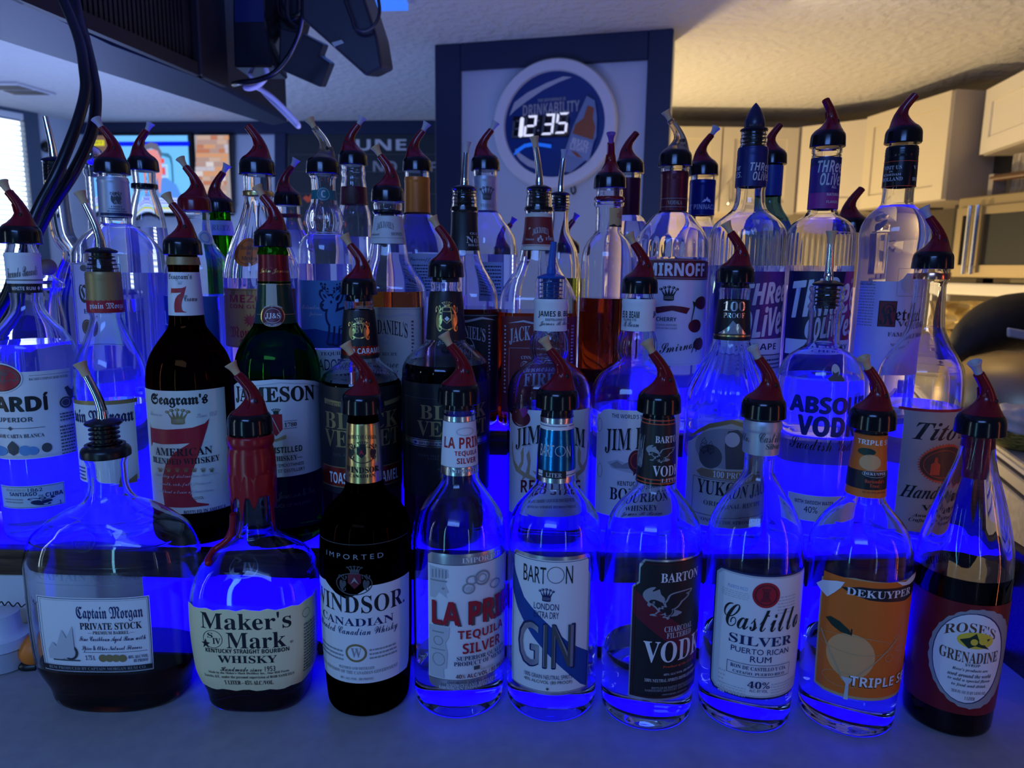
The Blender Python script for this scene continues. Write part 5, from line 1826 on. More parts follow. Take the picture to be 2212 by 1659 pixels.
# --- grenadine
b = Bottle('syrup_bottle', 'broad-shouldered bottle of dark red syrup with a scalloped white oval on a red label', [(905, 34), (920, 44), (928, 46), (936, 40), (950, 38), (975, 41), (1010, 50), (1045, 64), (1090, 81), (1135, 95), (1180, 106), (1230, 109), (1350, 107), (1500, 101)],
           2115, 938, 0.0, yb=1592, liq=1222, liqcol=L_RED, ribs=((950, 1190, 14, 0.010),))
m_redlab = bsdf('red_film_label', (0.16, 0.006, 0.012), 0.35)
scal = []
for i in range(72):
    a = i * math.pi / 36
    k = 1.0 + 0.035 * abs(math.sin(a * 13))
    scal.append((0.5 + 0.49 * k * math.cos(a), 0.5 - 0.49 * k * math.sin(a)))
b.label('front_label', 1, (1985, 1300, 2150, 1542), [
    ('p', 2004, 1313, 2168, 1530, 'grey', scal), ('e', 2012, 1322, 2160, 1520, 'navy'), ('e', 2014, 1324, 2158, 1518, 'white'),
    ('t', "ROSE'S", 2040, 1352, 2150, 1374, 's', 'brown', dict(arc=0.7)), ('e', 2066, 1366, 2144, 1402, 'yellow'), ('p', 2072, 1368, 2138, 1402, 'dgreen', [(0, .5), (.3, .3), (.5, 0), (.6, .4), (1, .3), (.8, .7), (1, 1), (.5, .8), (.3, 1)]), ('e', 2096, 1380, 2112, 1394, 'yellow'), ('e', 2114, 1378, 2132, 1393, 'yellow'),
    ('t', 'GRENADINE', 2028, 1406, 2152, 1430, 's', 'brown', dict(arc=-0.15)), ('t', 'SYRUP', 2084, 1434, 2116, 1440, 'b', 'dgrey'),
    ("t", "Rose's products are", 2056, 1444, 2132, 1452, 'i', 'black'), ('t', 'used around the world', 2046, 1455, 2138, 1463, 'i', 'black'), ('t', 'to add a special flavor', 2046, 1466, 2136, 1474, 'i', 'black'), ('t', 'to food and drink.', 2054, 1477, 2128, 1485, 'i', 'black'),
    ('t', '33.8 FL OZ (1 QT 1.8 FL OZ)', 2054, 1492, 2126, 1500, 's', 'dgrey'), ('t', '1 LITER', 2082, 1504, 2104, 1511, 's', 'dgrey')], wrap=True, mat=m_redlab)
pourer(b, 'horn', 938, 14, 'pale_plug', scale=1.02)
bm = bmesh.new()
zc = b.z_of(930) - b.zb
lathe(bm, [(zc - 0.042, 0.006), (zc - 0.042, 0.010), (zc - 0.012, 0.011), (zc, 0.0125), (zc + 0.004, 0.012)], 24)
obj('pourer_insert', fix(bm), bsdf('red_insert', (0.16, 0.01, 0.03), 0.25), b.root)

# ================================================================== SECOND ROW (on the lower step)
YM = 0.750

# white rum
b = Bottle('rum_bottle', 'clear white rum bottle with a red bat roundel on its white label', [(500, 29), (535, 34), (545, 38), (635, 37), (650, 36), (672, 42), (695, 60), (720, 84), (745, 98), (775, 103), (900, 102), (1110, 96)],
           46, 528, Z1, Y=YM, liq=738)
b.band('neck_sleeve', 546, 612, ink('white'), 0.001, ((553, 0.0006),))
b.label('neck_print', 0, (16, 572, 86, 634), [('t', 'Facundo Bacardi', 18, 576, 78, 598, 'c', 'dgrey', dict(rise=0.4)), ('r', 14, 604, 90, 606, 'dgrey')], off=0.0014)
b.label('neck_band', 1, (20, 613, 92, 633), [('t', 'WHITE RUM ◆ WH', 26, 618, 94, 628, 'b', 'white')], wrap=True, mat='black')
b.label('front_label', 1, (-36, 803, 160, 992), [
    ('t', 'BACARDÍ COMPANY BORN IN CUBA', 62, 812, 146, 819, 's', 'dgrey'), ('r', 62, 808, 150, 808.7, 'dgrey'), ('t', 'CARDÍ', -22, 851, 104, 889, 'b', 'black', dict(fat=0.0007)), ('t', 'UPERIOR', -2, 902, 72, 912, 'b', 'dgrey'),
    ('r', -20, 925, 98, 926, 'dgrey'), ('t', '◆', 18, 921, 28, 930, 'n', 'dgrey'), ('t', 'PERIOR CARTA BLANCA', -10, 938, 96, 946, 's', 'dgrey'),
    ('e', -12, 962, 18, 984, 'sky'), ('e', 42, 962, 68, 984, 'sky'), ('e', 60, 964, 84, 982, 'sky'), ('e', 90, 956, 112, 976, 'dgrey'), ('p', 18, 952, 42, 984, 'dgrey', [(.2, .2), (.5, 0), (.8, .2), (1, .4), (.9, .8), (.5, 1), (.1, .8), (0, .4)]),
    ('e', 127, 856, 153, 881, 'dgrey'), ('o', 131, 860, 149, 877, 'lgrey', 0.0006), ('p', 135, 832, 158, 862, 'dgrey', [(.1, .1), (.4, 0), (.6, .25), (1, .4), (.9, .9), (.6, 1), (.3, .6)]),
    ('l', 128, 888, 158, 908, 'dgrey', 3), ('l', 130, 915, 160, 980, 'dgrey', 9), ('f', -40, 984, 158, 988, 'lgrey', 0.0003)])
b.label('roundel', 1, (-30, 783, 50, 850), [('e', -29, 784, 49, 849, 'white'), ('e', -26, 787, 46, 846, 'black'), ('e', -24, 789, 44, 844, 'red'), ('t', '🦇', -18, 796, 40, 832, 'n', 'dgrey')], mat='lgrey', shape=[(0.5 + .5 * math.cos(a * .2618), .5 + .5 * math.sin(a * .2618)) for a in range(24)], off=0.0008, lab='red roundel with a bat')
b.label('lower_label', 1, (6, 1049, 141, 1098), [('t', 'ESTABLECIDO EN', 14, 1057, 56, 1062, 's', 'grey'), ('t', '1862', 60, 1054, 92, 1062, 'n', 'navy'), ('t', 'SANTIAGO', 22, 1064, 80, 1072, 'b', 'navy'), ('t', 'DE', 84, 1068, 94, 1072, 'n', 'navy'), ('t', 'CUBA', 98, 1061, 136, 1070, 'b', 'navy'),
    ('l', 14, 1076, 50, 1088, 'grey', 2), ('t', '❦', 60, 1073, 120, 1091, 'n', 'navy'), ('t', '1', 128, 1079, 132, 1088, 's', 'navy'), ('f', 8, 1051, 139, 1096, 'navy', 0.0003)], mat=bsdf('pale_blue_paper', (0.5, 0.62, 0.75), 0.5))
pourer(b, 'horn', 528, -4, 'plug', scale=1.0)

# spiced white rum with metal pourer
b = Bottle('rum_bottle', 'clear rum bottle with a gold and red neck cap and a bent metal pourer', [(560, 30), (582, 36), (590, 37), (672, 39), (684, 36), (700, 40), (725, 50), (750, 62), (775, 74), (800, 81), (840, 84), (1110, 81)],
           222, 585, Z1, Y=YM, liq=868)
b.band('neck_sleeve', 587, 648, ink('goldpaint'), 0.001, ((593, 0.0007), (600, 0.0005)))['label'] = 'dull gold neck sleeve'
b.label('neck_band', 1, (192, 648, 262, 676), [('t', 'ptain Morga', 196, 654, 264, 670, 'f', 'white')], wrap=True, mat='red', off=0.001)
b.label('embossing', 0, (175, 740, 300, 850), [('o', 183, 755, 207, 779, 'emb', 0.001), ('t', 'M', 188, 759, 202, 775, 'f', 'emb'), ('t', 'MORGAN', 200, 830, 272, 845, 's', 'emb'), ('r', 160, 826, 315, 827.5, 'emb'), ('r', 160, 850, 315, 851.5, 'emb')])
b.label('front_label', 1, (158, 866, 296, 1044), [('r', 158, 866, 296, 875, 'goldpaint'), ('t', 'tain Morgan', 164, 886, 288, 921, 'f', 'navy', dict(fat=0.0003)), ('t', '™', 281, 888, 287, 892, 'n', 'dgrey'), ('l', 174, 1006, 186, 1036, 'dgrey', 4), ('p', 262, 1026, 296, 1044, 'goldpaint', [(1, 0), (1, 1), (0, 1), (.4, .6)])])
pourer(b, 'steel', 546, 0, 'plug', scale=0.98, lean=0.0135, h=0.052)

# brown whiskey with red seven
b = Bottle('whiskey_bottle', 'dark brown whiskey bottle with a huge red numeral seven on its cream label', [(525, 29), (553, 32), (575, 35), (580, 34), (640, 37), (690, 39), (705, 42), (722, 54), (742, 70), (768, 86), (795, 94), (830, 97), (1120, 93)],
           395, 552, Z1, Y=YM, mat=M_BROWN, solid=True)
b.band('neck_ring', 555, 572, ink('goldpaint'), 0.0014)
seven = [(.0, .045), (.01, .105), (.35, .105), (.75, .085), (.93, .05), (1, .0), (.96, .10), (.86, .30), (.78, .45), (.70, .6), (.66, .72), (.68, .88), (.75, .95), (.92, .985), (.92, 1), (.22, 1), (.22, .985), (.20, .8), (.22, .66), (.30, .5), (.46, .36), (.70, .26), (.55, .262), (.25, .275), (.03, .27), (-.02, .33), (-.02, .2)]
b.label('neck_label', 1, (364, 588, 436, 682), [('t', "Seagram's", 365, 592, 414, 606, 'f', 'black'), ('t', '♛', 381, 606, 396, 615, 'n', 'lgrey'), ('p', 371, 617, 404, 675, 'red', seven), ('t', 'Crown', 397, 637, 425, 651, 'c', 'dgrey')], wrap=True)
b.label('front_label', 1, (319, 844, 492, 1110), [
    ('t', "Seagram's", 328, 852, 448, 880, 'f', 'black', dict(fat=0.0004)), ('t', '♛', 358, 882, 412, 917, 'n', 'goldpaint'), ('t', 'Since 1857', 424, 890, 468, 900, 'c', 'lgrey'), ('t', 'Reserve', 326, 890, 350, 898, 'c', 'lgrey'),
    ('p', 333, 908, 457, 1096, 'red', seven), ('t', 'AMERICAN', 338, 968, 458, 985, 's', 'black'), ('t', 'BLENDED WHISKEY', 333, 990, 474, 1003, 's', 'black')]
    + [('t', '♛', 342 + 18 * k, 1010, 354 + 18 * k, 1019, 'n', 'goldpaint') for k in range(7)]
    + [('t', 'A whiskey of distinctive character,', 338, 1024, 472, 1034, 'c', 'lgrey'), ('t', 'smooth, rich, full flavored', 348, 1042, 456, 1051, 'c', 'lgrey'), ('t', 'without a trace of heaviness', 348, 1058, 460, 1068, 'c', 'lgrey'), ('t', 'ALC/VOL', 412, 1072, 440, 1078, 'n', 'dgrey'), ('t', 'BOTTLED IN AMERICA', 398, 1098, 486, 1106, 'b', 'dgrey')], mat=bsdf('cream_paper', (0.80, 0.78, 0.66), 0.5))
pourer(b, 'horn', 552, 0, 'plug', scale=0.98)

# green whiskey
b = Bottle('whiskey_bottle', 'dark green whiskey bottle with a red neck wrap and an arched white label', [(510, 28), (536, 31), (548, 34), (552, 33), (610, 36), (655, 40), (690, 45), (705, 51), (722, 64), (742, 78), (768, 89), (800, 94), (850, 94), (1120, 90)],
           589, 535, Z1, Y=YM, mat=M_GREEN, solid=True)
b.label('neck_wrap', 1, (557, 550, 625, 608), [('t', 'John Jameson', 562, 580, 624, 592, 'c', 'gold')], wrap=True, mat=bsdf('dark_red_foil', (0.20, 0.012, 0.02), 0.3, 0.4), lab='dark red neck wrap')
b.label('neck_label', 1, (558, 612, 632, 700), [('r', 560, 614, 640, 615, 'gold'), ('r', 575, 613, 598, 664, bsdf('beige_paper', (0.45, 0.42, 0.33), 0.5)), ('r', 556, 679, 640, 680.5, 'gold'), ('e', 564, 658, 615, 706, 'gold'), ('e', 566, 660, 613, 704, 'maroon'), ('o', 572, 666, 607, 698, 'lgrey', 0.0004), ('t', 'JJ&S', 574, 676, 605, 689, 's', 'white'),
    ('t', 'JOHN JAMESON', 570, 661, 609, 666, 'b', 'lgrey', dict(arc=1.0)), ('t', '& SON LIMITED', 572, 698, 607, 703, 'b', 'lgrey', dict(arc=-1.0))], wrap=True, mat=bsdf('green_foil', (0.012, 0.05, 0.03), 0.3, 0.3))
b.label('front_label', 1, (511, 819, 693, 1031), [
    ('p', 514, 823, 690, 870, 'lgrey', [(0, .55), (.25, .2), (.5, .06), (.75, .2), (1, .55), (1, .6), (.75, .25), (.5, .11), (.25, .25), (0, .6)]), ('t', 'JAMESON', 511, 838, 678, 874, 's', 'black', dict(arc=0.12, fat=0.0004)),
    ('p', 582, 895, 610, 942, 'red', [(0, 0), (1, 0), (1, .7), (.5, 1), (0, .7)]), ('p', 588, 902, 604, 934, 'lgrey', [(0, 0), (.12, 0), (1, 1), (.88, 1)]), ('p', 574, 940, 618, 954, 'tan', [(0, .2), (.5, .6), (1, 0), (1, .6), (.5, 1), (0, .7)]), ('t', '♛', 586, 882, 606, 895, 'n', 'dgreen'),
    ('t', '1780', 614, 912, 640, 921, 's', 'black'), ('r', 613, 908, 641, 908.8, 'dgrey'), ('r', 613, 924, 641, 924.8, 'dgrey'), ('t', 'TRIPLE DISTILLED', 536, 966, 652, 979, 'b', 'dgreen'), ('t', 'IRISH WHISKEY—', 553, 985, 652, 996, 's', 'dgreen'), ('t', 'MATURED FOR SMOOTHNESS', 545, 1002, 655, 1009, 'n', 'dgreen'), ('t', 'AT THE BOW ST DISTILLERY', 545, 1014, 658, 1021, 'n', 'dgreen')],
    shape=[(0, .10), (.1, .06), (.25, .025), (.5, 0), (.75, .025), (.9, .06), (1, .10), (1, 1), (0, 1)])
b.label('foot_print', 0, (560, 1055, 690, 1100), [('t', 'John Jameson & Son', 566, 1060, 680, 1082, 'c', 'dgrey'), ('t', 'PRODUCE OF IRELAND', 570, 1088, 670, 1095, 'n', 'dgrey')])
pourer(b, 'horn', 535, 0, 'plug', scale=0.98)

# two black-labelled whiskies
gold_crest = lambda x0, y0, x1, y1: [('t', '❦', x0, y0 + 8, x0 + (x1 - x0) * .34, y1, 'n', 'gold'), ('t', '❦', x1 - (x1 - x0) * .34, y0 + 8, x1, y1, 'n', 'gold'), ('o', x0 + 3, y0 + 10, x1 - 3, y1 - 2, 'gold', 0.0014), ('t', '♛', x0 + (x1 - x0) * .27, y0, x1 - (x1 - x0) * .27, y0 + 14, 'n', 'gold')]
b = Bottle('whisky_bottle', 'black-labelled whisky bottle with a copper red band round its neck and foot', [(615, 28), (645, 30), (655, 33), (662, 31), (670, 33), (730, 39), (776, 43), (784, 50), (794, 64), (808, 80), (828, 88), (860, 89), (1130, 85)],
           775, 638, Z1, Y=YM, liq=818, liqcol=L_BROWN)
b.label('neck_label', 1, (744, 670, 812, 776), gold_crest(753, 686, 799, 734) + [('t', 'BV', 766, 703, 786, 720, 's', 'gold'), ('r', 740, 748, 820, 768, bsdf('copper_red_foil', (0.35, 0.03, 0.02), 0.3, 0.7)), ('t', 'D CARAMEL', 759, 752, 818, 764, 'b', 'white')], wrap=True, mat='black')
b.label('front_label', 1, (700, 838, 866, 1068), [('p', 702, 862, 866, 885, 'goldpaint', [(0, .1), (.5, .55), (1, .1), (1, .5), (.5, 1), (0, .6)]), ('t', 'EXPERTLY BLENDED', 706, 871, 776, 879, 's', 'black'),
    ('t', 'BLACK', 704, 892, 858, 929, 's', 'goldpaint'), ('t', 'VELVET', 704, 931, 860, 968, 's', 'goldpaint'), ('t', '35% ALC./VOL.', 720, 981, 800, 987, 'n', 'dgrey'), ('r', 700, 1010, 870, 1012, 'goldpaint'), ('r', 700, 1012, 870, 1052, bsdf('copper_red_foil', (0.35, 0.03, 0.02), 0.3, 0.7)), ('r', 700, 1052, 870, 1054, 'goldpaint'), ('t', 'TOASTED CARAMEL', 714, 1022, 858, 1046, 'b', 'white')], wrap=True, mat='black', lab='black wrap label with gold lettering')
pourer(b, 'horn', 638, 0, 'plug', scale=0.98, collar=0.006)

b = Bottle('whisky_bottle', 'black-labelled whisky bottle with a gold lion crest and a silver band', [(578, 28), (604, 30), (614, 33), (622, 31), (630, 34), (690, 40), (738, 44), (746, 52), (757, 68), (772, 84), (795, 94), (830, 95), (1130, 90)],
           963, 600, Z1, Y=YM, liq=782, liqcol=L_BROWN)
b.label('neck_label', 1, (932, 630, 998, 736), gold_crest(941, 651, 989, 716) + [('p', 954, 672, 976, 700, 'gold', [(0, 0), (1, 0), (1, .6), (.5, 1), (0, .6)]), ('p', 956, 674, 974, 697, 'black', [(0, 0), (1, 0), (1, .6), (.5, 1), (0, .6)]), ('p', 960, 683, 971, 694, 'white', [(.5, 0), (1, .5), (.5, 1), (0, .5)])], wrap=True, mat='black')
b.label('front_label', 1, (874, 830, 1056, 1075), [('r', 874, 862, 1058, 862.8, 'dgrey'), ('t', 'BLACK', 908, 876, 1048, 907, 's', 'goldpaint'), ('t', 'VELVET', 902, 911, 1048, 944, 's', 'goldpaint'), ('r', 874, 951, 1060, 952.5, 'silver'), ('r', 874, 954, 1060, 964, 'silver'), ('r', 874, 966, 1060, 967.5, 'silver'), ('t', '◆ 1951 BLENDED CANADIAN', 895, 956, 1030, 963, 's', 'navy'), ('t', 'RARE SELECT CASKS', 905, 983, 1000, 988, 'n', 'dgrey'), ('t', 'DISTILLED YEARS', 925, 990, 1000, 994, 'n', 'dgrey'), ('t', '40% ALC.', 945, 1011, 990, 1016, 'n', 'dgrey')], wrap=True, mat='black', lab='black wrap label with gold lettering')
pourer(b, 'horn', 600, 0, 'plug', scale=0.98, collar=0.0045)

# two bourbons with white neck sleeves
antl = [(.0, .0), (.02, .3), (.1, .55), (.3, .72), (.42, .55), (.4, .3), (.5, .12), (.52, .35), (.5, .6), (.38, .78), (.6, .86), (.68, .6), (.62, .35), (.72, .2), (.78, .5), (.74, .88), (1, 1), (.98, 1.1), (.6, .98), (.45, 1.1), (.5, .96), (.2, .85), (.06, .65), (.0, .45), (-.05, .2)]
b = Bottle('bourbon_bottle', 'cherry bourbon bottle with antlers on its white label and a bright blue plastic pourer', [(602, 31), (606, 34), (640, 33), (648, 34), (712, 34), (718, 36), (735, 41), (755, 42), (772, 38), (780, 42), (792, 58), (808, 76), (828, 86), (850, 90), (1130, 86)],
           1190, 642, Z1, Y=YM, p=2.6, dr=0.95, liq=880, liqcol=L_CHERRY, ribs=((716, 778, 20, 0.03),))
b.band('neck_sleeve', 645, 713, ink('white'), 0.001, ((650, 0.0006), (655, 0.0004)))
b.label('neck_print', 0, (1158, 668, 1224, 708), [('t', 'JAMES B. BEA', 1165, 672, 1224, 687, 'b', 'black'), ('t', 'DISTILLING CO', 1179, 688, 1219, 693, 'b', 'dgrey'), ('t', 'James B Bea', 1167, 694, 1222, 706, 'c', 'dgrey')], off=0.0013)
b.label('front_label', 1, (1101, 887, 1277, 1118), [
    ('e', 1106, 884, 1146, 922, 'maroon'), ('p', 1122, 880, 1142, 905, 'violet', [(.0, .2), (.5, 0), (1, .1), (.8, .6), (.4, .9)]), ('p', 1112, 912, 1132, 919, 'lgrey', [(0, 0), (.5, .7), (1, .8), (.5, 1)]),
    ('t', 'JIM BEAM', 1117, 926, 1264, 972, 's', 'lgrey', dict(arc=0.35)), ('t', 'JIM BEAM', 1115, 924, 1262, 970, 's', 'black', dict(arc=0.35)), ('p', 1108, 955, 1160, 1032, 'tan', antl), ('p', 1268, 955, 1216, 1032, 'tan', antl), ('p', 1150, 1012, 1226, 1036, 'tan', [(0, .2), (.3, .5), (.5, .3), (.7, .5), (1, .2), (.8, 1), (.2, 1)]),
    ('t', 'RED STAG', 1126, 1038, 1252, 1066, 'b', 'maroon', dict(arc=0.15)), ('t', 'BLACK CHERRY LIQUEUR INFUSED WITH', 1132, 1076, 1246, 1084, 's', 'dgrey'), ('t', 'KENTUCKY STRAIGHT BOURBON WHISKEY', 1130, 1090, 1248, 1097, 's', 'dgrey')],
    shape=[(.1, .03), (.16, 0), (.84, 0), (.9, .03), (.96, .07), (1, .05), (1, 1), (0, 1), (0, .05), (.04, .07)])
pourer(b, 'bluesteel', 602, 0, None, scale=0.95, lean=-0.002, h=0.040)

b = Bottle('bourbon_bottle', 'clear bourbon bottle with a red wax seal printed on its white label', [(612, 28), (636, 31), (642, 32), (648, 34), (712, 35), (718, 37), (735, 42), (755, 43), (772, 39), (780, 44), (792, 60), (808, 78), (828, 89), (850, 95), (1130, 91)],
           1381, 635, Z1, Y=YM, p=2.6, dr=0.95, liq=880, ribs=((716, 778, 20, 0.03),))
b.band('neck_sleeve', 645, 713, ink('white'), 0.001, ((650, 0.0006), (655, 0.0004)))
b.label('neck_print', 0, (1346, 668, 1418, 708), [('t', 'ES B. BEAM', 1348, 672, 1381, 687, 'b', 'black'), ('t', 'ILLING CO.', 1350, 688, 1376, 693, 'b', 'dgrey'), ('t', 'B Beam', 1350, 694, 1380, 706, 'c', 'dgrey'), ('t', 'JA', 1408, 672, 1414, 686, 'b', 'black')], off=0.0013)
b.label('front_label', 1, (1288, 887, 1474, 1118), [
    ('t', "THE WORLD'S No 1 BOURBON", 1322, 896, 1446, 905, 'b', 'dgrey'), ('t', 'JIM BEAM', 1310, 924, 1456, 978, 's', 'lgrey', dict(rise=0.3)), ('t', 'JIM BEAM', 1308, 922, 1454, 976, 's', 'black', dict(rise=0.3)),
    ('p', 1312, 982, 1420, 1022, 'lgrey', [(0, .5), (.2, .3), (.4, .5), (.5, 0), (.7, .4), (1, .3), (.9, .8), (.5, 1), (.1, .8)]), ('p', 1318, 996, 1372, 1012, 'grey', [(0, .6), (.3, 0), (.5, .5), (.7, .1), (1, .6), (.8, 1), (.2, 1)]), ('e', 1357, 972, 1392, 1020, 'maroon'), ('p', 1368, 1010, 1382, 1028, 'maroon', [(0, 0), (1, 0), (1, 1), (.5, .6), (0, 1)]), ('o', 1362, 978, 1387, 1012, 'copper', 0.0006),
    ('o', 1292, 902, 1302, 932, 'dgrey', 0.0004), ('o', 1292, 1000, 1302, 1030, 'dgrey', 0.0004), ('t', 'KENTUCKY STRAIGHT', 1334, 1040, 1432, 1050, 'b', 'dgrey'), ('t', 'BOURBON', 1318, 1055, 1446, 1082, 's', 'black'), ('t', 'WHISKEY', 1340, 1089, 1420, 1102, 's', 'black'), ('t', 'James B Beam', 1330, 1104, 1430, 1116, 'c', 'dgrey')],
    shape=[(.08, .02), (.14, 0), (.86, 0), (.92, .02), (.97, .07), (1, .05), (1, 1), (0, 1), (0, .05), (.03, .07)])
pourer(b, 'horn', 635, 4, 'plug', scale=0.98)

# fluted-shoulder liqueur
b = Bottle('liqueur_bottle', 'liqueur bottle with a fluted cone shoulder and an arched grey picture label', [(590, 28), (618, 31), (626, 35), (634, 33), (650, 34), (700, 38), (738, 41), (755, 47), (785, 62), (815, 78), (840, 89), (870, 94), (1130, 92)],
           1588, 612, Z1, Y=YM, liq=884, ribs=((740, 865, 26, 0.022),), seg=156)
b.label('neck_label', 1, (1546, 648, 1618, 736), [('t', '100', 1563, 651, 1609, 672, 's', 'silver'), ('t', 'PROOF', 1563, 676, 1608, 687, 's', 'silver'), ('p', 1553, 691, 1612, 722, 'silver', [(0, 1), (.2, .75), (.35, .5), (.5, .05), (.62, .3), (.7, .25), (.85, .7), (1, 1)]), ('p', 1570, 700, 1596, 722, 'grey', [(0, 1), (.4, .2), (.55, .5), (.6, 0), (.8, .6), (1, 1)]), ('r', 1540, 724, 1620, 728, 'gold')], wrap=True, mat='black')
b.label('front_label', 1, (1483, 904, 1662, 1142), [
    ('p', 1483, 904, 1662, 964, 'goldpaint', [(.03, .92), (.12, .72), (.2, .5), (.3, .25), (.5, .02), (.7, .25), (.8, .5), (.88, .72), (.97, .92), (.88, .85), (.8, .66), (.7, .42), (.5, .18), (.3, .42), (.2, .66), (.12, .85)]),
    ('e', 1502, 926, 1640, 1014, 'grey'), ('e', 1510, 960, 1560, 1012, 'dgrey'), ('p', 1560, 928, 1610, 1014, 'dgrey', [(.2, .05), (.6, 0), (1, .2), (1, 1), (.2, 1), (.1, .4)]), ('e', 1566, 934, 1598, 966, 'lgrey'), ('t', '🌲', 1512, 944, 1532, 980, 'n', 'black'), ('t', '🌲', 1528, 952, 1544, 982, 'n', 'black'),
    ('p', 1498, 1018, 1648, 1036, 'goldpaint', [(.05, .5), (.12, 0), (.88, 0), (.95, .5), (.88, 1), (.12, 1)]), ('t', '100 PROOF', 1540, 1020, 1618, 1034, 's', 'white'), ('f', 1496, 1038, 1650, 1118, 'dgrey', 0.0005), ('t', 'YUKON JACK', 1507, 1042, 1654, 1076, 's', 'black'), ('t', 'ORIGINAL RECIPE', 1520, 1086, 1640, 1096, 's', 'dgrey'), ('t', '“ONLY THE STRONG SURVIVE”', 1510, 1124, 1648, 1132, 's', 'dgrey')],
    mat=bsdf('grey_paper', (0.50, 0.49, 0.43), 0.5), shape=[(0, .27), (.05, .25), (.12, .2), (.2, .13), (.3, .06), (.4, .02), (.5, 0), (.6, .02), (.7, .06), (.8, .13), (.88, .2), (.95, .25), (1, .27), (1, 1), (0, 1)])
pourer(b, 'horn', 612, 0, 'plug', scale=0.98, collar=0.005)

# blue lettered vodka
b = Bottle('vodka_bottle', 'round-shouldered clear vodka bottle with bold blue lettering printed on bare glass', [(618, 38), (624, 41), (632, 37), (642, 40), (652, 36), (664, 41), (672, 36), (700, 35), (738, 36), (748, 42), (757, 56), (768, 72), (785, 86), (810, 94), (840, 96), (1130, 92)],
           1786, 645, Z1, Y=YM, liq=812)
b.label('medallion', 0, (1774, 778, 1838, 836), [('o', 1776, 779, 1838, 836, 'emb', 0.0012), ('p', 1788, 808, 1824, 824, 'dgrey', [(0, .6), (.3, .1), (.5, 0), (.8, .1), (1, .8), (.9, 1), (.1, 1)]), ('e', 1796, 786, 1814, 814, 'lgrey'), ('p', 1797, 800, 1812, 815, 'dgrey', [(.1, .1), (.4, .4), (.7, .3), (1, .1), (.9, .8), (.5, 1), (.1, .7)])], vcut=0.003)
m_bluelet = bsdf('blue_enamel', (0.008, 0.02, 0.22), 0.4)
b.label('front_print', 0, (1700, 855, 1850, 980), [('t', 'ABSO', 1708, 858, 1829, 893, 'b', m_bluelet, dict(fat=0.0009)), ('t', 'LUT', 1832, 858, 1862, 893, 'b', m_bluelet, dict(fat=0.0009)), ('t', 'VODK', 1724, 901, 1846, 943, 'b', m_bluelet, dict(fat=0.0009)), ('t', 'Swedish Vod', 1707, 948, 1838, 974, 'c', 'black')], lab='bold blue lettering')
b.label('lower_label', 1, (1700, 1072, 1850, 1128), [('t', 'WITH SWEDISH WATER', 1716, 1082, 1800, 1090, 'b', 'navy'), ('t', '40%', 1736, 1094, 1766, 1108, 'n', 'navy')])
pourer(b, 'steel', 617, 0, 'plug', scale=0.98, lean=0.0005, h=0.046)

# tan label vodka
b = Bottle('vodka_bottle', 'tall-necked clear vodka bottle with a brownish label and a red sun badge', [(555, 30), (585, 36), (592, 39), (603, 40), (607, 38), (615, 36), (660, 38), (705, 42), (725, 50), (745, 62), (770, 80), (795, 93), (825, 98), (870, 99), (1130, 95)],
           2013, 582, Z1, Y=YM, liq=872)
b.band('neck_ring', 590, 603, bsdf('copper_foil', (0.75, 0.35, 0.22), 0.2, 1.0), 0.0006)
rays = []
for i in range(96):
    a = i * math.pi / 48
    k = 1.0 if i % 2 else 0.90
    rays.append((0.5 + 0.5 * k * math.cos(a), 0.5 - 0.5 * k * math.sin(a)))
b.label('front_label', 1, (1941, 884, 2075, 1150), [('r', 1941, 884, 2078, 890, 'red'), ("t", "Tito's", 1976, 912, 2078, 952, 'i', 'black', dict(shear=0.2)), ('p', 1980, 958, 2078, 1046, 'copper', rays), ('e', 1986, 966, 2072, 1040, 'brown'), ('o', 1994, 973, 2064, 1033, 'copper', 0.0005),
    ('p', 2010, 988, 2030, 1026, 'copper', [(.3, .3), (.4, 0), (.6, 0), (.7, .3), (1, .4), (1, 1), (0, 1), (0, .4)]), ('p', 2028, 984, 2056, 1026, 'brown', [(0, 0), (.6, .2), (1, .2), (1, 1), (.2, 1)]), ('t', 'Handmade', 1946, 1050, 2070, 1078, 'i', 'black', dict(shear=0.2)), ('t', 'VODKA', 1990, 1090, 2070, 1102, 's', 'black'), ('t', 'Award Winning', 1970, 1110, 2050, 1119, 'i', 'black'), ('t', 'Crafted in small batches', 1962, 1120, 2066, 1130, 'i', 'black')], mat=bsdf('kraft_paper', (0.50, 0.40, 0.31), 0.55))
pourer(b, 'horn', 582, -6, 'pale_plug', scale=1.0)

# ================================================================== THIRD ROW (on the upper step)
YT = 0.862
ZT = Z2

b = Bottle('tequila_bottle', 'square-shouldered clear tequila bottle with a silver crested neck sleeve', [(355, 28), (376, 31), (384, 32), (390, 33), (470, 34), (484, 34), (490, 46), (506, 66), (525, 84), (550, 97), (585, 99), (900, 96)],
           243, 378, ZT, Y=YT, p=3.0, dr=0.85, liq=588)
b.band('neck_sleeve', 384, 470, ink('satin'), 0.0009, ((392, 0.0007), (460, 0.0003)))['label'] = 'silver neck sleeve'
b.label('neck_print', 0, (222, 410, 282, 466), [('t', '❦', 238, 414, 252, 441, 'n', 'dgrey'), ('t', '❦', 248, 414, 262, 441, 'n', 'dgrey'), ('o', 240, 416, 260, 440, 'dgrey', 0.0005), ('t', 'A FAMILY', 240, 445, 262, 448, 'b', 'dgrey'), ('t', 'COMPANY FOR', 236, 450, 268, 453, 'b', 'dgrey'), ('t', '10 GENERATIONS', 233, 455, 272, 458, 'b', 'dgrey'), ('r', 220, 460, 284, 466, 'navy')], off=0.0013)
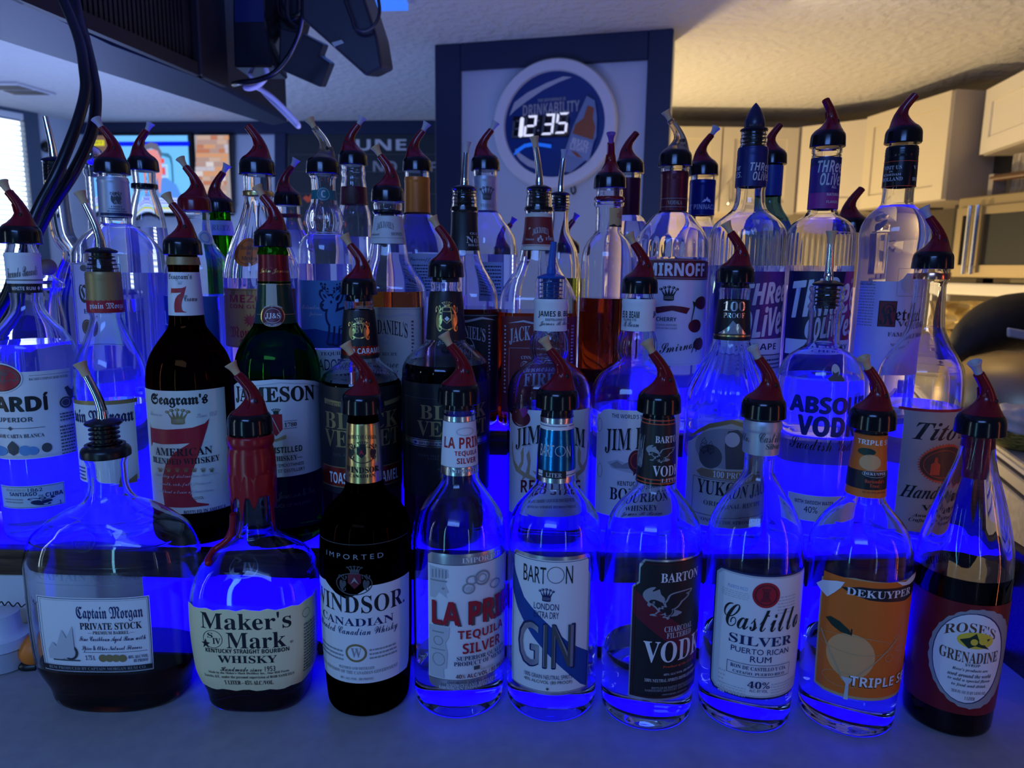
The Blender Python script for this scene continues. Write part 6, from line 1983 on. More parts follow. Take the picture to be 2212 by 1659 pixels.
b.label('front_label', 1, (163, 568, 268, 745), [('f', 165, 570, 266, 743, 'navy', 0.0005), ('t', 'Cuervo', 172, 615, 256, 655, 'f', 'black'), ('t', 'ESPECIAL', 182, 668, 250, 678, 's', 'navy'), ('e', 179, 690, 202, 724, 'brown'), ('o', 182, 693, 199, 721, 'tan', 0.0005), ('e', 174, 572, 190, 586, 'dgrey')])
pourer(b, 'horn', 378, 4, 'pale_plug', scale=1.0)

b = Bottle('vodka_bottle', 'blue-labelled clear bottle capped by an all-red plastic pourer', [(440, 27), (458, 30), (462, 32), (470, 31), (490, 32), (505, 34), (530, 42), (560, 62), (585, 70), (620, 72), (900, 70)], 421, 458, ZT, Y=YT + 0.005, p=3, dr=0.9, liq=637)
b.label('neck_seal', 0, (428, 495, 458, 530), [('e', 428, 498, 456, 528, 'lgrey'), ('o', 432, 502, 452, 524, 'sky', 0.0012)])
b.label('front_label', 1, (344, 640, 472, 740), [('t', '1800', 355, 672, 440, 704, 's', 'white')], mat='blue')
pourer(b, 'horn', 458, 0, 'plug', cap='red', scale=0.98)

b = Bottle('mezcal_bottle', 'mezcal bottle with a long crinkled cone neck and an orange paper seal', [(355, 27), (378, 30), (384, 31), (412, 31), (416, 33), (424, 33), (428, 31), (445, 33), (470, 40), (500, 52), (535, 66), (570, 78), (600, 83), (900, 81)], 556, 380, ZT, Y=YT, liq=600, ribs=((440, 640, 13, 0.035),), seg=78)
b.band('neck_ring', 414, 424, ink('gold'), 0.0008)
b.label('round_seal', 1, (508, 514, 566, 576), [('o', 514, 519, 560, 571, 'brown', 0.0006), ('t', 'Bottled', 520, 530, 556, 540, 's', 'brown'), ('t', 'in', 533, 543, 542, 550, 's', 'brown'), ('t', 'Mexico', 522, 553, 556, 562, 's', 'brown')], mat='orange', shape=[(0.5 + .5 * math.cos(a * .2618), .5 + .5 * math.sin(a * .2618)) for a in range(24)])
b.label('front_label', 1, (482, 624, 640, 752), [('f', 485, 627, 637, 750, 'brown', 0.0005), ('t', 'MEZCAL', 498, 637, 606, 654, 'b', 'red'), ('t', 'CON GUSANO', 498, 658, 608, 667, 'b', 'red'), ('t', '✹', 525, 676, 560, 708, 'n', 'red'), ('t', 'Monte', 499, 706, 560, 730, 'f', 'red'), ('t', 'Alban', 520, 733, 590, 752, 'f', 'red')], mat=bsdf('orange_paper', (0.55, 0.24, 0.06), 0.5))
pourer(b, 'horn', 380, -2, None, scale=1.06)

b = Bottle('tequila_bottle', 'bulb-necked clear tequila bottle with a teal seal and a blue stag label', [(355, 27), (377, 30), (381, 31), (386, 27), (410, 26), (440, 30), (460, 39), (480, 43), (495, 39), (505, 38), (514, 48), (530, 56), (550, 59), (600, 60), (900, 59)], 698, 378, ZT, Y=YT - 0.012, liq=570, ribs=((448, 503, 12, 0.04),), seg=96)
b.label('neck_seal', 1, (674, 410, 727, 430), [('e', 684, 404, 713, 434, 'teal'), ('o', 686, 406, 711, 432, 'lgrey', 0.0004), ('t', 'C', 694, 411, 703, 427, 'b', 'lgrey')], mat='teal', off=0.0006, lab='teal neck seal with a round C emblem')
b.label('front_label', 1, (650, 606, 752, 752), [('p', 650, 700, 752, 752, 'blue', [(0, .3), (.4, .2), (1, .5), (1, 1), (0, 1)]), ('t', '🦌', 690, 610, 760, 750, 'n', 'navy'), ('t', 'Atotonilco', 652, 658, 690, 668, 'c', 'white'), ('t', 'Jalisco', 668, 674, 696, 684, 'c', 'white')], mat='sky')
b.label('lower_label', 1, (652, 756, 752, 840), [('t', 'TEQUILA', 692, 760, 745, 769, 's', 'navy'), ('t', 'CAZADORES', 660, 776, 752, 800, 'n', 'navy')])
pourer(b, 'horn', 378, 2, 'plug', col='amber', scale=0.98)

b = Bottle('whiskey_bottle', 'honey whiskey bottle with a silver-white neck label and a cream front label', [(418, 27), (438, 30), (442, 32), (455, 31), (458, 33), (464, 30), (480, 32), (525, 38), (545, 41), (565, 46), (585, 58), (605, 71), (625, 77), (660, 78), (900, 77)], 838, 438, ZT, Y=YT - 0.008, p=4.5, dr=1.0, liq=628, liqcol=L_HONEY)
b.band('neck_ring', 455, 464, M['ring'], 0.0006)
b.label('neck_label', 1, (804, 466, 870, 526), [('t', "JACK DANIEL'S", 815, 480, 850, 496, 's', 'black', dict(arc=0.3)), ('t', 'Tennessee', 802, 503, 820, 509, 'i', 'dgrey'), ('t', 'HONEY', 845, 502, 868, 509, 's', 'dgrey'), ('e', 827, 502, 837, 510, 'lgrey'), ('r', 800, 513, 872, 514, 'grey')], wrap=True, mat=bsdf('silver_paper', (0.58, 0.58, 0.58), 0.42))
b.label('front_label', 1, (768, 664, 912, 890), [('p', 770, 676, 905, 690, 'lgrey', [(0, .5), (.25, 0), (.5, .5), (.75, 0), (1, .5), (.75, .4), (.5, .8), (.25, .4)]), ('t', "JACK DANIEL'S", 775, 694, 880, 730, 's', 'black', dict(arc=0.25)), ('t', '✿', 822, 720, 842, 745, 'n', 'lgrey'), ('t', 'FAMILY RECIPE', 790, 761, 858, 768, 's', 'dgrey'), ('t', 'Tennessee', 790, 776, 860, 794, 'c', 'dgrey'), ('t', 'HONEY', 800, 800, 860, 818, 's', 'dgrey'), ('f', 770, 667, 910, 888, 'grey', 0.0004), ('l', 888, 690, 893, 800, 'dgrey', 14)], mat=bsdf('bone_paper', (0.66, 0.63, 0.53), 0.5))
pourer(b, 'horn', 438, 3, 'plug', scale=1.0)

b = Bottle('whiskey_bottle', 'black-labelled square whiskey bottle with a faceted neck and a metal pourer', [(408, 24), (412, 27), (420, 25), (428, 27), (440, 27), (448, 28), (456, 29), (462, 28), (500, 29), (540, 33), (560, 37), (580, 46), (600, 58), (620, 68), (645, 74), (680, 75), (900, 73)], 1003, 452, ZT, Y=YT, p=4.5, dr=1.0, liq=664, liqcol=L_BROWN)
b.band('neck_ring', 448, 456, M['ring'], 0.0008)
b.label('neck_label', 1, (976, 457, 1033, 540), [('t', 'OLD', 1015, 502, 1030, 507, 's', 'lgrey'), ('t', 'No7', 1007, 510, 1033, 525, 's', 'lgrey'), ('t', 'BRAND', 1011, 527, 1034, 532, 's', 'lgrey')], wrap=True, mat='black')
b.label('front_label', 1, (936, 678, 1076, 892), [('p', 940, 684, 1070, 700, 'lgrey', [(0, .5), (.25, 0), (.5, .5), (.75, 0), (1, .5), (.75, .3), (.5, .8), (.25, .3)]), ('t', "JACK DANIEL'S", 942, 706, 1048, 738, 's', 'lgrey', dict(arc=0.25)), ('o', 990, 728, 1026, 790, 'lgrey', 0.0008), ('t', 'No.7', 994, 745, 1022, 768, 's', 'lgrey'), ('t', 'Tennessee', 950, 800, 1040, 822, 'c', 'lgrey'), ('t', 'WHISKEY', 960, 828, 1036, 845, 's', 'lgrey'), ('l', 1054, 700, 1058, 830, 'lgrey', 18), ('f', 939, 681, 1073, 889, 'lgrey', 0.0004)], mat='black')
pourer(b, 'steel', 410, 180, 'pale_plug', scale=0.95, lean=0.002, h=0.046)

b = Bottle('whiskey_bottle', 'red-labelled square cinnamon whiskey bottle with a metal pourer', [(408, 25), (412, 28), (420, 26), (428, 28), (440, 28), (448, 29), (456, 30), (462, 29), (500, 31), (540, 37), (565, 41), (585, 50), (605, 64), (625, 75), (650, 82), (690, 83), (900, 81)], 1164, 452, ZT, Y=YT, p=4.5, dr=1.0, liq=672, liqcol=tint_mat('cinnamon_whiskey', (0.62, 0.22, 0.10)))
b.band('neck_ring', 448, 456, M['ring'], 0.0008)
b.label('neck_label', 1, (1134, 460, 1196, 540), [('r', 1130, 468, 1200, 528, bsdf('dull_red_paper', (0.22, 0.02, 0.02), 0.5)), ('t', "JACK DANIEL'S", 1151, 492, 1184, 507, 's', 'lgrey', dict(arc=0.3)), ('t', '🔥', 1161, 508, 1173, 523, 'n', 'lgrey'), ('t', 'Tennessee', 1136, 514, 1154, 519, 'i', 'lgrey'), ('t', 'FIRE', 1178, 513, 1194, 519, 's', 'lgrey'), ('r', 1130, 530, 1200, 531, 'red')], wrap=True, mat=bsdf('bone_paper', (0.66, 0.63, 0.53), 0.5))
b.label('front_label', 1, (1084, 684, 1246, 892), [('p', 1098, 692, 1230, 706, 'lgrey', [(0, .5), (.25, 0), (.5, .5), (.75, 0), (1, .5), (.75, .3), (.5, .8), (.25, .3)]), ('t', "JACK DANIEL'S", 1101, 706, 1228, 742, 's', 'lgrey', dict(arc=0.25)), ('t', 'CINNAMON SPICE', 1126, 769, 1200, 776, 's', 'lgrey'), ('t', 'Tennessee', 1122, 780, 1206, 802, 'c', 'lgrey'), ('t', 'FIRE', 1126, 806, 1200, 835, 's', 'lgrey'), ('l', 1090, 700, 1094, 850, 'lgrey', 18), ('l', 1232, 700, 1237, 800, 'lgrey', 14), ('f', 1100, 752, 1226, 880, 'lgrey', 0.0003)], mat=bsdf('dull_red_paper', (0.22, 0.02, 0.02), 0.5))
pourer(b, 'steel', 410, 0, 'plug', scale=0.95, lean=0.0055, h=0.052)

b = Bottle('liqueur_bottle', 'round-shouldered bottle of brown liquor with a red neck ring and a leaf label', [(385, 26), (408, 28), (414, 29), (424, 29), (430, 31), (436, 29), (438, 33), (444, 33), (448, 29), (470, 28), (500, 28), (508, 33), (520, 43), (540, 53), (565, 57), (600, 58), (900, 57)], 1317, 409, ZT, Y=YT + 0.01, liq=643, liqcol=L_BOURBON)
b.band('neck_ring', 426, 433, M['red'], 0.0012)
b.label('neck_label', 1, (1316, 449, 1346, 490), [('t', '🍁', 1332, 456, 1346, 474, 'n', 'red'), ('p', 1316, 484, 1346, 490, 'black', [(0, .6), (.25, 0), (.5, .7), (.75, 0), (1, .6), (1, 1), (0, 1)])], mat=bsdf('straw_paper', (0.55, 0.40, 0.16), 0.5))
pourer(b, 'horn', 409, 80, 'purple_plug', scale=0.98)

b = Bottle('vodka_bottle', 'clear cherry vodka bottle with a maroon neck sleeve and a smoky clear spout', [(338, 27), (361, 29), (366, 30), (372, 29), (456, 29), (461, 34), (466, 42), (480, 54), (500, 69), (518, 78), (540, 80), (600, 80), (900, 79)], 1458, 362, ZT, Y=YT, liq=556, ribs=((516, 562, 18, 0.014),), seg=120)
b.band('neck_sleeve', 372, 456, bsdf('maroon_foil', (0.11, 0.012, 0.03), 0.3, 0.4), 0.0008, ((378, 0.0007), (384, 0.0005)))['label'] = 'maroon foil neck sleeve'
b.label('neck_print', 0, (1432, 432, 1488, 444), [('t', 'VODKA', 1443, 433, 1472, 442, 's', 'grey'), ('r', 1430, 428, 1490, 428.8, 'grey'), ('r', 1430, 446, 1490, 446.8, 'grey')], off=0.0012)
b.label('brand_band', 1, (1376, 558, 1532, 604), [('t', 'SMIRNOFF', 1386, 568, 1520, 596, 'b', 'white', dict(fat=0.0003)), ('f', 1378, 561, 1530, 601, 'lgrey', 0.0004)], mat='maroon', off=0.0006, shape=[(0, .16), (.25, .04), (.5, 0), (.75, .04), (1, .16), (1, 1), (0, 1)])
b.label('front_label', 1, (1392, 604, 1526, 790), [('f', 1396, 606, 1522, 787, 'lgrey', 0.0004), ('t', '♛', 1424, 617, 1466, 650, 'n', 'black'), ('p', 1412, 660, 1490, 678, 'maroon', [(0, .3), (.25, .1), (.5, 0), (.75, .1), (1, .3), (.9, 1), (.5, .6), (.1, 1)]), ('t', 'CHERRY', 1418, 685, 1461, 694, 'b', 'black'), ('t', 'VODKA INFUSED', 1417, 700, 1462, 704, 'b', 'grey'), ('t', 'WITH NATURAL FLAVORS', 1417, 707, 1462, 711, 'b', 'grey'), ('e', 1486, 690, 1512, 718, 'maroon'), ('e', 1496, 730, 1516, 756, 'maroon'), ('e', 1500, 640, 1522, 668, 'maroon'), ('p', 1488, 650, 1502, 694, 'dgreen', [(.4, 0), (1, .1), (.8, .3), (.4, 1), (.3, 1), (.6, .3)]), ('t', 'Smirnoff', 1425, 736, 1510, 766, 'c', 'black', dict(rise=0.5))], mat='white')
pourer(b, 'horn', 362, 2, 'plug', col='amber', scale=1.0)

b = Bottle('vodka_bottle', 'clear grape vodka bottle with a navy neck sleeve and a pointed black stopper', [(284, 27), (288, 29), (296, 28), (304, 30), (312, 28), (320, 31), (405, 33), (412, 32), (440, 34), (455, 40), (468, 56), (482, 72), (498, 82), (520, 85), (600, 85), (900, 83)], 1627, 318, ZT, Y=YT - 0.004, liq=574, ribs=((502, 588, 44, 0.012),), seg=176)
b.band('neck_sleeve', 320, 405, bsdf('navy_foil', (0.012, 0.018, 0.12), 0.35, 0.2), 0.0008, ((327, 0.0006), (333, 0.0004)))
b.label('neck_print', 0, (1594, 340, 1658, 402), [('t', 'THRee', 1621, 351, 1657, 369, 'o', 'lgrey'), ('t', 'OLiVeS', 1626, 370, 1658, 390, 'o', 'lgrey'), ('t', 'EE', 1593, 360, 1602, 368, 'o', 'lgrey'), ('t', 'ES.', 1593, 372, 1604, 384, 'o', 'lgrey')], off=0.0013)
m_grape = noise_col(bsdf('grape_print', (0.05, 0.02, 0.2), 0.4), 30, (0.02, 0.02, 0.12), (0.13, 0.03, 0.28), 3)
b.label('front_label', 1, (1540, 586, 1698, 812), [('t', 'THRee', 1606, 610, 1692, 656, 'o', 'white', dict(fat=0.0005, rise=0.25)), ('t', 'OLiVeS', 1596, 662, 1694, 726, 'o', 'white', dict(fat=0.0005, rise=0.25)), ('r', 1540, 732, 1698, 766, 'white'), ('t', 'GRAPE', 1606, 742, 1674, 756, 'b', 'navy'), ('r', 1540, 768, 1698, 812, 'lgrey'), ('l', 1600, 774, 1680, 800, 'navy', 3)], mat=m_grape)
c = link('pourer_stopper', shared('ribbed_stopper', stopper_bm, [M['rubber']]), b.root)
c.location = (0, 0, b.z_of(284) - b.zb)
bm = bmesh.new()
lathe(bm, [(0.004, 0.0113), (0.006, 0.0118), (0.012, 0.0112), (0.018, 0.0092), (0.024, 0.0062), (0.029, 0.0028), (0.0315, 0.0004)], 28)
obj('pointed_cap', fix(bm), M['navyp'], c)

b = Bottle('vodka_bottle', 'clear vodka bottle with a purple printed neck sleeve and a purple and red label', [(295, 28), (318, 31), (322, 34), (330, 34), (334, 31), (337, 33), (450, 33), (458, 33), (468, 42), (478, 58), (490, 70), (505, 77), (530, 78), (600, 78), (900, 77)], 1787, 320, ZT, Y=YT - 0.004, liq=574, ribs=((504, 588, 40, 0.012),), seg=160)
m_pneck = bsdf('purple_print', (0.05, 0.02, 0.18), 0.35)
b.label('neck_sleeve', 1, (1752, 338, 1820, 450), [('r', 1745, 338, 1825, 356, 'navy'), ('r', 1745, 416, 1825, 450, 'violet'), ('t', 'THRee', 1767, 346, 1816, 372, 'o', 'lgrey'), ('t', 'OLiVeS', 1772, 372, 1816, 400, 'o', 'lgrey'), ('t', 'ALL', 1796, 401, 1806, 407, 'b', 'lgrey'), ('t', 'NATURAL', 1786, 417, 1810, 423, 'b', 'lgrey'), ('t', 'FLAVORS', 1785, 433, 1808, 439, 'b', 'lgrey')], wrap=True, mat=m_pneck)
b.label('front_label', 1, (1697, 586, 1850, 812), [('p', 1780, 586, 1850, 735, 'violet', [(.5, 0), (1, 0), (1, 1), (.2, 1), (.0, .7), (.4, .4)]), ('p', 1815, 660, 1850, 735, 'red', [(.6, .2), (1, 0), (1, 1), (.1, 1)]), ('t', 'THReë', 1712, 600, 1844, 680, 'o', 'white', dict(fat=0.0005, rise=0.25)), ('t', 'OLiVeS', 1740, 680, 1842, 728, 'o', 'white', dict(fat=0.0005, rise=0.25)), ('r', 1697, 735, 1850, 768, 'white'), ('t', 'CHERRY', 1750, 744, 1826, 758, 'b', 'navy')], mat=bsdf('deep_navy_print', (0.015, 0.012, 0.06), 0.4))
pourer(b, 'horn', 320, 20, None, scale=1.0)

b = Bottle('vodka_bottle', 'ball-shouldered clear vodka bottle with a black sleeve and a pale lavender label', [(285, 28), (309, 31), (314, 32), (318, 34), (405, 36), (410, 35), (440, 36), (448, 42), (458, 56), (472, 68), (490, 76), (512, 79), (535, 77), (560, 75), (580, 75), (900, 74)], 1950, 312, ZT, Y=YT - 0.006, liq=446)
b.band('neck_sleeve', 318, 405, M['ring'], 0.0008, ((324, 0.0006), (330, 0.0005), (336, 0.0004)))
b.label('neck_print', 0, (1914, 346, 1980, 404), [('r', 1908, 347, 1985, 348, 'copper'), ('r', 1908, 401, 1985, 402, 'copper'), ('t', 'VISIT US', 1914, 358, 1948, 366, 's', 'lgrey'), ('t', 'IN', 1922, 369, 1930, 373, 's', 'lgrey'), ('t', 'SCHIEDAM', 1912, 375, 1946, 380, 's', 'lgrey'), ('t', 'HOLLAND', 1910, 383, 1949, 391, 's', 'lgrey'), ('t', 'HO', 1968, 383, 1976, 391, 's', 'lgrey'), ('t', 'V', 1971, 358, 1976, 366, 's', 'lgrey')], off=0.0013)
b.label('front_label', 1, (1850, 590, 1992, 810), [('l', 1856, 605, 1888, 705, 'grey', 16), ('t', 'FAMILY MADE', 1856, 610, 1886, 615, 's', 'dgrey'), ('r', 1897, 650, 1936, 706, 'black'), ('r', 1899, 652, 1934, 704, bsdf('brick_red_ink', (0.20, 0.015, 0.02), 0.5)), ('t', 'K', 1900, 656, 1932, 702, 'f', 'black'), ('t', 'etel', 1934, 664, 1978, 694, 'f', 'black'), ('t', 'VODKA', 1938, 694, 1990, 706, 's', 'dgrey'), ('t', 'FAMILY MADE', 1917, 718, 1990, 727, 's', 'dgrey'), ('t', 'A', 1950, 733, 1955, 737, 's', 'dgrey'), ('t', 'NOLET', 1923, 742, 1946, 748, 's', 'dgrey'), ('f', 1938, 580, 1980, 640, 'grey', 0.0004), ('e', 1948, 592, 1970, 632, 'lgrey')],
        mat=bsdf('lavender_paper', (0.62, 0.60, 0.74), 0.5), shape=[(0, .08), (.5, .08), (.56, .05), (.6, 0), (1, 0), (1, 1), (0, 1)])
pourer(b, 'horn', 312, 152, None, scale=1.02)

# ================================================================== BEHIND THE THIRD ROW
YK = 0.962
b = Bottle('liquor_bottle', 'pear-shaped clear decanter bottle with a black neck ring, behind the silver-sleeved tequila', [(352, 25), (372, 27), (396, 26), (400, 27), (406, 27), (412, 25), (425, 29), (450, 36), (480, 42), (520, 45), (600, 46), (830, 45)], 310, 371, ZT, Y=YK, liq=492)
b.band('neck_ring', 398, 408, M['ring'], 0.0015)
pourer(b, 'horn', 371, 182, 'pale_plug', scale=0.98)
b = Bottle('liqueur_bottle', 'green glass bottle with a white shoulder label behind the all-red pourer', [(442, 22), (459, 24), (474, 24), (480, 26), (500, 29), (540, 30), (830, 30)], 474, 460, ZT, Y=YK, mat=M_GREEN, solid=True)
b.label('shoulder_label', 1, (450, 476, 500, 508), [('t', 'RUTZ', 458, 486, 496, 498, 's', 'grey')], wrap=True, mat=bsdf('pale_blue_paper', (0.5, 0.62, 0.75), 0.5))
pourer(b, 'horn', 460, 180, 'pale_plug', scale=0.98)
b = Bottle('liquor_bottle', 'clear bottle with a thin red neck ring behind the mezcal bottle', [(428, 24), (446, 26), (458, 26), (466, 28), (472, 27), (490, 32), (515, 42), (545, 50), (600, 52), (830, 50)], 622, 446, ZT, Y=YK, liq=498)
b.band('neck_ring', 463, 470, bsdf('dull_red_paper', (0.22, 0.02, 0.02), 0.5), 0.0008)
pourer(b, 'horn', 446, 180, 'pale_plug', scale=0.96)
b = Bottle('tequila_bottle', 'clear bottle with a stamped brown seal round its neck, behind the honey whiskey', [(340, 24), (358, 26), (366, 25), (374, 27), (382, 25), (390, 26), (396, 27), (440, 30), (460, 35), (490, 37), (530, 36), (600, 42), (830, 42)], 763, 359, ZT, Y=YK, liq=512)
b.label('neck_seal', 1, (740, 402, 790, 440), [('e', 742, 404, 776, 440, 'brown'), ('o', 745, 407, 773, 437, 'maroon', 0.0007), ('o', 750, 412, 768, 432, 'maroon', 0.0006)], wrap=True, mat='maroon', lab='maroon neck seal')
pourer(b, 'horn', 359, 180, 'pale_plug', scale=0.98)
b = Bottle('vodka_bottle', 'clear vodka bottle with an orange neck sleeve', [(352, 24), (371, 26), (378, 26), (384, 26), (460, 27), (466, 34), (480, 40), (500, 50), (525, 62), (560, 68), (830, 66)], 901, 372, ZT, Y=YK, liq=546)
b.band('neck_sleeve', 384, 460, bsdf('orange_foil', (0.62, 0.17, 0.015), 0.35, 0.2), 0.0008, ((391, 0.0006),))['label'] = 'orange neck sleeve'
b.label('front_label', 1, (876, 548, 945, 640), [('t', 'Smirnoff', 884, 556, 930, 566, 'c', 'navy'), ('l', 880, 570, 940, 630, 'navy', 9)], mat=bsdf('pale_blue_paper', (0.5, 0.62, 0.75), 0.5))
pourer(b, 'horn', 372, 180, 'pale_plug', scale=0.98)
b = Bottle('vodka_bottle', 'clear vodka bottle with a silver crowned neck sleeve', [(350, 24), (369, 26), (376, 26), (382, 25), (456, 26), (462, 33), (476, 42), (495, 56), (515, 66), (545, 69), (830, 67)], 1048, 370, ZT, Y=YK, liq=550)
b.band('neck_sleeve', 382, 456, ink('satin'), 0.0007, ((389, 0.0006),))['label'] = 'silver neck sleeve'
b.label('neck_print', 0, (1030, 396, 1072, 440), [('t', '♛', 1036, 402, 1066, 432, 'n', 'dgrey'), ('t', 'VODKA', 1038, 440, 1066, 448, 's', 'grey')], off=0.0012)
b.label('front_label', 1, (1036, 566, 1086, 650), [('l', 1040, 572, 1082, 640, 'navy', 9)], mat=bsdf('pale_blue_paper', (0.5, 0.62, 0.75), 0.5))
pourer(b, 'horn', 370, 180, 'pale_plug', scale=0.98)
b = Bottle('liqueur_bottle', 'bottle of yellow liqueur with a metal pourer, behind the red-labelled whiskey', [(420, 20), (432, 20), (440, 22), (446, 20), (470, 19), (500, 21), (520, 30), (545, 40), (580, 44), (830, 43)], 1209, 466, ZT, Y=YK - 0.01, liq=600, liqcol=L_YELLOW)
pourer(b, 'steel', 422, 180, 'pale_plug', scale=0.85, lean=0.004, h=0.056)
b = Bottle('vodka_bottle', 'clear vodka bottle with a maroon sleeve behind the leaf-labelled bottle', [(352, 24), (374, 26), (380, 26), (386, 25), (464, 25), (470, 33), (485, 42), (505, 48), (530, 50), (600, 51), (830, 50)], 1359, 376, ZT, Y=YK, liq=480)
b.band('neck_sleeve', 386, 464, bsdf('maroon_foil', (0.11, 0.012, 0.03), 0.3, 0.4), 0.0006)['label'] = 'maroon foil neck sleeve'
pourer(b, 'horn', 376, 180, None, scale=0.98)
b = Bottle('vodka_bottle', 'vodka bottle with a bright navy sleeve showing a white mountain peak', [(360, 25), (380, 27), (386, 27), (390, 27), (466, 27), (475, 27), (490, 34), (510, 46), (540, 54), (830, 53)], 1519, 381, ZT, Y=YK, liq=492)
b.band('neck_sleeve', 390, 466, bsdf('bright_navy_foil', (0.008, 0.02, 0.16), 0.3, 0.3), 0.0008, ((397, 0.0005),))['label'] = 'navy neck sleeve'
b.label('neck_print', 0, (1492, 425, 1545, 460), [('t', "LE' PINNACLE", 1490, 441, 1542, 452, 'b', 'lgrey'), ('p', 1516, 425, 1534, 437, 'white', [(0, 1), (.3, .4), (.4, .5), (.55, 0), (.75, .5), (.85, .4), (1, 1), (.7, .9), (.5, .7), (.3, .95)])], off=0.0012)
pourer(b, 'horn', 381, 180, 'pale_plug', scale=0.98)
b = Bottle('liquor_bottle', 'teal-tinted bottle with a plain blue sleeve behind the pointed black stopper', [(335, 22), (356, 24), (360, 25), (424, 25), (440, 26), (455, 32), (475, 46), (500, 54), (540, 56), (830, 55)], 1667, 357, ZT, Y=YK, mat=M_TEAL, liq=480)
b.band('neck_sleeve', 359, 424, bsdf('plain_blue_foil', (0.02, 0.06, 0.25), 0.35), 0.0006)['label'] = 'plain blue neck sleeve'
pourer(b, 'horn', 357, 170, None, scale=0.96)
b = Bottle('liquor_bottle', 'short clear bottle with a bare red spout between the purple-sleeved and ball-shouldered vodkas', [(480, 22), (500, 26), (520, 28), (560, 36), (600, 38), (820, 37)], 1838, 505, ZT, Y=YK, liq=620)
pourer(b, 'horn', 505, 172, None, scale=1.1)
b = Bottle('liquor_bottle', 'short clear bottle with a purple-plugged red spout behind the silver crowned vodka', [(548, 18), (560, 22), (580, 30), (600, 32), (800, 31)], 1092, 555, ZT, Y=YK + 0.10, liq=640)
pourer(b, 'horn', 556, 180, 'purple_plug', scale=0.9)
b = Bottle('liquor_bottle', 'short clear bottle with a purple-plugged red spout behind the yellow liqueur', [(540, 18), (556, 22), (576, 28), (600, 30), (800, 29)], 1226, 550, ZT, Y=YK + 0.10, liq=640)
pourer(b, 'horn', 548, 180, 'purple_plug', scale=0.9)

# curved clear glass bottle with a metal pourer
zb = ZT
yk = YK + 0.0
b = Bottle('liquor_bottle', 'small clear bottle topped with a round brown wooden stopper, behind the white rum', [(592, 14), (600, 18), (612, 34), (618, 36), (624, 30), (640, 24), (700, 32), (820, 32)], 104, 592, ZT, Y=YK - 0.04)
bm = bmesh.new()
zz = b.z_of(577) - b.zb
bmesh.ops.create_uvsphere(bm, u_segments=24, v_segments=16, radius=0.0108, matrix=Matrix.Translation((0, 0, zz)))
obj('ball_stopper', bm, bsdf('brown_wood', (0.22, 0.12, 0.08), 0.5), b.root)
b = Bottle('liquor_bottle', 'slim clear bottle with a silver ball stopper beside the hanging cables', [(364, 20), (370, 23), (376, 22), (382, 19), (420, 19), (500, 21), (540, 24), (570, 30), (820, 30)], 202, 380, ZT, Y=YK + 0.07)
bm = bmesh.new()
zz = b.z_of(338) - b.zb
bmesh.ops.create_uvsphere(bm, u_segments=28, v_segments=18, radius=0.0150, matrix=Matrix.Translation((0, 0, zz)))
lathe(bm, [(zz - 0.028, 0.007), (zz - 0.013, 0.009)], 20)
obj('ball_stopper', fix(bm), M['chrome'], b.root)

# J-shaped glass neck
P = [at(118, 352, YK), at(121, 400, YK), at(128, 460, YK), at(138, 510, YK), at(160, 548, YK), at(150, 600, YK), at(140, 660, YK)]
base = Vector((P[-1].x, YK, ZT))
root = empty('liquor_bottle', base, 'clear swan-necked bottle with a straight metal pourer behind the white rum', 'bottle', GROUP)
pts = smooth_path([p - base for p in P] + [Vector((0, 0, 0.07)), Vector((0, 0, 0.0))], 8)
rr = []
for i in range(len(pts)):
    t = i / (len(pts) - 1)
    rr.append(0.0135 + 0.012 * max(0, (t - 0.55) / 0.45) ** 0.8)
bm = bmesh.new()
tube(bm, pts, rr, 28)
inner = [x * 0.8 for x in rr]
tube(bm, pts[1:-1][::-1], inner[1:-1][::-1], 28)
bmesh.ops.recalc_face_normals(bm, faces=bm.faces)
obj('glass_bottle', bm, M_GLASS, root)
c = link('pourer_stopper', shared('pourer_stopper_rubber', stopper_bm, [M['rubber']]), root)
c.location = pts[0] + Vector((0, 0, 0.002))
c.rotation_euler = (0, math.radians(-4), 0)
link('spout', shared('straight_steel_spout', lambda: steel_bm(0.003, 0.056), [M['chrome']]), c)

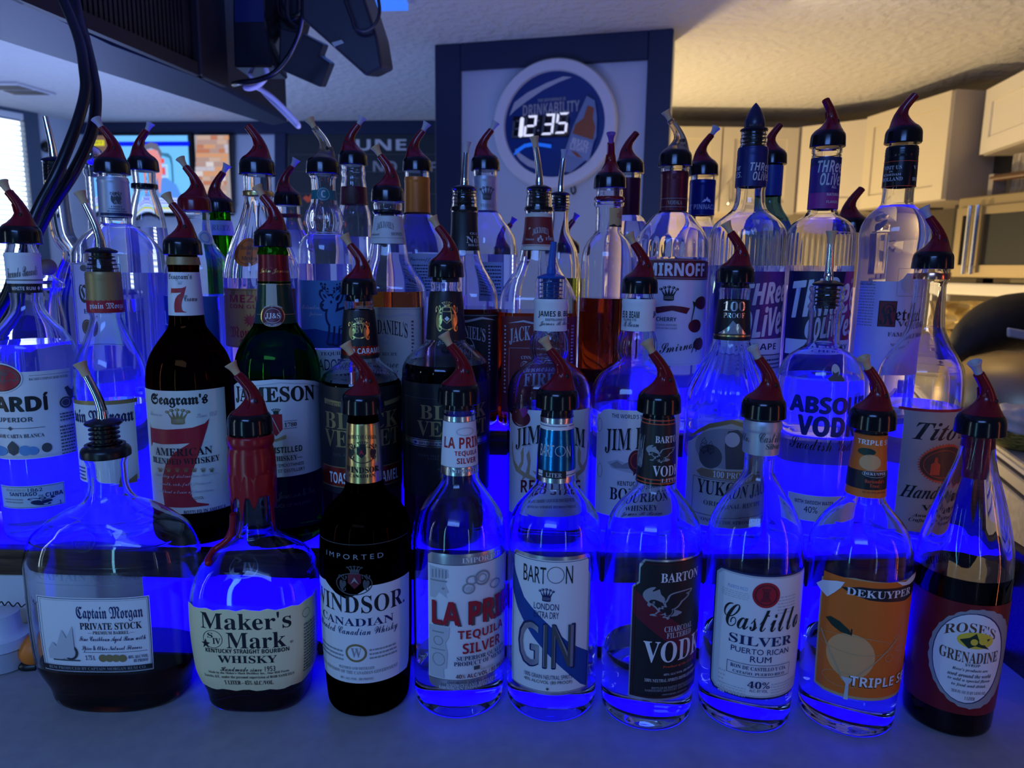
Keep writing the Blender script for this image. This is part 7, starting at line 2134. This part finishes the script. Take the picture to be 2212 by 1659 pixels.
# ================================================================== small things on the counter
pc = atz(14, 1436, 0.0)
tubn = empty('plastic_tub', pc, 'white plastic tub beside the wide rum flask', 'tub')
bm = bmesh.new()
lathe(bm, [(0, 0.020), (0.002, 0.0225), (0.022, 0.0225), (0.023, 0.021)], 36)
obj('tub_body', fix(bm), bsdf('translucent_plastic', (0.60, 0.60, 0.66), 0.35, 0, 0.5, 0, None, 1, 1, 0.25), tubn)
bm = bmesh.new()
lathe(bm, [(0.0232, 0.021), (0.0235, 0.0245), (0.034, 0.0240), (0.036, 0.020), (0.040, 0.017), (0.058, 0.016), (0.060, 0.012)], 36)
obj('tub_lid', fix(bm), bsdf('white_lid', (0.66, 0.66, 0.70), 0.4), tubn)
pc = atz(66, 1441, 0.0) + Vector((0.004, 0.006, 0))
bm = bmesh.new()
bmesh.ops.create_uvsphere(bm, u_segments=32, v_segments=20, radius=0.0165, matrix=Matrix.Translation((0, 0, 0.0165)))
ball = tag(obj('ball', bm, bsdf('orange_rubber', (0.85, 0.20, 0.02), 0.45)), 'orange ball tucked behind the wide rum flask', 'ball')
ball.location = pc
cable('thin_wire', 'thin curly black wire above the white plastic tub', [(-10, 1318, .68), (2, 1300, .68), (10, 1308, .68), (18, 1300, .68), (28, 1310, .68), (38, 1302, .68), (46, 1311, .68), (56, 1305, .68), (70, 1312, .69)], 0.0006, blk)
pc = atz(48, 1446, 0.0)
bm = bmesh.new()
tube(bm, smooth_path([(-0.012, 0, 0.0035), (-0.004, 0.002, 0.004), (0.004, -0.001, 0.0035), (0.014, 0.001, 0.003)], 5), [0.003] * 8 + [0.0045] * 8, 10)
pl = tag(obj('rubber_scrap', fix(bm), M['rubber']), 'little black rubber scrap on the counter beside the orange ball', 'rubber scrap')
pl.location = pc
# black bin behind the white rum
pc = at(150, 760, 1.32)
pc = Vector((pc.x, 1.40, 0.0))
bin_ = empty('bar_bin', pc, 'black bar bin with a shiny rim behind the white rum bottles', 'bin')
zt_ = at(150, 630, 1.40).z
bm = bmesh.new()
lathe(bm, [(ZF, 0.11), (zt_ - 0.02, 0.15), (zt_ - 0.012, 0.148), (ZF + 0.02, 0.10)], 40)
obj('bin_body', fix(bm), M['black'], bin_)
bm = bmesh.new()
lathe(bm, [(zt_ - 0.03, 0.151), (zt_ - 0.008, 0.158), (zt_, 0.150), (zt_ - 0.006, 0.145), (zt_ - 0.03, 0.148)], 40, cap0=False, cap1=False)
obj('bin_rim', fix(bm), M['chrome'], bin_)
